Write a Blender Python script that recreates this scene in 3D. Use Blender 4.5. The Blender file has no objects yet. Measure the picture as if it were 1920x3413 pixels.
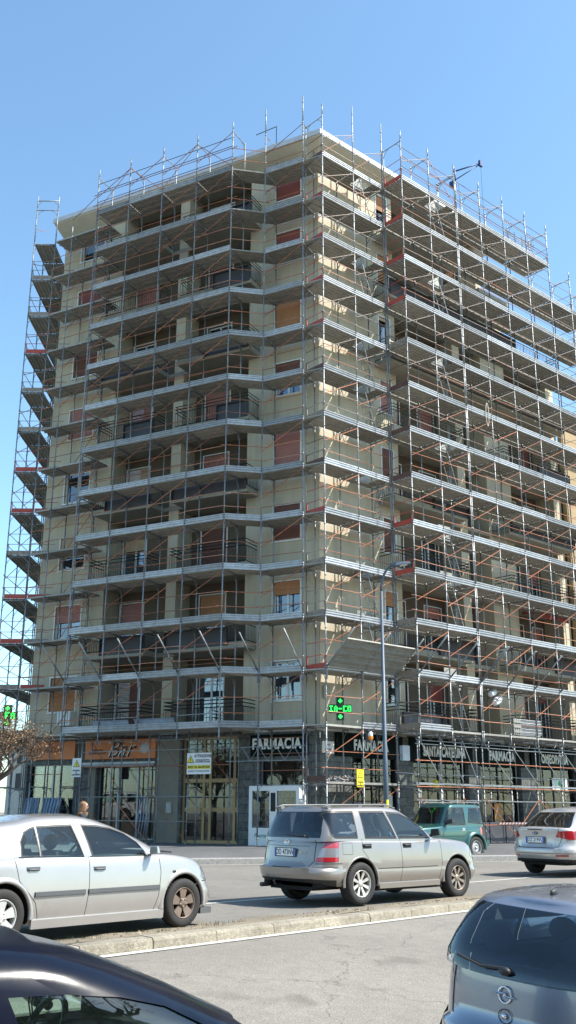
import bpy, bmesh, math, random
from mathutils import Vector, Matrix
random.seed(7)
sc = bpy.context.scene
COL = sc.collection
R = math.radians
PI = math.pi
# ------------------------------------------------------------------ materials
MATS = {}
def nd(nt, t, **kw):
    n = nt.nodes.new(t)
    for k, v in kw.items():
        if k in n.inputs: n.inputs[k].default_value = v
        else: setattr(n, k, v)
    return n
def mat(name, col, rough=.6, metal=0., var=.15, scale=3., bump=0., bscale=40., coat=0., spec=.5, stretch=None, var2=0., scale2=.4, emit=0., streak=0., orand=0.):
    if name in MATS: return MATS[name]
    m = bpy.data.materials.new(name); m.use_nodes = True
    nt = m.node_tree; b = nt.nodes['Principled BSDF']
    b.inputs['Roughness'].default_value = rough
    b.inputs['Metallic'].default_value = metal
    b.inputs['Specular IOR Level'].default_value = spec
    if coat: b.inputs['Coat Weight'].default_value = coat; b.inputs['Coat Roughness'].default_value = .04
    c = (*col, 1)
    b.inputs['Base Color'].default_value = c
    if emit:
        b.inputs['Emission Color'].default_value = c; b.inputs['Emission Strength'].default_value = emit
    L = nt.links
    tc = nt.nodes.new('ShaderNodeTexCoord')
    oi = nt.nodes.new('ShaderNodeObjectInfo')
    mp = nt.nodes.new('ShaderNodeMapping')
    L.new(tc.outputs['Object'], mp.inputs['Vector'])
    mul = nd(nt, 'ShaderNodeMath', operation='MULTIPLY'); mul.inputs[1].default_value = 37.
    L.new(oi.outputs['Random'], mul.inputs[0]); L.new(mul.outputs[0], mp.inputs['Location'])
    if stretch: mp.inputs['Scale'].default_value = stretch
    if var or var2:
        n = nd(nt, 'ShaderNodeTexNoise'); n.inputs['Scale'].default_value = scale; n.inputs['Detail'].default_value = 6
        n.inputs['Roughness'].default_value = .65
        L.new(mp.outputs[0], n.inputs['Vector'])
        mr = nd(nt, 'ShaderNodeMapRange'); mr.inputs['From Min'].default_value = .3; mr.inputs['From Max'].default_value = .7
        mr.inputs['To Min'].default_value = 1 - var; mr.inputs['To Max'].default_value = 1 + var
        L.new(n.outputs['Fac'], mr.inputs['Value'])
        val = mr.outputs[0]
        if var2:
            n2 = nd(nt, 'ShaderNodeTexNoise'); n2.inputs['Scale'].default_value = scale2; n2.inputs['Detail'].default_value = 3
            L.new(mp.outputs[0], n2.inputs['Vector'])
            mr2 = nd(nt, 'ShaderNodeMapRange'); mr2.inputs['From Min'].default_value = .35; mr2.inputs['From Max'].default_value = .65
            mr2.inputs['To Min'].default_value = 1 - var2; mr2.inputs['To Max'].default_value = 1 + var2
            L.new(n2.outputs['Fac'], mr2.inputs['Value'])
            mm = nd(nt, 'ShaderNodeMath', operation='MULTIPLY'); L.new(val, mm.inputs[0]); L.new(mr2.outputs[0], mm.inputs[1]); val = mm.outputs[0]
        if streak:
            mp3 = nt.nodes.new('ShaderNodeMapping'); mp3.inputs['Scale'].default_value = (2.2, 2.2, .16); L.new(tc.outputs['Object'], mp3.inputs['Vector'])
            n4 = nd(nt, 'ShaderNodeTexNoise'); n4.inputs['Scale'].default_value = 1.6; n4.inputs['Detail'].default_value = 7; n4.inputs['Roughness'].default_value = .7; L.new(mp3.outputs[0], n4.inputs['Vector'])
            mr4 = nd(nt, 'ShaderNodeMapRange'); mr4.inputs['From Min'].default_value = .42; mr4.inputs['From Max'].default_value = .62; mr4.inputs['To Min'].default_value = 1 - streak; mr4.inputs['To Max'].default_value = 1.04
            L.new(n4.outputs['Fac'], mr4.inputs['Value']); m4 = nd(nt, 'ShaderNodeMath', operation='MULTIPLY'); L.new(val, m4.inputs[0]); L.new(mr4.outputs[0], m4.inputs[1]); val = m4.outputs[0]
        if orand:
            mr5 = nd(nt, 'ShaderNodeMapRange'); mr5.inputs['To Min'].default_value = 1 - orand; mr5.inputs['To Max'].default_value = 1 + orand
            L.new(oi.outputs['Random'], mr5.inputs['Value']); m5 = nd(nt, 'ShaderNodeMath', operation='MULTIPLY'); L.new(val, m5.inputs[0]); L.new(mr5.outputs[0], m5.inputs[1]); val = m5.outputs[0]
        hs = nd(nt, 'ShaderNodeVectorMath', operation='SCALE'); hs.inputs[0].default_value = col
        L.new(val, hs.inputs['Scale']); L.new(hs.outputs[0], b.inputs['Base Color'])
        if rough > .15 and not metal:
            r2 = nd(nt, 'ShaderNodeMapRange'); r2.inputs['To Min'].default_value = max(0, rough - .12); r2.inputs['To Max'].default_value = min(1, rough + .12)
            L.new(n.outputs['Fac'], r2.inputs['Value']); L.new(r2.outputs[0], b.inputs['Roughness'])
    if bump:
        n3 = nd(nt, 'ShaderNodeTexNoise'); n3.inputs['Scale'].default_value = bscale; n3.inputs['Detail'].default_value = 4
        L.new(mp.outputs[0], n3.inputs['Vector'])
        bp = nd(nt, 'ShaderNodeBump'); bp.inputs['Strength'].default_value = bump; bp.inputs['Distance'].default_value = .02
        L.new(n3.outputs['Fac'], bp.inputs['Height']); L.new(bp.outputs[0], b.inputs['Normal'])
    MATS[name] = m
    return m
def brick_mat(name, c1, c2, cm, w, h, mortar=.01, rough=.8, bump=.4, axis='z'):
    """slabs / blocks: brick texture over world-like object coordinates; uses the u axis along the wall given as a uv-free projection"""
    m = bpy.data.materials.new(name); m.use_nodes = True
    nt = m.node_tree; b = nt.nodes['Principled BSDF']; L = nt.links
    b.inputs['Roughness'].default_value = rough
    tc = nt.nodes.new('ShaderNodeTexCoord'); sx = nt.nodes.new('ShaderNodeSeparateXYZ'); cb = nt.nodes.new('ShaderNodeCombineXYZ')
    L.new(tc.outputs['Object'], sx.inputs[0])
    ad = nd(nt, 'ShaderNodeMath', operation='SUBTRACT'); L.new(sx.outputs['X'], ad.inputs[0]); L.new(sx.outputs['Y'], ad.inputs[1])
    L.new(ad.outputs[0], cb.inputs['X'])
    L.new(sx.outputs['Z' if axis == 'z' else 'Y'], cb.inputs['Y'])
    if axis != 'z': L.new(sx.outputs['X'], cb.inputs['X'])
    br = nt.nodes.new('ShaderNodeTexBrick')
    br.inputs['Color1'].default_value = (*c1, 1); br.inputs['Color2'].default_value = (*c2, 1); br.inputs['Mortar'].default_value = (*cm, 1)
    br.inputs['Scale'].default_value = 1.; br.inputs['Brick Width'].default_value = w; br.inputs['Row Height'].default_value = h
    br.inputs['Mortar Size'].default_value = mortar
    L.new(cb.outputs[0], br.inputs['Vector'])
    n = nd(nt, 'ShaderNodeTexNoise'); n.inputs['Scale'].default_value = 7; n.inputs['Detail'].default_value = 8; L.new(tc.outputs['Object'], n.inputs['Vector'])
    mr = nd(nt, 'ShaderNodeMapRange'); mr.inputs['From Min'].default_value = .3; mr.inputs['From Max'].default_value = .7; mr.inputs['To Min'].default_value = .65; mr.inputs['To Max'].default_value = 1.35
    L.new(n.outputs['Fac'], mr.inputs['Value'])
    vs = nd(nt, 'ShaderNodeVectorMath', operation='SCALE'); L.new(br.outputs['Color'], vs.inputs[0]); L.new(mr.outputs[0], vs.inputs['Scale'])
    L.new(vs.outputs[0], b.inputs['Base Color'])
    bp = nd(nt, 'ShaderNodeBump'); bp.inputs['Strength'].default_value = bump; bp.inputs['Distance'].default_value = .01
    L.new(n.outputs['Fac'], bp.inputs['Height']); L.new(bp.outputs[0], b.inputs['Normal'])
    return m
def glass_mat(name, tint=(.05, .06, .06), trans=.35, rough=.02, ior=1.5, boost=0., mul=1.6):
    """thin window glass: a tinted see-through sheet with a real mirror reflection on top"""
    m = bpy.data.materials.new(name); m.use_nodes = True
    nt = m.node_tree; L = nt.links
    for n in list(nt.nodes): nt.nodes.remove(n)
    out = nt.nodes.new('ShaderNodeOutputMaterial'); tr = nt.nodes.new('ShaderNodeBsdfTransparent'); df = nt.nodes.new('ShaderNodeBsdfDiffuse')
    gl = nt.nodes.new('ShaderNodeBsdfGlossy'); fr = nt.nodes.new('ShaderNodeFresnel'); m1 = nt.nodes.new('ShaderNodeMixShader'); m2 = nt.nodes.new('ShaderNodeMixShader')
    t = max(tint)
    tr.inputs['Color'].default_value = (*[.55 + .45 * c / t if t else 1 for c in tint], 1)
    df.inputs['Color'].default_value = (*tint, 1); gl.inputs['Roughness'].default_value = rough; gl.inputs['Color'].default_value = (.95, .97, 1, 1)
    fr.inputs['IOR'].default_value = ior
    m1.inputs['Fac'].default_value = trans
    L.new(df.outputs[0], m1.inputs[1]); L.new(tr.outputs[0], m1.inputs[2])
    ad = nd(nt, 'ShaderNodeMath', operation='MULTIPLY_ADD'); ad.inputs[1].default_value = mul; ad.inputs[2].default_value = boost; ad.use_clamp = True
    L.new(fr.outputs[0], ad.inputs[0]); L.new(ad.outputs[0], m2.inputs['Fac'])
    L.new(m1.outputs[0], m2.inputs[1]); L.new(gl.outputs[0], m2.inputs[2]); L.new(m2.outputs[0], out.inputs['Surface'])
    MATS[name] = m
    return m
# ------------------------------------------------------------------ mesh helper
class MB:
    def __init__(s): s.v = []; s.f = []; s.m = []; s.sm = []
    def add(s, vs, fs, mi=0, smooth=False):
        o = len(s.v); s.v += [tuple(p) for p in vs]
        for f in fs: s.f.append([o + i for i in f]); s.m.append(mi); s.sm.append(smooth)
        return s
    def box(s, a, b, mi=0):
        x0, x1 = sorted((a[0], b[0])); y0, y1 = sorted((a[1], b[1])); z0, z1 = sorted((a[2], b[2]))
        return s.add([(x0,y0,z0),(x1,y0,z0),(x1,y1,z0),(x0,y1,z0),(x0,y0,z1),(x1,y0,z1),(x1,y1,z1),(x0,y1,z1)],
              [(0,3,2,1),(4,5,6,7),(0,1,5,4),(1,2,6,5),(2,3,7,6),(3,0,4,7)], mi)
    def hexa(s, P, mi=0):
        return s.add(P, [(0,3,2,1),(4,5,6,7),(0,1,5,4),(1,2,6,5),(2,3,7,6),(3,0,4,7)], mi)
    def tube(s, p0, p1, r, n=6, r1=None, mi=0, caps=True):
        return s.path([p0, p1], [r, r if r1 is None else r1], n, mi, caps)
    def path(s, pts, r, n=6, mi=0, caps=True):
        pts = [Vector(p) for p in pts]
        if not isinstance(r, (list, tuple)): r = [r] * len(pts)
        o = len(s.v); k = len(pts)
        up = None
        for i, p in enumerate(pts):
            d = (pts[min(i + 1, k - 1)] - pts[max(i - 1, 0)]).normalized()
            if up is None:
                up = Vector((0, 0, 1)) if abs(d.z) < .9 else Vector((1, 0, 0))
            a = d.cross(up)
            if a.length < 1e-4: a = d.cross(Vector((0, 1, 0)))
            a.normalize(); b = a.cross(d).normalized(); up = b
            for j in range(n):
                t = 2 * PI * j / n
                q = p + (a * math.cos(t) + b * math.sin(t)) * r[i]
                s.v.append(tuple(q))
        for i in range(k - 1):
            for j in range(n):
                j2 = (j + 1) % n
                s.f.append([o + i*n + j, o + i*n + j2, o + (i+1)*n + j2, o + (i+1)*n + j]); s.m.append(mi); s.sm.append(n > 5)
        if caps:
            s.f.append([o + j for j in range(n)][::-1]); s.m.append(mi); s.sm.append(False)
            s.f.append([o + (k-1)*n + j for j in range(n)]); s.m.append(mi); s.sm.append(False)
        return s
    def lathe(s, prof, c=(0,0,0), ax=(0,0,1), n=16, mi=0, a0=0., a1=2*PI):
        ax = Vector(ax).normalized(); t = Vector((1,0,0)) if abs(ax.x) < .9 else Vector((0,1,0))
        e1 = ax.cross(t).normalized(); e2 = ax.cross(e1); c = Vector(c)
        full = abs(a1 - a0 - 2*PI) < 1e-6; m = n if full else n + 1; o = len(s.v)
        for (r, h) in prof:
            for j in range(m):
                a = a0 + (a1 - a0) * j / n
                s.v.append(tuple(c + ax * h + (e1 * math.cos(a) + e2 * math.sin(a)) * r))
        for i in range(len(prof) - 1):
            for j in range(n):
                j2 = (j + 1) % m
                s.f.append([o + i*m + j, o + i*m + j2, o + (i+1)*m + j2, o + (i+1)*m + j]); s.m.append(mi); s.sm.append(True)
        return s
    def prism(s, poly, axis, h0, h1, mi=0):
        """poly in the 2 other axes (in xyz order), extruded along axis (0,1,2)"""
        n = len(poly)
        def P(p, h):
            q = list(p); q.insert(axis, h); return tuple(q)
        return s.add([P(p, h0) for p in poly] + [P(p, h1) for p in poly],
              [list(range(n))[::-1], list(range(n, 2*n))] + [[i, (i+1) % n, n + (i+1) % n, n + i] for i in range(n)], mi)
    def quad(s, a, b, c, d, mi=0): return s.add([a, b, c, d], [(0, 1, 2, 3)], mi)
    def xf(s, M, start=0):
        for i in range(start, len(s.v)): s.v[i] = tuple(M @ Vector(s.v[i]))
        return s
    def blob(s, c, r, n=8, m=6, mi=0, jit=0.):
        """squashed sphere, r = (rx, ry, rz)"""
        o = len(s.v); c = Vector(c)
        for i in range(m + 1):
            th = PI * i / m
            for j in range(n):
                ph = 2 * PI * j / n; k = 1 + random.uniform(-jit, jit)
                s.v.append((c.x + r[0]*k*math.sin(th)*math.cos(ph), c.y + r[1]*k*math.sin(th)*math.sin(ph), c.z + r[2]*k*math.cos(th)))
        for i in range(m):
            for j in range(n):
                j2 = (j+1) % n
                s.f.append([o+i*n+j, o+(i+1)*n+j, o+(i+1)*n+j2, o+i*n+j2]); s.m.append(mi); s.sm.append(True)
        return s
    def mesh(s, name, mats):
        me = bpy.data.meshes.new(name); me.from_pydata(s.v, [], s.f)
        for m in (mats if isinstance(mats, (list, tuple)) else [mats]): me.materials.append(m)
        me.polygons.foreach_set('material_index', s.m); me.polygons.foreach_set('use_smooth', s.sm)
        me.validate(); me.update()
        return me
    def build(s, name, mats, parent=None, loc=None, M=None):
        return mkobj(name, s.mesh(name, mats), parent, loc, M)
def mkobj(name, me, parent=None, loc=None, M=None):
    o = bpy.data.objects.new(name, me); COL.objects.link(o)
    if parent is not None: o.parent = parent
    if M is not None: o.matrix_local = M
    if loc is not None: o.location = loc
    return o
def tag(o, label=None, cat=None, group=None, kind=None):
    if label: o['label'] = label
    if cat: o['category'] = cat
    if group: o['group'] = group
    if kind: o['kind'] = kind
    return o
def empty(name, loc=(0,0,0), M=None, **kw):
    o = bpy.data.objects.new(name, None); COL.objects.link(o); o.empty_display_size = .2
    if M is not None: o.matrix_local = M
    else: o.location = loc
    return tag(o, **kw)
def frame_M(o, x, y, z=(0,0,1)):
    x = Vector(x).normalized(); y = Vector(y).normalized(); z = Vector(z).normalized()
    return Matrix(((x.x, y.x, z.x, o[0]), (x.y, y.y, z.y, o[1]), (x.z, y.z, z.z, o[2]), (0, 0, 0, 1)))
def text_mesh(body, size=1., sx=1., ext=.01, bold=0., shear=0., align='CENTER'):
    cu = bpy.data.curves.new('lettering', 'FONT'); cu.body = body; cu.size = size; cu.extrude = ext; cu.offset = bold
    cu.shear = shear; cu.align_x = align; cu.align_y = 'CENTER'; cu.resolution_u = 3; cu.space_line = .9; cu.space_character = 1.14 if bold > .01 else 1.
    o = bpy.data.objects.new('lettering', cu); COL.objects.link(o)
    dg = bpy.context.evaluated_depsgraph_get(); dg.update()
    me = bpy.data.meshes.new_from_object(o.evaluated_get(dg)); bpy.data.objects.remove(o)
    me.transform(Matrix.Diagonal((sx, 1, 1, 1)))
    return me
def put_text(body, size, M, m, parent=None, name='lettering', **kw):
    me = text_mesh(body, size, **kw); me.materials.clear(); me.materials.append(m)
    return mkobj(name, me, parent, M=M)
# colours -----------------------------------------------------------
M_STEEL = mat('galvanised_steel', (.25, .26, .265), .5, .5, var=.25, scale=6, orand=.25)
M_TOE = mat('galvanised_toe', (.36, .37, .38), .55, .3, var=.22, scale=5, orand=.28)
M_DECK = mat('deck_steel', (.30, .29, .255), .65, .1, var=.22, scale=4, orand=.22)
M_RUST = mat('orange_pipe', (.32, .115, .055), .6, .1, var=.45, scale=9, orand=.4)
M_RED = mat('red_toeboard', (.38, .06, .04), .6, 0, var=.3, scale=5)
M_BROWN = mat('brown_toeboard', (.11, .055, .045), .7, 0, var=.3, scale=5)
M_WOOD = mat('grey_wood_board', (.27, .22, .18), .8, 0, var=.3, scale=6)
M_WALL = mat('cream_render', (.50, .435, .32), .85, 0, var=.07, scale=1.3, var2=.10, scale2=.25, bump=.15, bscale=60, stretch=(1, 1, .5), streak=.07)
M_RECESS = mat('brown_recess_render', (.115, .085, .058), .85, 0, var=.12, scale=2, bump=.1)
M_SOFFIT = mat('soffit_concrete', (.30, .28, .23), .85, 0, var=.12, scale=3)
M_FASCIA = mat('fascia_white', (.52, .53, .55), .5, .1, var=.08)
M_WHITE = mat('white_frame', (.72, .72, .70), .5, 0, var=.05)
M_DARKM = mat('dark_metal', (.022, .022, .026), .5, .3, var=.2)
M_CLAD = mat('grey_cladding', (.05, .05, .06), .6, 0, var=.2)
M_CURT = mat('curtain_cloth', (.5, .5, .5), .9, 0, var=.15, scale=8, stretch=(6, 6, .3))
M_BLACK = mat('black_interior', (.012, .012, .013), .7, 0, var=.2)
M_PANE = glass_mat('window_glass', (.03, .04, .05), .55, boost=.10)
M_SHOPG = glass_mat('shop_glass', (.015, .017, .017), .72, boost=.01, mul=1.0)
M_STONE = brick_mat('grey_stone_slabs', (.095, .10, .095), (.125, .13, .12), (.04, .04, .04), .62, .31, .012)
M_GOLD = mat('bronze_anodised', (.34, .24, .12), .45, .3, var=.1)
# ------------------------------------------------------------------ camera
CX = Vector((26.2221, -24.9068, 1.5))
yaw, pit, rol = -.8500, .29450, .0042
fw = Vector((math.sin(yaw)*math.cos(pit), math.cos(yaw)*math.cos(pit), math.sin(pit)))
rt = Vector((math.cos(yaw), -math.sin(yaw), 0)); up = rt.cross(fw)
r2 = rt*math.cos(rol) + up*math.sin(rol); u2 = up*math.cos(rol) - rt*math.sin(rol)
cam = bpy.data.cameras.new('camera'); co = bpy.data.objects.new('camera', cam); COL.objects.link(co)
co.matrix_world = frame_M(CX, r2, u2, -fw)
cam.sensor_fit = 'VERTICAL'; cam.sensor_height = 36; cam.lens = 36 * 3295.55 / 3413; cam.clip_end = 3000; cam.clip_start = .05
sc.camera = co
# ------------------------------------------------------------------ light
w = bpy.data.worlds.new('World'); sc.world = w; w.use_nodes = True
bg = w.node_tree.nodes['Background']; sky = w.node_tree.nodes.new('ShaderNodeTexSky'); sky.sky_type = 'NISHITA'
SUN_AZ, SUN_EL = R(38), R(49.5)
sky.sun_disc = False; sky.sun_elevation = SUN_EL; sky.sun_rotation = PI/2 - SUN_AZ; sky.air_density = 1.0; sky.dust_density = .6; sky.ozone_density = 1.6
tn = nd(w.node_tree, 'ShaderNodeVectorMath', operation='MULTIPLY'); tn.inputs[1].default_value = (.97, 1.15, 1.12)
w.node_tree.links.new(sky.outputs[0], tn.inputs[0]); w.node_tree.links.new(tn.outputs[0], bg.inputs[0]); bg.inputs[1].default_value = .125
sl = bpy.data.lights.new('sun', 'SUN'); sl.energy = 4.2; sl.angle = R(.53); sl.color = (1, .95, .87)
so = bpy.data.objects.new('sun', sl); COL.objects.link(so)
sd = Vector((math.cos(SUN_AZ)*math.cos(SUN_EL), math.sin(SUN_AZ)*math.cos(SUN_EL), math.sin(SUN_EL)))
so.rotation_mode = 'QUATERNION'; so.rotation_quaternion = (sd).to_track_quat('Z', 'Y'); so.location = sd * 80
sc.view_settings.view_transform = 'Standard'; sc.view_settings.look = 'None'; sc.view_settings.gamma = 1; sc.view_settings.exposure = 1.15
# ------------------------------------------------------------------ reference frames of the two facades
Z0 = 4.54                                  # first scaffold deck above the road
U = Vector((-.93530, -.35386, 0)); NN = Vector((.35386, -.93530, 0))
ML = frame_M((0, 0, Z0), U, NN)            # left facade: x along to the left, y out to the street
MR = frame_M((0, 0, Z0), (0, -1, 0), (1, 0, 0))   # right facade: x = -distance from the corner, y out to the street
FH = 3.17
def FL(k): return .1 + FH * k
# ================================================================== APARTMENT BUILDING
bld = empty('apartment_building', (0, 0, Z0), label='cream rendered apartment block of eight storeys over shops, wrapped in scaffolding', cat='building')
TL = Matrix.Translation((0, 0, -Z0)) @ ML; TR = Matrix.Translation((0, 0, -Z0)) @ MR
def wallgrid(mb, a0, a1, z0, z1, y, ops, depth=.22, mi=0):
    ops = [(max(a0, min(o[0], o[1])), min(a1, max(o[0], o[1])), o[2], o[3]) for o in ops]
    xs = sorted(set([a0, a1] + [v for o in ops for v in o[:2]])); zs = sorted(set([z0, z1] + [v for o in ops for v in o[2:4]]))
    for i in range(len(xs) - 1):
        for j in range(len(zs) - 1):
            xm = (xs[i] + xs[i+1]) / 2; zm = (zs[j] + zs[j+1]) / 2
            if any(o[0] < xm < o[1] and o[2] < zm < o[3] for o in ops): continue
            mb.quad((xs[i], y, zs[j]), (xs[i+1], y, zs[j]), (xs[i+1], y, zs[j+1]), (xs[i], y, zs[j+1]), mi)
    for (p, q, r, t) in ops:
        d = y - depth
        mb.quad((p, y, r), (p, d, r), (p, d, t), (p, y, t), mi); mb.quad((q, y, r), (q, d, r), (q, d, t), (q, y, t), mi)
        mb.quad((p, y, r), (q, y, r), (q, d, r), (p, d, r), mi); mb.quad((p, y, t), (q, y, t), (q, d, t), (p, d, t), mi)
WY = -1.25; RY = -2.35
TOPZ = 25.25
SILL, HEAD = .98, 2.45
Lw1 = [(1.7, 2.9, FL(k)+SILL, FL(k)+HEAD) for k in range(8)]
Lw2 = [(12.62, 14.05, FL(k)+SILL, FL(k)+HEAD) for k in range(8)]
Rw1 = [(-5.3, -4.6, FL(k)+SILL, FL(k)+HEAD) for k in range(8)]
# left facade
mb = MB()
wallgrid(mb, .868, 4.22, -.12, TOPZ, WY, Lw1)
wallgrid(mb, 11.4, 15.15, -.12, TOPZ, WY, Lw2)
for x in (4.22, 11.4): mb.quad((x, WY, -.12), (x, RY, -.12), (x, RY, TOPZ), (x, WY, TOPZ))
for k in range(8):
    mb.hexa([(7.6, RY, FL(k)), (8.1, RY, FL(k)), (8.1, WY, FL(k)), (7.6, WY, FL(k)), (7.6, RY, FL(k+1)-.2), (8.1, RY, FL(k+1)-.2), (8.1, WY, FL(k+1)-.2), (7.6, WY, FL(k+1)-.2)])
# head band under the eave
mb.build('wall', [M_WALL], bld, M=TL)
mb = MB()
wallgrid(mb, -5.65, -.868, -.12, TOPZ, WY, Rw1)
wallgrid(mb, -13.8, -11.9, -.12, 22.3, WY, [])
wallgrid(mb, -18.1, -17.45, -.12, 19.1, WY, [])
mb.quad((-13.8, WY, -.12), (-13.8, RY, -.12), (-13.8, RY, 22.3), (-13.8, WY, 22.3)); mb.quad((-17.45, WY, -.12), (-17.45, RY, -.12), (-17.45, RY, 19.1), (-17.45, WY, 19.1))
mb.quad((-5.65, WY, -.12), (-5.65, RY, -.12), (-5.65, RY, TOPZ), (-5.65, WY, TOPZ)); mb.quad((-11.9, WY, -.12), (-11.9, RY, -.12), (-11.9, RY, TOPZ), (-11.9, WY, TOPZ))
mb.box((-10.26, RY, -.1), (-9.72, WY, 22.2))
mb.quad((-18.1, WY, -.12), (-18.1, -9, -.12), (-18.1, -9, 19.1), (-18.1, WY, 19.1))
mb.quad((-13.8, RY, 22.3), (-11.9, RY, 22.3), (-11.9, RY, TOPZ), (-13.8, RY, TOPZ)); mb.quad((-13.8, RY, 19), (-13.8, -9, 19), (-13.8, -9, TOPZ), (-13.8, RY, TOPZ))
mb.build('wall', [M_WALL], bld, M=TR)
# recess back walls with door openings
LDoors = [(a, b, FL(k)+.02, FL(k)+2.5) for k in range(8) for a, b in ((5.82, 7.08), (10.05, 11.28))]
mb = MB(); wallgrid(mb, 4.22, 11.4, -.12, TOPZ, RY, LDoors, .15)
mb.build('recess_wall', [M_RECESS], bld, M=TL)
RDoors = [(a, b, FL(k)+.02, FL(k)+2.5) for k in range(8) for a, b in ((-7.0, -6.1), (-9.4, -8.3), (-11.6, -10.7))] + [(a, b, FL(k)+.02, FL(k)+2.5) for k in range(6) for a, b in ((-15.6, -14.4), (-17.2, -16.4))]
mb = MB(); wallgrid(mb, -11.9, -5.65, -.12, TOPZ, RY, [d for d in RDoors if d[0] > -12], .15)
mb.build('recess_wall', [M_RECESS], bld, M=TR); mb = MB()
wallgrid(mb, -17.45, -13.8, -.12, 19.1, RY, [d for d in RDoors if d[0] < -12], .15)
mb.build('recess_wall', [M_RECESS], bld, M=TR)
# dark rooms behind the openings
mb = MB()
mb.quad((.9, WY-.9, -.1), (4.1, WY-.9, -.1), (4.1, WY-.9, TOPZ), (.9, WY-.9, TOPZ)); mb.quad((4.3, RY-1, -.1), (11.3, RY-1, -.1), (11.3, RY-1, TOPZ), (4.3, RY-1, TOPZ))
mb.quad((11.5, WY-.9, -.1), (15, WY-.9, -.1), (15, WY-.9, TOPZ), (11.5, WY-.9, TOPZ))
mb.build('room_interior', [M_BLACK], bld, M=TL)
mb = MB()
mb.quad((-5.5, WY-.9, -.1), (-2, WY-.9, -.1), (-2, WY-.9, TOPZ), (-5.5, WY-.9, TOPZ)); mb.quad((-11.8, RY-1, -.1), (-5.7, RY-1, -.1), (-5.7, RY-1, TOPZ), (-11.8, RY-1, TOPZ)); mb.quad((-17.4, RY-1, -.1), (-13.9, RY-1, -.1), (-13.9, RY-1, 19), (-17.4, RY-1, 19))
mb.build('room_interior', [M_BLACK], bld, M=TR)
# side wall (left end) and back of the block
Kc = U * 15.15 + NN * WY; Fd = Vector((-.751, .66, 0)); Vd = Vector((-.66, -.751, 0))
mb = MB(); K2 = Kc + Fd * 15; B1 = Vector((-9, 18.1, 0)) ; z1 = TOPZ
mb.quad((Kc.x, Kc.y, -4.4), (K2.x, K2.y, -4.4), (K2.x, K2.y, z1), (Kc.x, Kc.y, z1))
mb.build('wall', [M_WALL], bld)
# floors: slabs through the recesses and balconies, ground-floor ceiling
def slab(a0, a1, y1, k, M, name='balcony_slab', zt=None):
    z = FL(k); mb = MB(); mb.box((a0, RY-.1, z-.2), (a1, y1, z)); return mb.build(name, [M_SOFFIT], bld, M=M)
LBAL = [(3.66, 7.32), (8.42, 11.52)]
RBAL = [(-9.05, -4.32), (-17.35, -12.1)]
mb = MB()
for k in range(9): mb.box((4.22, RY-.5, FL(k)-.18), (11.4, WY, FL(k)-.01))
mb.build('recess_floor', [M_SOFFIT], bld, M=TL)
mb = MB()
for k in range(9):
    mb.box((-11.9, RY-.5, FL(k)-.18), (-5.65, WY, FL(k)-.01))
    if k < 7: mb.box((-17.45, RY-.5, FL(k)-.18), (-13.8, WY, FL(k)-.01))
mb.build('recess_floor', [M_SOFFIT], bld, M=TR)
M_RAIL = mat('balcony_rail_paint', (.03, .032, .038), .5, .3, var=.2)
def balcony(a0, a1, k, M, y1=-.30, clad=0., box=None):
    """slab, railing with upright bars and (as panels wired to the bars) a stretch of dark cladding"""
    z = FL(k)
    mb = MB(); mb.box((a0, WY+.002, z-.19), (a1, y1, z+.02)); mb.box((a0-.01, y1, z-.22), (a1+.01, y1+.03, z+.03)); s = mb.build('balcony_slab', [M_SOFFIT], bld, M=M)
    r = MB()
    def bar(p, q, t=.018): r.tube(p, q, t, 4)
    e = y1 - .03
    for zz in (1.0, .86, .72): 
        bar((a0, e, z+zz), (a1, e, z+zz), .022); bar((a0+.02, WY, z+zz), (a0+.02, e, z+zz), .022); bar((a1-.02, WY, z+zz), (a1-.02, e, z+zz), .022)
    bar((a0, e, z+.1), (a1, e, z+.1)); bar((a0+.02, WY, z+.1), (a0+.02, e, z+.1)); bar((a1-.02, WY, z+.1), (a1-.02, e, z+.1))
    n = int((a1 - a0) / .125)
    for i in range(n + 1):
        x = a0 + (a1 - a0) * i / n; bar((x, e, z+.1), (x, e, z+.72), .009 if i % 8 else .022)
    for i in range(8):
        y = WY + (e - WY) * i / 8
        bar((a0+.02, y, z+.1), (a0+.02, y, z+.72), .009); bar((a1-.02, y, z+.1), (a1-.02, y, z+.72), .009)
    ro = r.build('balcony_railing', [M_RAIL], s)
    if clad:
        c = MB(); x0, x1 = (a0, a0 + (a1-a0)*clad) if clad > 0 else (a1 + (a1-a0)*clad, a1)
        c.box((x0, y1+.035, z-.1), (x1, y1+.05, z+.62)); c.box((x0, y1+.05, z+.58), (x1, y1+.16, z+.62))
        for x in (x0, x1): c.box((x-.01, y1+.03, z-.1), (x+.01, y1+.16, z+.62))
        c.build('flower_box', [M_CLAD], s)
    return s
for k in range(8):
    cl = {0: (0, 0), 1: (.7, -.8), 2: (0, .0), 3: (.75, .98), 4: (.5, .4), 5: (.98, .6), 6: (0, .5), 7: (.3, .5)}[k]
    balcony(*LBAL[0], k, TL, clad=cl[1]); balcony(*LBAL[1], k, TL, clad=cl[0])
for k in range(8):
    if k in (5, 6): balcony(-17.4, -4.3, k, TR, clad=(-.98, -.7)[k-5]); continue
    balcony(*RBAL[0], k, TR, clad={0: -.5, 1: .5, 2: 0, 3: .5, 4: 0, 6: 0, 7: .4}[k])
    if k < 6: balcony(*RBAL[1], k, TR, clad={0: 0, 1: .45, 2: 0, 3: .98, 4: .5}[k])
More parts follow.
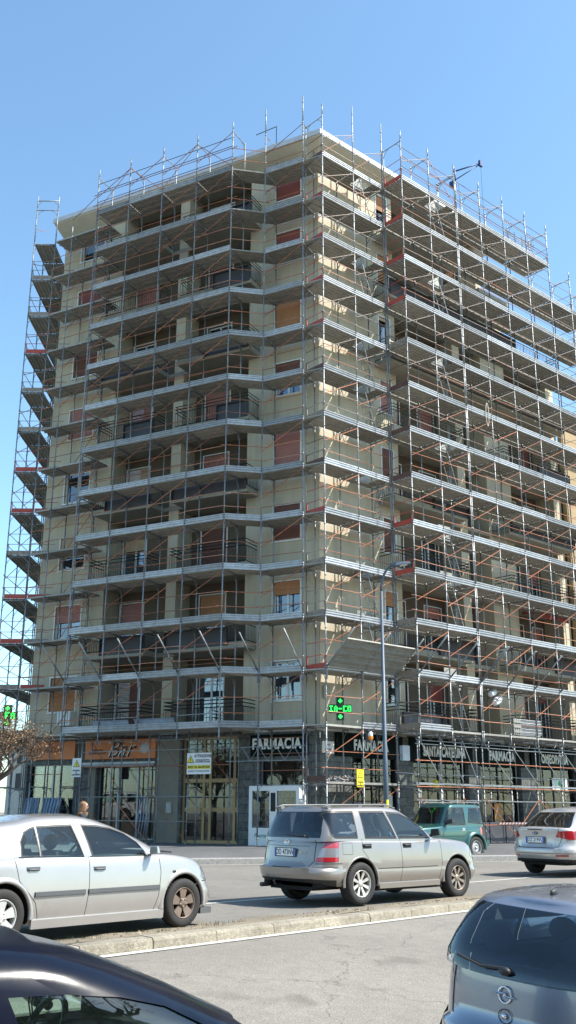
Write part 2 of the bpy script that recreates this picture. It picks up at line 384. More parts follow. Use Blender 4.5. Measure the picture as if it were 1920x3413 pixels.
# ---- windows -----------------------------------------------------------------
SH = {n: mat('shutter_' + n, c, .6, 0, var=.12, scale=2) for n, c in dict(red=(.27, .075, .06), pink=(.42, .19, .16), orange=(.46, .22, .10), tan=(.52, .37, .24), brown=(.17, .07, .05)).items()}
def window(a0, a1, z0, z1, y, M, shut=.5, col='pink', door=False, curtain=True, trim=True):
    """frame (outer trim and sash bars), roller shutter with slats, pane, curtain"""
    wd = a1 - a0; mb = MB(); t = .045; yg = y - .14
    if trim:
        for (p, q) in (((a0-.06, z0-.05), (a0, z1+.05)), ((a1, z0-.05), (a1+.06, z1+.05)), ((a0, z1), (a1, z1+.05)), ((a0, z0-.05), (a1, z0))):
            mb.box((p[0], y-.02, p[1]), (q[0], y+.022, q[1]))
        mb.box((a0-.09, y-.02, z0-.08), (a1+.09, y+.06, z0-.045))
    zo = z1 - (z1 - z0) * shut
    if shut < .97:
        n = 2 if wd > .9 else 1
        for i in range(n + 1):
            x = a0 + wd * i / n; mb.box((x-t, yg-.02, z0), (x+t, yg+.03, z1))
        mb.box((a0, yg-.02, z0), (a1, yg+.03, z0+.07)); mb.box((a0, yg-.02, z1-.07), (a1, yg+.03, z1))
    fr = mb.build('window', [M_WHITE], bld, M=M)
    if shut > .02:
        s = MB(); nn = max(2, int((z1 - zo) / .055)); ys = y - .05
        for i in range(nn):
            b = zo + (z1 - zo) * i / nn; h = (z1 - zo) / nn
            s.prism([(ys, b), (ys+.012, b+h*.3), (ys+.012, b+h*.75), (ys-.004, b+h*.97), (ys-.01, b+h*.5)], 0, a0+.01, a1-.01)
        s.build('shutter', [SH[col]], fr)
    if shut < .97:
        g = MB(); g.box((a0+.01, yg, z0+.01), (a1-.01, yg+.008, z1-.01)); g.build('pane', [M_PANE], fr)
        if curtain:
            c = MB(); m = 14
            for i in range(m):
                xa = a0 + wd*i/m; xb = a0 + wd*(i+1)/m; o = .02 if i % 2 else -.02
                c.quad((xa, yg-.10-o, z0+.05), (xb, yg-.10+o, z0+.05), (xb, yg-.10+o, z1-.02), (xa, yg-.10-o, z1-.02))
            c.build('curtain', [M_CURT], fr)
    return fr
wr = [(.0, 'pink', 1), (.36, 'orange', 0), (.97, 'brown', 0), (1, 'pink', 0), (.55, 'brown', 0), (1, 'orange', 0), (1, 'red', 0), (1, 'red', 0)]
wl = [(.99, 'orange', 0), (.5, 'pink', 1), (.62, 'tan', 0), (.0, 'tan', 1), (1, 'pink', 0), (1, 'brown', 0), (1, 'red', 0), (.05, 'red', 0)]
dr = [(.0, 'tan', 1), (.35, 'orange', 0), (1, 'brown', 0), (.9, 'pink', 0), (1, 'pink', 0), (0, 'tan', 1), (1, 'pink', 0), (.0, 'tan', 1)]
dl = [(1, 'brown', 0), (.45, 'pink', 0), (.3, 'tan', 1), (1, 'tan', 0), (1, 'pink', 0), (0, 'tan', 1), (.9, 'pink', 0), (0, 'tan', 0)]
for k in range(8):
    window(*Lw1[k][:2], *Lw1[k][2:], WY, TL, wr[k][0], wr[k][1], curtain=wr[k][2])
    window(*Lw2[k][:2], *Lw2[k][2:], WY, TL, wl[k][0], wl[k][1], curtain=wl[k][2])
    for (a, b), d in (((5.82, 7.08), dr[k]), ((10.05, 11.28), dl[k])): window(a, b, FL(k)+.02, FL(k)+2.5, RY, TL, d[0], d[1], curtain=d[2])
wq = [(.0, 'brown'), (.4, 'orange'), (.98, 'brown'), (.98, 'brown'), (1, 'pink'), (.1, 'tan'), (.9, 'orange'), (.5, 'orange')]
for k in range(8): window(*Rw1[k][:2], *Rw1[k][2:], WY, TR, wq[k][0], wq[k][1], curtain=k % 2)
cols = ['brown', 'pink', 'tan', 'red', 'pink', 'orange', 'brown', 'pink']
for i, d in enumerate(RDoors):
    sh = [0, .4, 1, .98, .2, 1, .6][i % 7]
    window(*d, RY, TR, sh, cols[(i*3) % 8], curtain=i % 2)
# ---- eave ------------------------------------------------------------------
def iso(o):   # corner of both facade lines moved out by o from the scaffold line
    x = o; y = (o - x*NN.x) / NN.y; return Vector((x, y, 0))
OV = -.50
c_out = iso(OV); c_in = iso(-1.30)
le_out = U * 15.35 + NN * OV; le_in = U * 15.35 + NN * -1.30
re_out = Vector((OV, 13.9, 0)); re_in = Vector((-1.30, 13.9, 0))
def P(v, z): return (v.x, v.y, z)
mb = MB()
def run(a0, a1, b0, b1):
    # a = inner, b = outer; 0 at the corner
    mb.hexa([P(a0, 25.02), P(a1, 25.02), P(b1, 25.43), P(b0, 25.43), P(a0, 25.60), P(a1, 25.60), P(b1, 25.60), P(b0, 25.60)])
run(c_in, le_in, c_out, le_out); run(c_in, re_in, c_out, re_out)
rf = mb.build('roof', [mat('eave_concrete', (.52, .48, .38), .8, 0, var=.08, scale=2, var2=.08)], bld)
mb = MB()
co2 = iso(OV+.05); lo2 = U*15.4 + NN*(OV+.05); ro2 = Vector((OV+.05, 13.95, 0)); ci2 = iso(-2.6); li2 = U*15.4 + NN*-2.6; ri2 = Vector((-2.6, 13.95, 0))
for (a, b, c, d) in ((co2, lo2, li2, ci2), (co2, ro2, ri2, ci2)):
    mb.hexa([P(a, 25.602), P(b, 25.602), P(c, 25.602), P(d, 25.602), P(a, 25.72), P(b, 25.72), P(c, 25.76), P(d, 25.76)])
for (a, b, n_) in ((co2, lo2, NN), (co2, ro2, Vector((1, 0, 0)))):
    i_ = n_ * -.045
    mb.hexa([P(a, 25.48), P(b, 25.48), P(b + i_, 25.48), P(a + i_, 25.48), P(a, 25.60), P(b, 25.60), P(b + i_, 25.60), P(a + i_, 25.60)])
mb.build('gutter', [M_FASCIA], rf)
mb = MB()   # roof deck over the whole block
ln = [iso(-2.5), U*15.2 + NN*-2.5, K2 + Vector((.5, 0, 0)), Vector((-14, 15, 0)), Vector((-2.5, 13.9, 0))]
mb.add([P(v, 25.60) for v in ln] + [P(v, 25.70) for v in ln], [tuple(range(5))[::-1], tuple(range(5, 10))])
mb.box((-8.5, 13.8, 19.0), (-1.0, 18.4, 19.25)); mb.box((-8.5, 11.8, 22.25), (-1.0, 14.3, 22.45))
mb.build('roof_deck', [M_SOFFIT], bld)
# ================================================================== GROUND FLOOR SHOPS (parts of the block)
GZ = -4.22
def gf(a0, a1, z0, z1, ops, M, y=WY, name='stone_facing', m=None, d=.35):
    mb = MB(); wallgrid(mb, a0, a1, z0, z1, y, ops, d); return mb.build(name, [m or M_STONE], bld, M=M)
gl = [(12.4, 15.0, GZ+.1, -1.15), (8.25, 11.2, GZ+.1, -1.1), (4.35, 7.0, GZ, -.2), (1.5, 3.45, -2.1, -1.15), (1.5, 3.45, GZ, -2.2)]
gf(.868, 15.15, GZ, -.12, gl, TL)
gr = [(-5.15, -2.5, GZ+.3, -1.0), (-9.5, -6.0, GZ+.3, -1.0), (-13.2, -10.3, GZ+.3, -1.0), (-17.6, -14.3, GZ+.3, -1.0)]
gf(-18.1, -.868, GZ, -.12, gr, TR)
mb = MB()
for a_, b_ in (((11.25, WY+.0, GZ), (11.62, WY+.03, -1.1)), ((7.1, WY+.0, GZ), (8.2, WY+.02, -.3))): mb = MB(); mb.box(a_, b_); mb.build('pale_pilaster', [mat('pale_pilaster_render', (.22, .205, .165), .8, 0, var=.1)], bld, M=TL)
M_AL = mat('aluminium_profile', (.35, .36, .37), .45, .6, var=.1)
def shopfront(a0, a1, z0, z1, M, n=2, fm=None, tz=None, y=WY-.25):
    mb = MB()
    for i in range(n + 1):
        x = a0 + (a1 - a0) * i / n; mb.box((x-.035, y-.02, z0), (x+.035, y+.05, z1))
    for z in (z0, z1) + ((tz,) if tz else ()): mb.box((a0, y-.021, z-.04), (a1, y+.051, z+.04))
    f = mb.build('shopfront', [fm or M_AL], bld, M=M)
    g = MB(); g.box((a0, y, z0), (a1, y+.01, z1)); g.build('pane', [M_SHOPG], f)
    return f
shopfront(12.4, 15.0, GZ+.1, -1.15, TL, 2); shopfront(8.25, 11.2, GZ+.1, -1.1, TL, 3)
shopfront(1.5, 3.45, -2.1, -1.15, TL, 1)
for a, b, *_ in gr: shopfront(a, b, GZ+.3, -1.0, TR, 2, M_DARKM)
# entrance doors
mb = MB(); y = WY-.2
for x in (4.35, 4.62, 5.72, 6.02, 6.95): mb.box((x-.05, y-.03, GZ), (x+.06, y+.05, -.2))
for z in (GZ+.05, GZ+.8+.45, -1.88, -.25): mb.box((4.35, y-.031, z-.07), (6.98, y+.051, z+.07))
dd = mb.build('entrance_door', [M_GOLD], bld, M=TL)
g = MB(); g.box((4.36, y, GZ), (6.97, y+.01, -.25)); g.build('pane', [M_SHOPG], dd)
g = MB(); g.tube((5.62, y+.1, GZ+1.0), (5.62, y+.1, GZ+1.5), .015); g.tube((6.12, y+.1, GZ+1.0), (6.12, y+.1, GZ+1.5), .015); g.build('handle', [M_STEEL], dd)
# shop interiors: floor, back wall and things on shelves
M_SHOPW = mat('shop_back_wall', (.06, .05, .04), .8, 0, var=.2)
def interior(a0, a1, M, depth=3.2, wall=M_SHOPW, shelf=True, seed=1):
    rnd = random.Random(seed); mb = MB(); y0 = WY-.4; y1 = WY-depth
    mb.box((a0, y1-.1, GZ), (a1, y1, -.3)); mb.box((a0-.05, y1, GZ), (a0, y0, -.3)); mb.box((a1, y1, GZ), (a1+.05, y0, -.3)); mb.box((a0, y1, GZ-.1), (a1, y0, GZ+.02)); mb.box((a0, y1, -.4), (a1, y0, -.3))
    b = mb.build('shop_room', [wall], bld, M=M)
    if shelf:
        s = MB(); mats_ = [mat('goods_%d' % i, c, .5, 0, var=.2) for i, c in enumerate([(.5, .45, .4), (.45, .12, .08), (.1, .25, .35), (.55, .42, .12), (.12, .3, .15), (.6, .6, .6)])]
        for sy, zt in ((y0-.35, 1.5), (y0-1.4, 2.2)):
            z = GZ + .4
            while z < GZ + zt:
                s.box((a0+.1, sy-.3, z-.03), (a1-.1, sy, z), 5)
                x = a0 + .15
                while x < a1 - .3:
                    wd = rnd.uniform(.06, .25); h = rnd.uniform(.1, .36)
                    if rnd.random() < .75: s.box((x, sy-.25, z+.002), (x+wd, sy-.05, z+h), rnd.randrange(6))
                    x += wd + rnd.uniform(.02, .15)
                z += .42
        s.build('shelf_goods', mats_, b)
interior(12.4, 15.0, TL, seed=3); interior(8.25, 11.2, TL, seed=4, shelf=False); interior(4.35, 7.0, TL, seed=5, shelf=False); interior(1.5, 3.45, TL, seed=9)
for i, (a, b, *_) in enumerate(gr): interior(a, b, TR, seed=11+i)
# sign fascias -----------------------------------------------------------------
M_SIGN = mat('sign_dark_green', (.004, .009, .008), .8, 0, var=.1, spec=.15)
M_LET = mat('letter_metal', (.80, .82, .76), .6, 0, var=.03)
M_ORS = mat('sign_orange', (.62, .19, .05), .5, 0, var=.08)
M_INK = mat('sign_ink', (.03, .02, .02), .6, 0, var=0)
def up_M(M, x, y, z, flipx=True):
    """matrix for text standing on a facade: text x to the viewer's right"""
    return M @ frame_M((x, y, z), (-1, 0, 0), (0, 0, 1), (0, 1, 0))
def sign_board(name, a0, a1, z0, z1, M, m, label, cat='sign', y=WY+.0, th=.1, group=None):
    e = empty(name, M=M @ Matrix.Translation(((a0+a1)/2, y, z0)), label=label, cat=cat, group=group)
    mb = MB(); w2 = abs(a1-a0)/2; mb.box((-w2, .002, 0), (w2, th, z1-z0)); mb.build('panel', [m], e)
    return e, w2, z1-z0
def sgn_text(e, body, size, x, z, m, y=.1, **kw):
    return put_text(body, size, frame_M((x, y+.012, z), (-1, 0, 0), (0, 0, 1), (0, 1, 0)), m, e, **kw)
e, w2, h = sign_board('shop_sign', 1.35, 3.8, -1.02, -.22, ML, M_SIGN, 'dark sign reading FARMACIA on the left facade above the vending machine', group='dark pharmacy name signs'); 
sgn_text(e, 'FARMACIA', .55, .08, .44, M_LET, sx=.72, ext=.02, bold=.019)
e, w2, h = sign_board('shop_sign', -5.3, -1.62, -1.02, -.15, MR, M_SIGN, 'dark sign reading FARMACIA beside the street name plate, nearest the corner', group='dark pharmacy name signs')
sgn_text(e, 'FARMACIA', .55, .0, .42, M_LET, sx=.65, ext=.02, bold=.019)
e, w2, h = sign_board('shop_sign', -9.7, -5.75, -1.08, -.15, MR, M_SIGN, 'dark sign reading SANTA CATERINA on the right facade', group='dark pharmacy name signs')
sgn_text(e, 'SANTA CATERINA', .55, -.1, .42, M_LET, sx=.53, ext=.02, bold=.019)
e, w2, h = sign_board('shop_sign', -13.4, -10.0, -1.1, -.15, MR, M_SIGN, 'dark sign reading FARMACIA between SANTA CATERINA and OMEOPATIA', group='dark pharmacy name signs')
sgn_text(e, 'FARMACIA', .55, .0, .42, M_LET, sx=.62, ext=.02, bold=.019)
e, w2, h = sign_board('shop_sign', -17.6, -13.9, -1.1, -.15, MR, M_SIGN, 'dark sign reading OMEOPATIA at the far end of the right facade', group='dark pharmacy name signs')
sgn_text(e, 'OMEOPATIA', .55, .05, .42, M_LET, sx=.62, ext=.02, bold=.019)
# bar sign
e, w2, h = sign_board('bar_sign', 8.22, 11.8, -.98, -.2, ML, M_ORS, 'orange illuminated box sign with the word Bar in script')
sgn_text(e, 'Bar', 1.0, -.05, .36, M_INK, sx=.95, ext=.006, shear=.45)
sgn_text(e, 'Bar', 1.0, -.02, .39, M_LET, sx=.95, ext=.002, shear=.45)
sgn_text(e, 'TABACCHI\nVALORI BOLLATI', .13, 1.15, .30, M_INK, sx=.9, ext=.004)
sgn_text(e, 'C         A         S         A', .16, .25, .66, M_LET, sx=1.1, ext=.004, bold=.004)
mb = MB(); mb.lathe([(0, .115), (.22, .115), (.23, .10)], (-1.22, 0, .42), (0, 1, 0), 24); mb.build('disc', [mat('sign_disc', (.55, .5, .5), .5, 0)], e)
e, w2, h = sign_board('bar_sign', 12.36, 15.0, -.95, -.2, ML, M_ORS, 'plain orange sign board behind the bare tree')
sgn_text(e, 'TABACCHI', .3, .0, .4, M_INK, sx=.9, ext=.004)
# awning box over the bar
mb = MB(); mb.box((0, 0, 0), (4.1, .22, .17)); mb.path([(0, .25, .03), (4.1, .25, .03)], .05, 8)
tag(mb.build('awning_box', [M_AL], M=ML @ Matrix.Translation((8.15, WY+.003, -1.28))), 'rolled up awning cassette under the orange Bar sign', 'awning')
# street name plate and shop notice
e, w2, h = sign_board('street_sign', -1.55, -.95, -.95, -.5, MR, M_WHITE, 'white marble street name plate next to FARMACIA at the corner', th=.03)
sgn_text(e, 'VIA', .11, .0, .32, M_INK, y=.03, ext=.002); sgn_text(e, 'S. TAR', .12, .0, .14, M_INK, y=.03, ext=.002)
# ================================================================== SCAFFOLDING
BAY = 1.8626
RT = .027
M_STEELD = mat('weathered_steel', (.20, .21, .21), .5, .5, var=.25)
def ring(mb, x, y, z): mb.tube((x, y, z-.03), (x, y, z+.03), .036, 6)
def frame_mesh(h=2.0, inner=True, wd=1.05, tip=False):
    mb = MB(); mb.tube((0, 0, 0), (0, 0, h), RT, 6)
    for z in (.03, .48, 1.04, 1.48, 1.93): 
        if z < h: ring(mb, 0, 0, z)
    if inner:
        mb.tube((0, -wd, 0), (0, -wd, h), RT, 6)
        for z in (.03, .48, 1.04, 1.93):
            if z < h: ring(mb, 0, -wd, z)
        zt = h - .09
        mb.tube((0, 0, zt), (0, -wd, zt), .021, 6)
        for s, y0 in ((-1, 0), (1, -wd)):
            mb.path([(0, y0, zt-.40), (0, y0+s*.08, zt-.22), (0, y0+s*.18, zt-.09), (0, y0+s*.32, zt-.02)], .012, 5, mi=1)
            mb.tube((0, y0, zt-.22), (0, y0+s*.10, zt-.2), .008, 4, mi=1)
    return mb.mesh('frame', [M_STEEL, M_STEELD])
def plank_prof(y0, w=.325):
    P = [(0, 0), (0, -.075), (.025, -.075), (.03, -.012), (.145, -.012), (.15, -.05), (.175, -.05), (.18, -.012), (.295, -.012), (.30, -.075), (.325, -.075), (.325, 0)]
    return [(y0 - p[0], p[1]) for p in P]
def deck_mesh(L=BAY, hatch=False, rows=3):
    mb = MB()
    for i in range(rows):
        a, b = .03, L - .03
        if hatch and i < 2:
            mb.prism(plank_prof(-.02 - i*.345), 0, a, .55); mb.prism(plank_prof(-.02 - i*.345), 0, 1.35, b)
        else: mb.prism(plank_prof(-.02 - i*.345), 0, a, b)
    if hatch:   # the hinged lid standing open
        mb.box((.55, -.70, 0), (1.35, -.72, .55))
    return mb.mesh('deck', [M_DECK])
def toe_mesh(L=BAY, y=-.005):
    P = [(0, -.06), (.016, -.05), (.016, -.015), (-.012, -.005), (-.012, .04), (.018, .05), (.018, .08), (-.012, .09), (-.012, .13), (.016, .14), (.016, .17), (-.012, .18), (-.012, .19), (-.03, .19), (-.03, -.06)]
    mb = MB(); mb.prism([(y + p[0], p[1]) for p in P], 0, .025, L - .025)
    return mb.mesh('toe_board', [M_TOE])
def rail_mesh(L=BAY, zs=(.47, 1.05), y=.0, m=None, r=.0155, ov=.04):
    mb = MB()
    for i, z in enumerate(zs): mb.tube((-ov, y, z), (L + ov, y, z + random.uniform(-.015, .015)), r, 5)
    return mb.mesh('guardrail', [m or M_RUST])
def brace_mesh(L=BAY, z0=.85, z1=1.85, y=.03, m=None):
    mb = MB(); mb.tube((0, y, z0), (L, y, z1), .0155, 5); return mb.mesh('brace', [m or M_RUST])
def end_mesh(m):
    mb = MB(); mb.box((-.02, -1.0, .0), (.0, -.05, .2))
    for y in (-1.0, -.06): mb.box((-.025, y-.012, 0), (.01, y+.012, .52))
    mb.tube((-.01, -1.02, .5), (-.01, -.03, .5), .014, 5); mb.tube((-.01, -1.02, .98), (-.01, -.03, .98), .014, 5)
    return mb.mesh('end_guard', [m])
ME = dict(frame=frame_mesh(), ftop=frame_mesh(), post=frame_mesh(2.0, False), deck=deck_mesh(), deckh=deck_mesh(hatch=True), toe=toe_mesh())
RAILS = [rail_mesh(), rail_mesh(m=mat('orange_pipe_faded', (.46, .21, .13), .55, .15, var=.3, scale=9)), rail_mesh(ov=.25)]
RAIL_IN = rail_mesh(zs=(.5, 1.0), y=-1.05, r=.014)
RAILG = rail_mesh(m=M_STEEL)
BR_P = brace_mesh(z0=.85, z1=1.85); BR_N = brace_mesh(z0=1.85, z1=.85)
M_PIPEG = mat('grey_brown_pipe', (.24, .19, .16), .55, .3, var=.3, scale=9)
BR_NG = brace_mesh(z0=1.85, z1=.85, m=M_PIPEG); RAILS_G = [rail_mesh(m=M_PIPEG), rail_mesh(m=mat('red_brown_pipe', (.24, .12, .085), .6, .2, var=.3, scale=9))]
mb = MB(); mb.prism(plank_prof(-1.085), 0, .03, BAY-.03); mb.tube((.0, -1.05, -.1), (0, -1.40, -.1), .018, 5); INNER = mb.mesh('console_board', [M_DECK])
BRX_P = brace_mesh(z0=.1, z1=1.85); BRX_N = brace_mesh(z0=1.85, z1=.1)
ENDS = {n: end_mesh(m) for n, m in dict(red=M_RED, brown=M_BROWN, wood=M_WOOD).items()}
def ladder_mesh(dx=.75):
    mb = MB()
    for y in (-.18, -.55): mb.tube((.55 + dx, y, 2.0), (.55, y, 0), .018, 5)
    for i in range(8):
        t = (i + .6) / 8; mb.tube((.55 + dx*t, -.18, 2*t), (.55 + dx*t, -.55, 2*t), .012, 4)
    return mb.mesh('ladder', [M_STEEL])
LAD = [ladder_mesh(.75), ladder_mesh(-.4)]
class Run:
    def __init__(s, label, M, group='tube scaffolding around the block'):
        s.e = empty('scaffolding', M=M, label=label, cat='scaffold', group=group)
    def part(s, name, me, x, z, y=0, rz=0, sx=1.):
        o = mkobj(name, me, s.e); o.location = (x, y, z)
        if rz: o.rotation_euler = (0, 0, rz)
        if sx != 1.: o.scale = (sx, 1, 1)
        return o
    def frames(s, xs, levels, y=0, name='frame', me=None):
        for x in xs:
            for L in levels: s.part(name, me or ME['frame'], x, 2.*L, y)
    def bay(s, x, L, sgn, y=0, sx=1., hatch=False, lad=None, rails=True, toe=True, brace=True, rin=False, rk=None, right=False, console=False):
        """a bay starting at post x, running towards +x"""
        z = 2. * L
        s.part('deck', ME['deckh' if hatch else 'deck'], x, z, y, sx=sx)
        if toe:
            o = s.part('toe_board', ME['toe'], x, z + random.uniform(-.012, .012), y, sx=sx); o.rotation_euler = (random.uniform(-.05, .05), random.uniform(-.006, .006), 0)
        if console: s.part('console_board', INNER, x, z - .01, y, sx=sx)
        if right and L >= 6 and random.random() < .8: rk = random.choice(RAILS_G)
        if rails: o = s.part('guardrail', rk or RAILS[random.choice((0, 0, 0, 1, 1, 2))], x, z + random.uniform(-.03, .03), y, sx=sx); o.rotation_euler = (0, random.uniform(-.012, .012), 0)
        if rin: s.part('inner_guardrail', RAIL_IN, x, z, y, sx=sx)
        if brace: s.part('brace', (BR_P if sgn > 0 else (BR_NG if right and L >= 7 else BR_N)), x, z, y, sx=sx)
        if lad is not None: s.part('ladder', LAD[lad], x, z, y)
random.seed(3)
sB2 = .9344; sB1 = sB2 + BAY; sA4 = sB1 + 1.1467; AY = .9226
sA = [sA4 + BAY * (4 - i) for i in range(5)]       # A0 .. A4
LV = range(0, 13)
# --- B: short run between the balconies and the corner
b = Run('short scaffold run right of the balconies, with the slanting bay, on the left facade', ML)
b.frames([sB2, sB1], range(-2, 13))
for x, z in ((sB2, 27.3), (sB1, 27.3)):
    mb = MB(); mb.tube((0, 0, 0), (0, 0, z - 26), RT, 6); ring(mb, 0, 0, .5); ring(mb, 0, 0, 1.0); b.part('post', mb.mesh('post', [M_STEEL]), x, 26.)
for L in LV: b.bay(sB2, L, -1)
mb = MB(); mb.box((-.1, -.1, -.03), (.1, .1, -.012)); mb.tube((0, 0, -.02), (0, 0, .35), .018); PLT = mb.mesh('base_plate', [M_STEEL])
for x in (sB2, sB1):
    for y_ in (0, -1.05): b.part('base_plate', PLT, x, -4.2, y_)
# slanting bay from A4 to B1
pa = Vector((sA4, AY, 0)); pb = Vector((sB1, 0, 0)); dv = (pa - pb); Ld = dv.length; ang = math.atan2(dv.y, dv.x)
for L in LV:
    mb = MB(); a0 = Vector((sB1, 0, 0)); a1 = Vector((sB1, -1.05, 0)); c0 = Vector((sA4, AY, 0)); c1 = Vector((sA4, -.13, 0))
    for i in range(3):
        t0, t1 = i/3 + .01, (i+1)/3 - .01
        q = [a0.lerp(a1, t0), c0.lerp(c1, t0), c0.lerp(c1, t1), a0.lerp(a1, t1)]
        mb.hexa([(p.x - sB1, p.y, -.045) for p in q] + [(p.x - sB1, p.y, 0) for p in q])
        for t in (t0 + .01, (t0+t1)/2, t1 - .01):
            q0 = a0.lerp(a1, t); q1 = c0.lerp(c1, t); mb.tube((q0.x - sB1, q0.y, -.05), (q1.x - sB1, q1.y, -.05), .014, 4)
    if L < 5 or 1: b.part('deck', mb.mesh('deck', [M_DECK]), sB1, 2.*L)
    if L < 10:
        o = b.part('toe_board', ME['toe'], sB1, 2.*L, rz=ang, sx=Ld/BAY)
    o = b.part('guardrail', RAILS[L % 3], sB1, 2.*L, rz=ang, sx=Ld/BAY)
# lattice beam above the pharmacy window
mb = MB()
for z in (-.75, -1.25): mb.tube((sB2-.1, .06, z), (sA4+.2, .06, z), .02, 5)
for i in range(8):
    x = sB2 + i*.36; mb.tube((x, .06, -.75 if i % 2 else -1.25), (x + .36, .06, -1.25 if i % 2 else -.75), .012, 4)
for x in (sB2, sB1, sA4): mb.tube((x, .06, -1.25), (x, .06, -.75), .012, 4)
b.part('lattice_beam', mb.mesh('lattice_beam', [M_STEEL]), 0, 0)
GR = [rail_mesh(zs=(.4, 1.0, 1.55)), rail_mesh(zs=(.5, 1.3))]
for L in (-1,): b.part('guardrail', GR[0], sB2, 2.*L)
# --- A: over the balconies, hanging out
a = Run('scaffold run hanging out over the left facade balconies above the Bar sign', ML)
a.frames(sA, range(0, 13), AY, me=ME['frame'])
for x in sA:
    mb = MB(); mb.tube((0, 0, 26), (0, 0, 26.4), RT, 6); mb.tube((0, 0, -.55), (0, 0, 0), RT, 6); ring(mb, 0, 0, -.4); a.part('post', mb.mesh('post', [M_STEEL]), x, 0, AY)
for L in LV:
    for i in range(4): a.bay(sA[i+1], L, -1, AY, rin=(L % 2 == 1), rk=RAILG if L == 0 and i % 2 else None)
TG = rail_mesh(zs=(.5, 1.05, 1.5), m=mat('dark_pipe', (.09, .05, .045), .6, .2, var=.3))
for L in (12,):
    for i in range(4): a.part('guardrail', TG, sA[i+1], 2.*L + .1, AY); a.part('brace', BRX_P if i % 2 else BRX_N, sA[i+1], 2.*L, AY)
# braces of the projecting frames: outward struts at the first lift
mb = MB(); mb.tube((0, 0, -.4), (0, 0, .1), .028, 6); mb.tube((0, .01, .05), (0, 1.45, 1.30), .028, 6); mb.tube((0, .02, .10), (0, .7, .60), .02, 5); STR = mb.mesh('outrigger_strut', [M_STEEL])
for x in sA: a.part('outrigger_strut', STR, x + .05, 2., AY)
for x in (sB2, sB1): b.part('outrigger_strut', STR, x + .05, 2., 0)
# ground trestles under run A
gx = [11.1, 9.55, 7.75, 5.92, 4.05]
gf_m = frame_mesh(2.15, wd=.62)
for x in gx:
    for z in (-4.22, -2.17): a.part('trestle_frame', gf_m, x, z, -.1)
    a.part('base_plate', PLT, x, -4.21, -.1); a.part('base_plate', PLT, x, -4.21, -.72)
for i in range(4):
    L_ = gx[i] - gx[i+1]; mb = MB()
    for z in (-.75, -1.35, -2.5): mb.tube((0, -.08, z), (L_, -.08, z), .017, 5, mi=1 if z == -1.35 else 0)
    if i != 3: 
        mb.tube((0, -.06, -4.1), (L_, -.06, -2.4), .016, 5, mi=1); mb.tube((0, -.06, -3.4), (L_, -.06, -3.4), .017, 5, mi=0)
    mb.tube((0, -.7, -2.3), (L_, -.7, -.3), .016, 5, mi=1)
    a.part('guardrail', mb.mesh('guardrail', [M_STEEL, M_RUST]), gx[i+1], 0)
mb = MB()
for i in range(26):
    x = 4.0 + i * .28; mb.tube((x, .0, -.12 if i % 2 else -.38), (x + .28, .0, -.38 if i % 2 else -.12), .010, 4)
for z in (-.12, -.38): mb.tube((3.9, 0, z), (11.4, 0, z), .016, 5)
a.part('lattice_beam', mb.mesh('lattice_beam', [M_STEEL]), 0, 0)
# --- recess run at the left end
sE = [sA[0] + .45, 13.66]
c = Run('narrow scaffold run in front of the leftmost window column of the left facade', ML)
c.frames([12.05, 13.66], range(-2, 12), me=ME['frame'])
mb = MB(); mb.tube((0, 0, 0), (0, 0, .5), RT, 6); PST = mb.mesh('post', [M_STEEL]); c.part('post', PST, 13.66, 24)
for L in range(-1, 13):
    if L == -1:
        c.part('guardrail', GR[0], 12.05, -2., sx=1.61/BAY); continue
    for x0, x1 in ((11.42, 12.05), (12.05, 13.66), (13.66, 14.75)):
        c.bay(x0, L, -1, sx=(x1-x0)/BAY, toe=False, brace=(x0 == 12.05), rails=L < 12)
    if L < 12: c.part('cross_brace', BRX_P, 11.42, 2.*L, -.95, sx=.45); c.part('cross_brace', BRX_N, 12.05, 2.*L, -.95, sx=.8)
for x in (12.05, 13.66): c.part('base_plate', PLT, x, -4.2); c.part('base_plate', PLT, x, -4.2, -1.05)
# --- side scaffold along the left flank
P0 = Kc + Vd * .25 + Fd * -1.08 + Vd * 1.05
d = Run('tall scaffold run down the left flank of the block, standing against the sky', frame_M((P0.x, P0.y, Z0), Fd, Vd))
sx_ = [i * BAY for i in range(7)]
d.frames(sx_[:1], range(-2, 13)); d.frames(sx_[1:], range(-2, 12))
for x in sx_[:1]:
    mb = MB(); mb.tube((0, 0, 26), (0, 0, 26.7), RT, 6); mb.tube((0, -1.05, 26), (0, -1.05, 26.7), RT, 6); mb.tube((0, 0, 26.45), (0, -1.05, 26.45), RT, 6); mb.tube((0, -1.05, 26.2), (0, -.8, 26.45), .015, 5); mb.tube((0, 0, 26.2), (0, -.25, 26.45), .015, 5)
    d.part('post', mb.mesh('post', [M_STEEL]), x, 0)
for L in range(0, 13):
    for i in range(6 if L < 12 else 5): d.bay(sx_[i], L, 1, toe=L % 3 == 1, brace=True, rails=L < 12)
    if L < 12: d.part('end_guard', ENDS[('red', 'wood', 'red', 'red', 'wood', 'red', 'red', 'wood', 'wood', 'red', 'wood', 'wood')[L]], 0, 2.*L)
    if 0 < L < 12: d.part('end_guard', ENDS[('wood', 'red')[L % 2]], sx_[2], 2.*L); 
    mb = MB()
for L in range(1, 12):  # return boards closing the gap to the front run
    mb = MB(); mb.box((0, 0, 0), (1.05, .02, .2)); mb.tube((0, 0, .5), (1.05, 0, .5), .015, 5)
    o = mkobj('end_guard', mb.mesh('end_guard', [(M_RED, M_WOOD)[(L * 7) % 5 > 2]]), d.e); o.location = (.0, -2.15, 2.*L)
    o.rotation_euler = (0, 0, R(90))
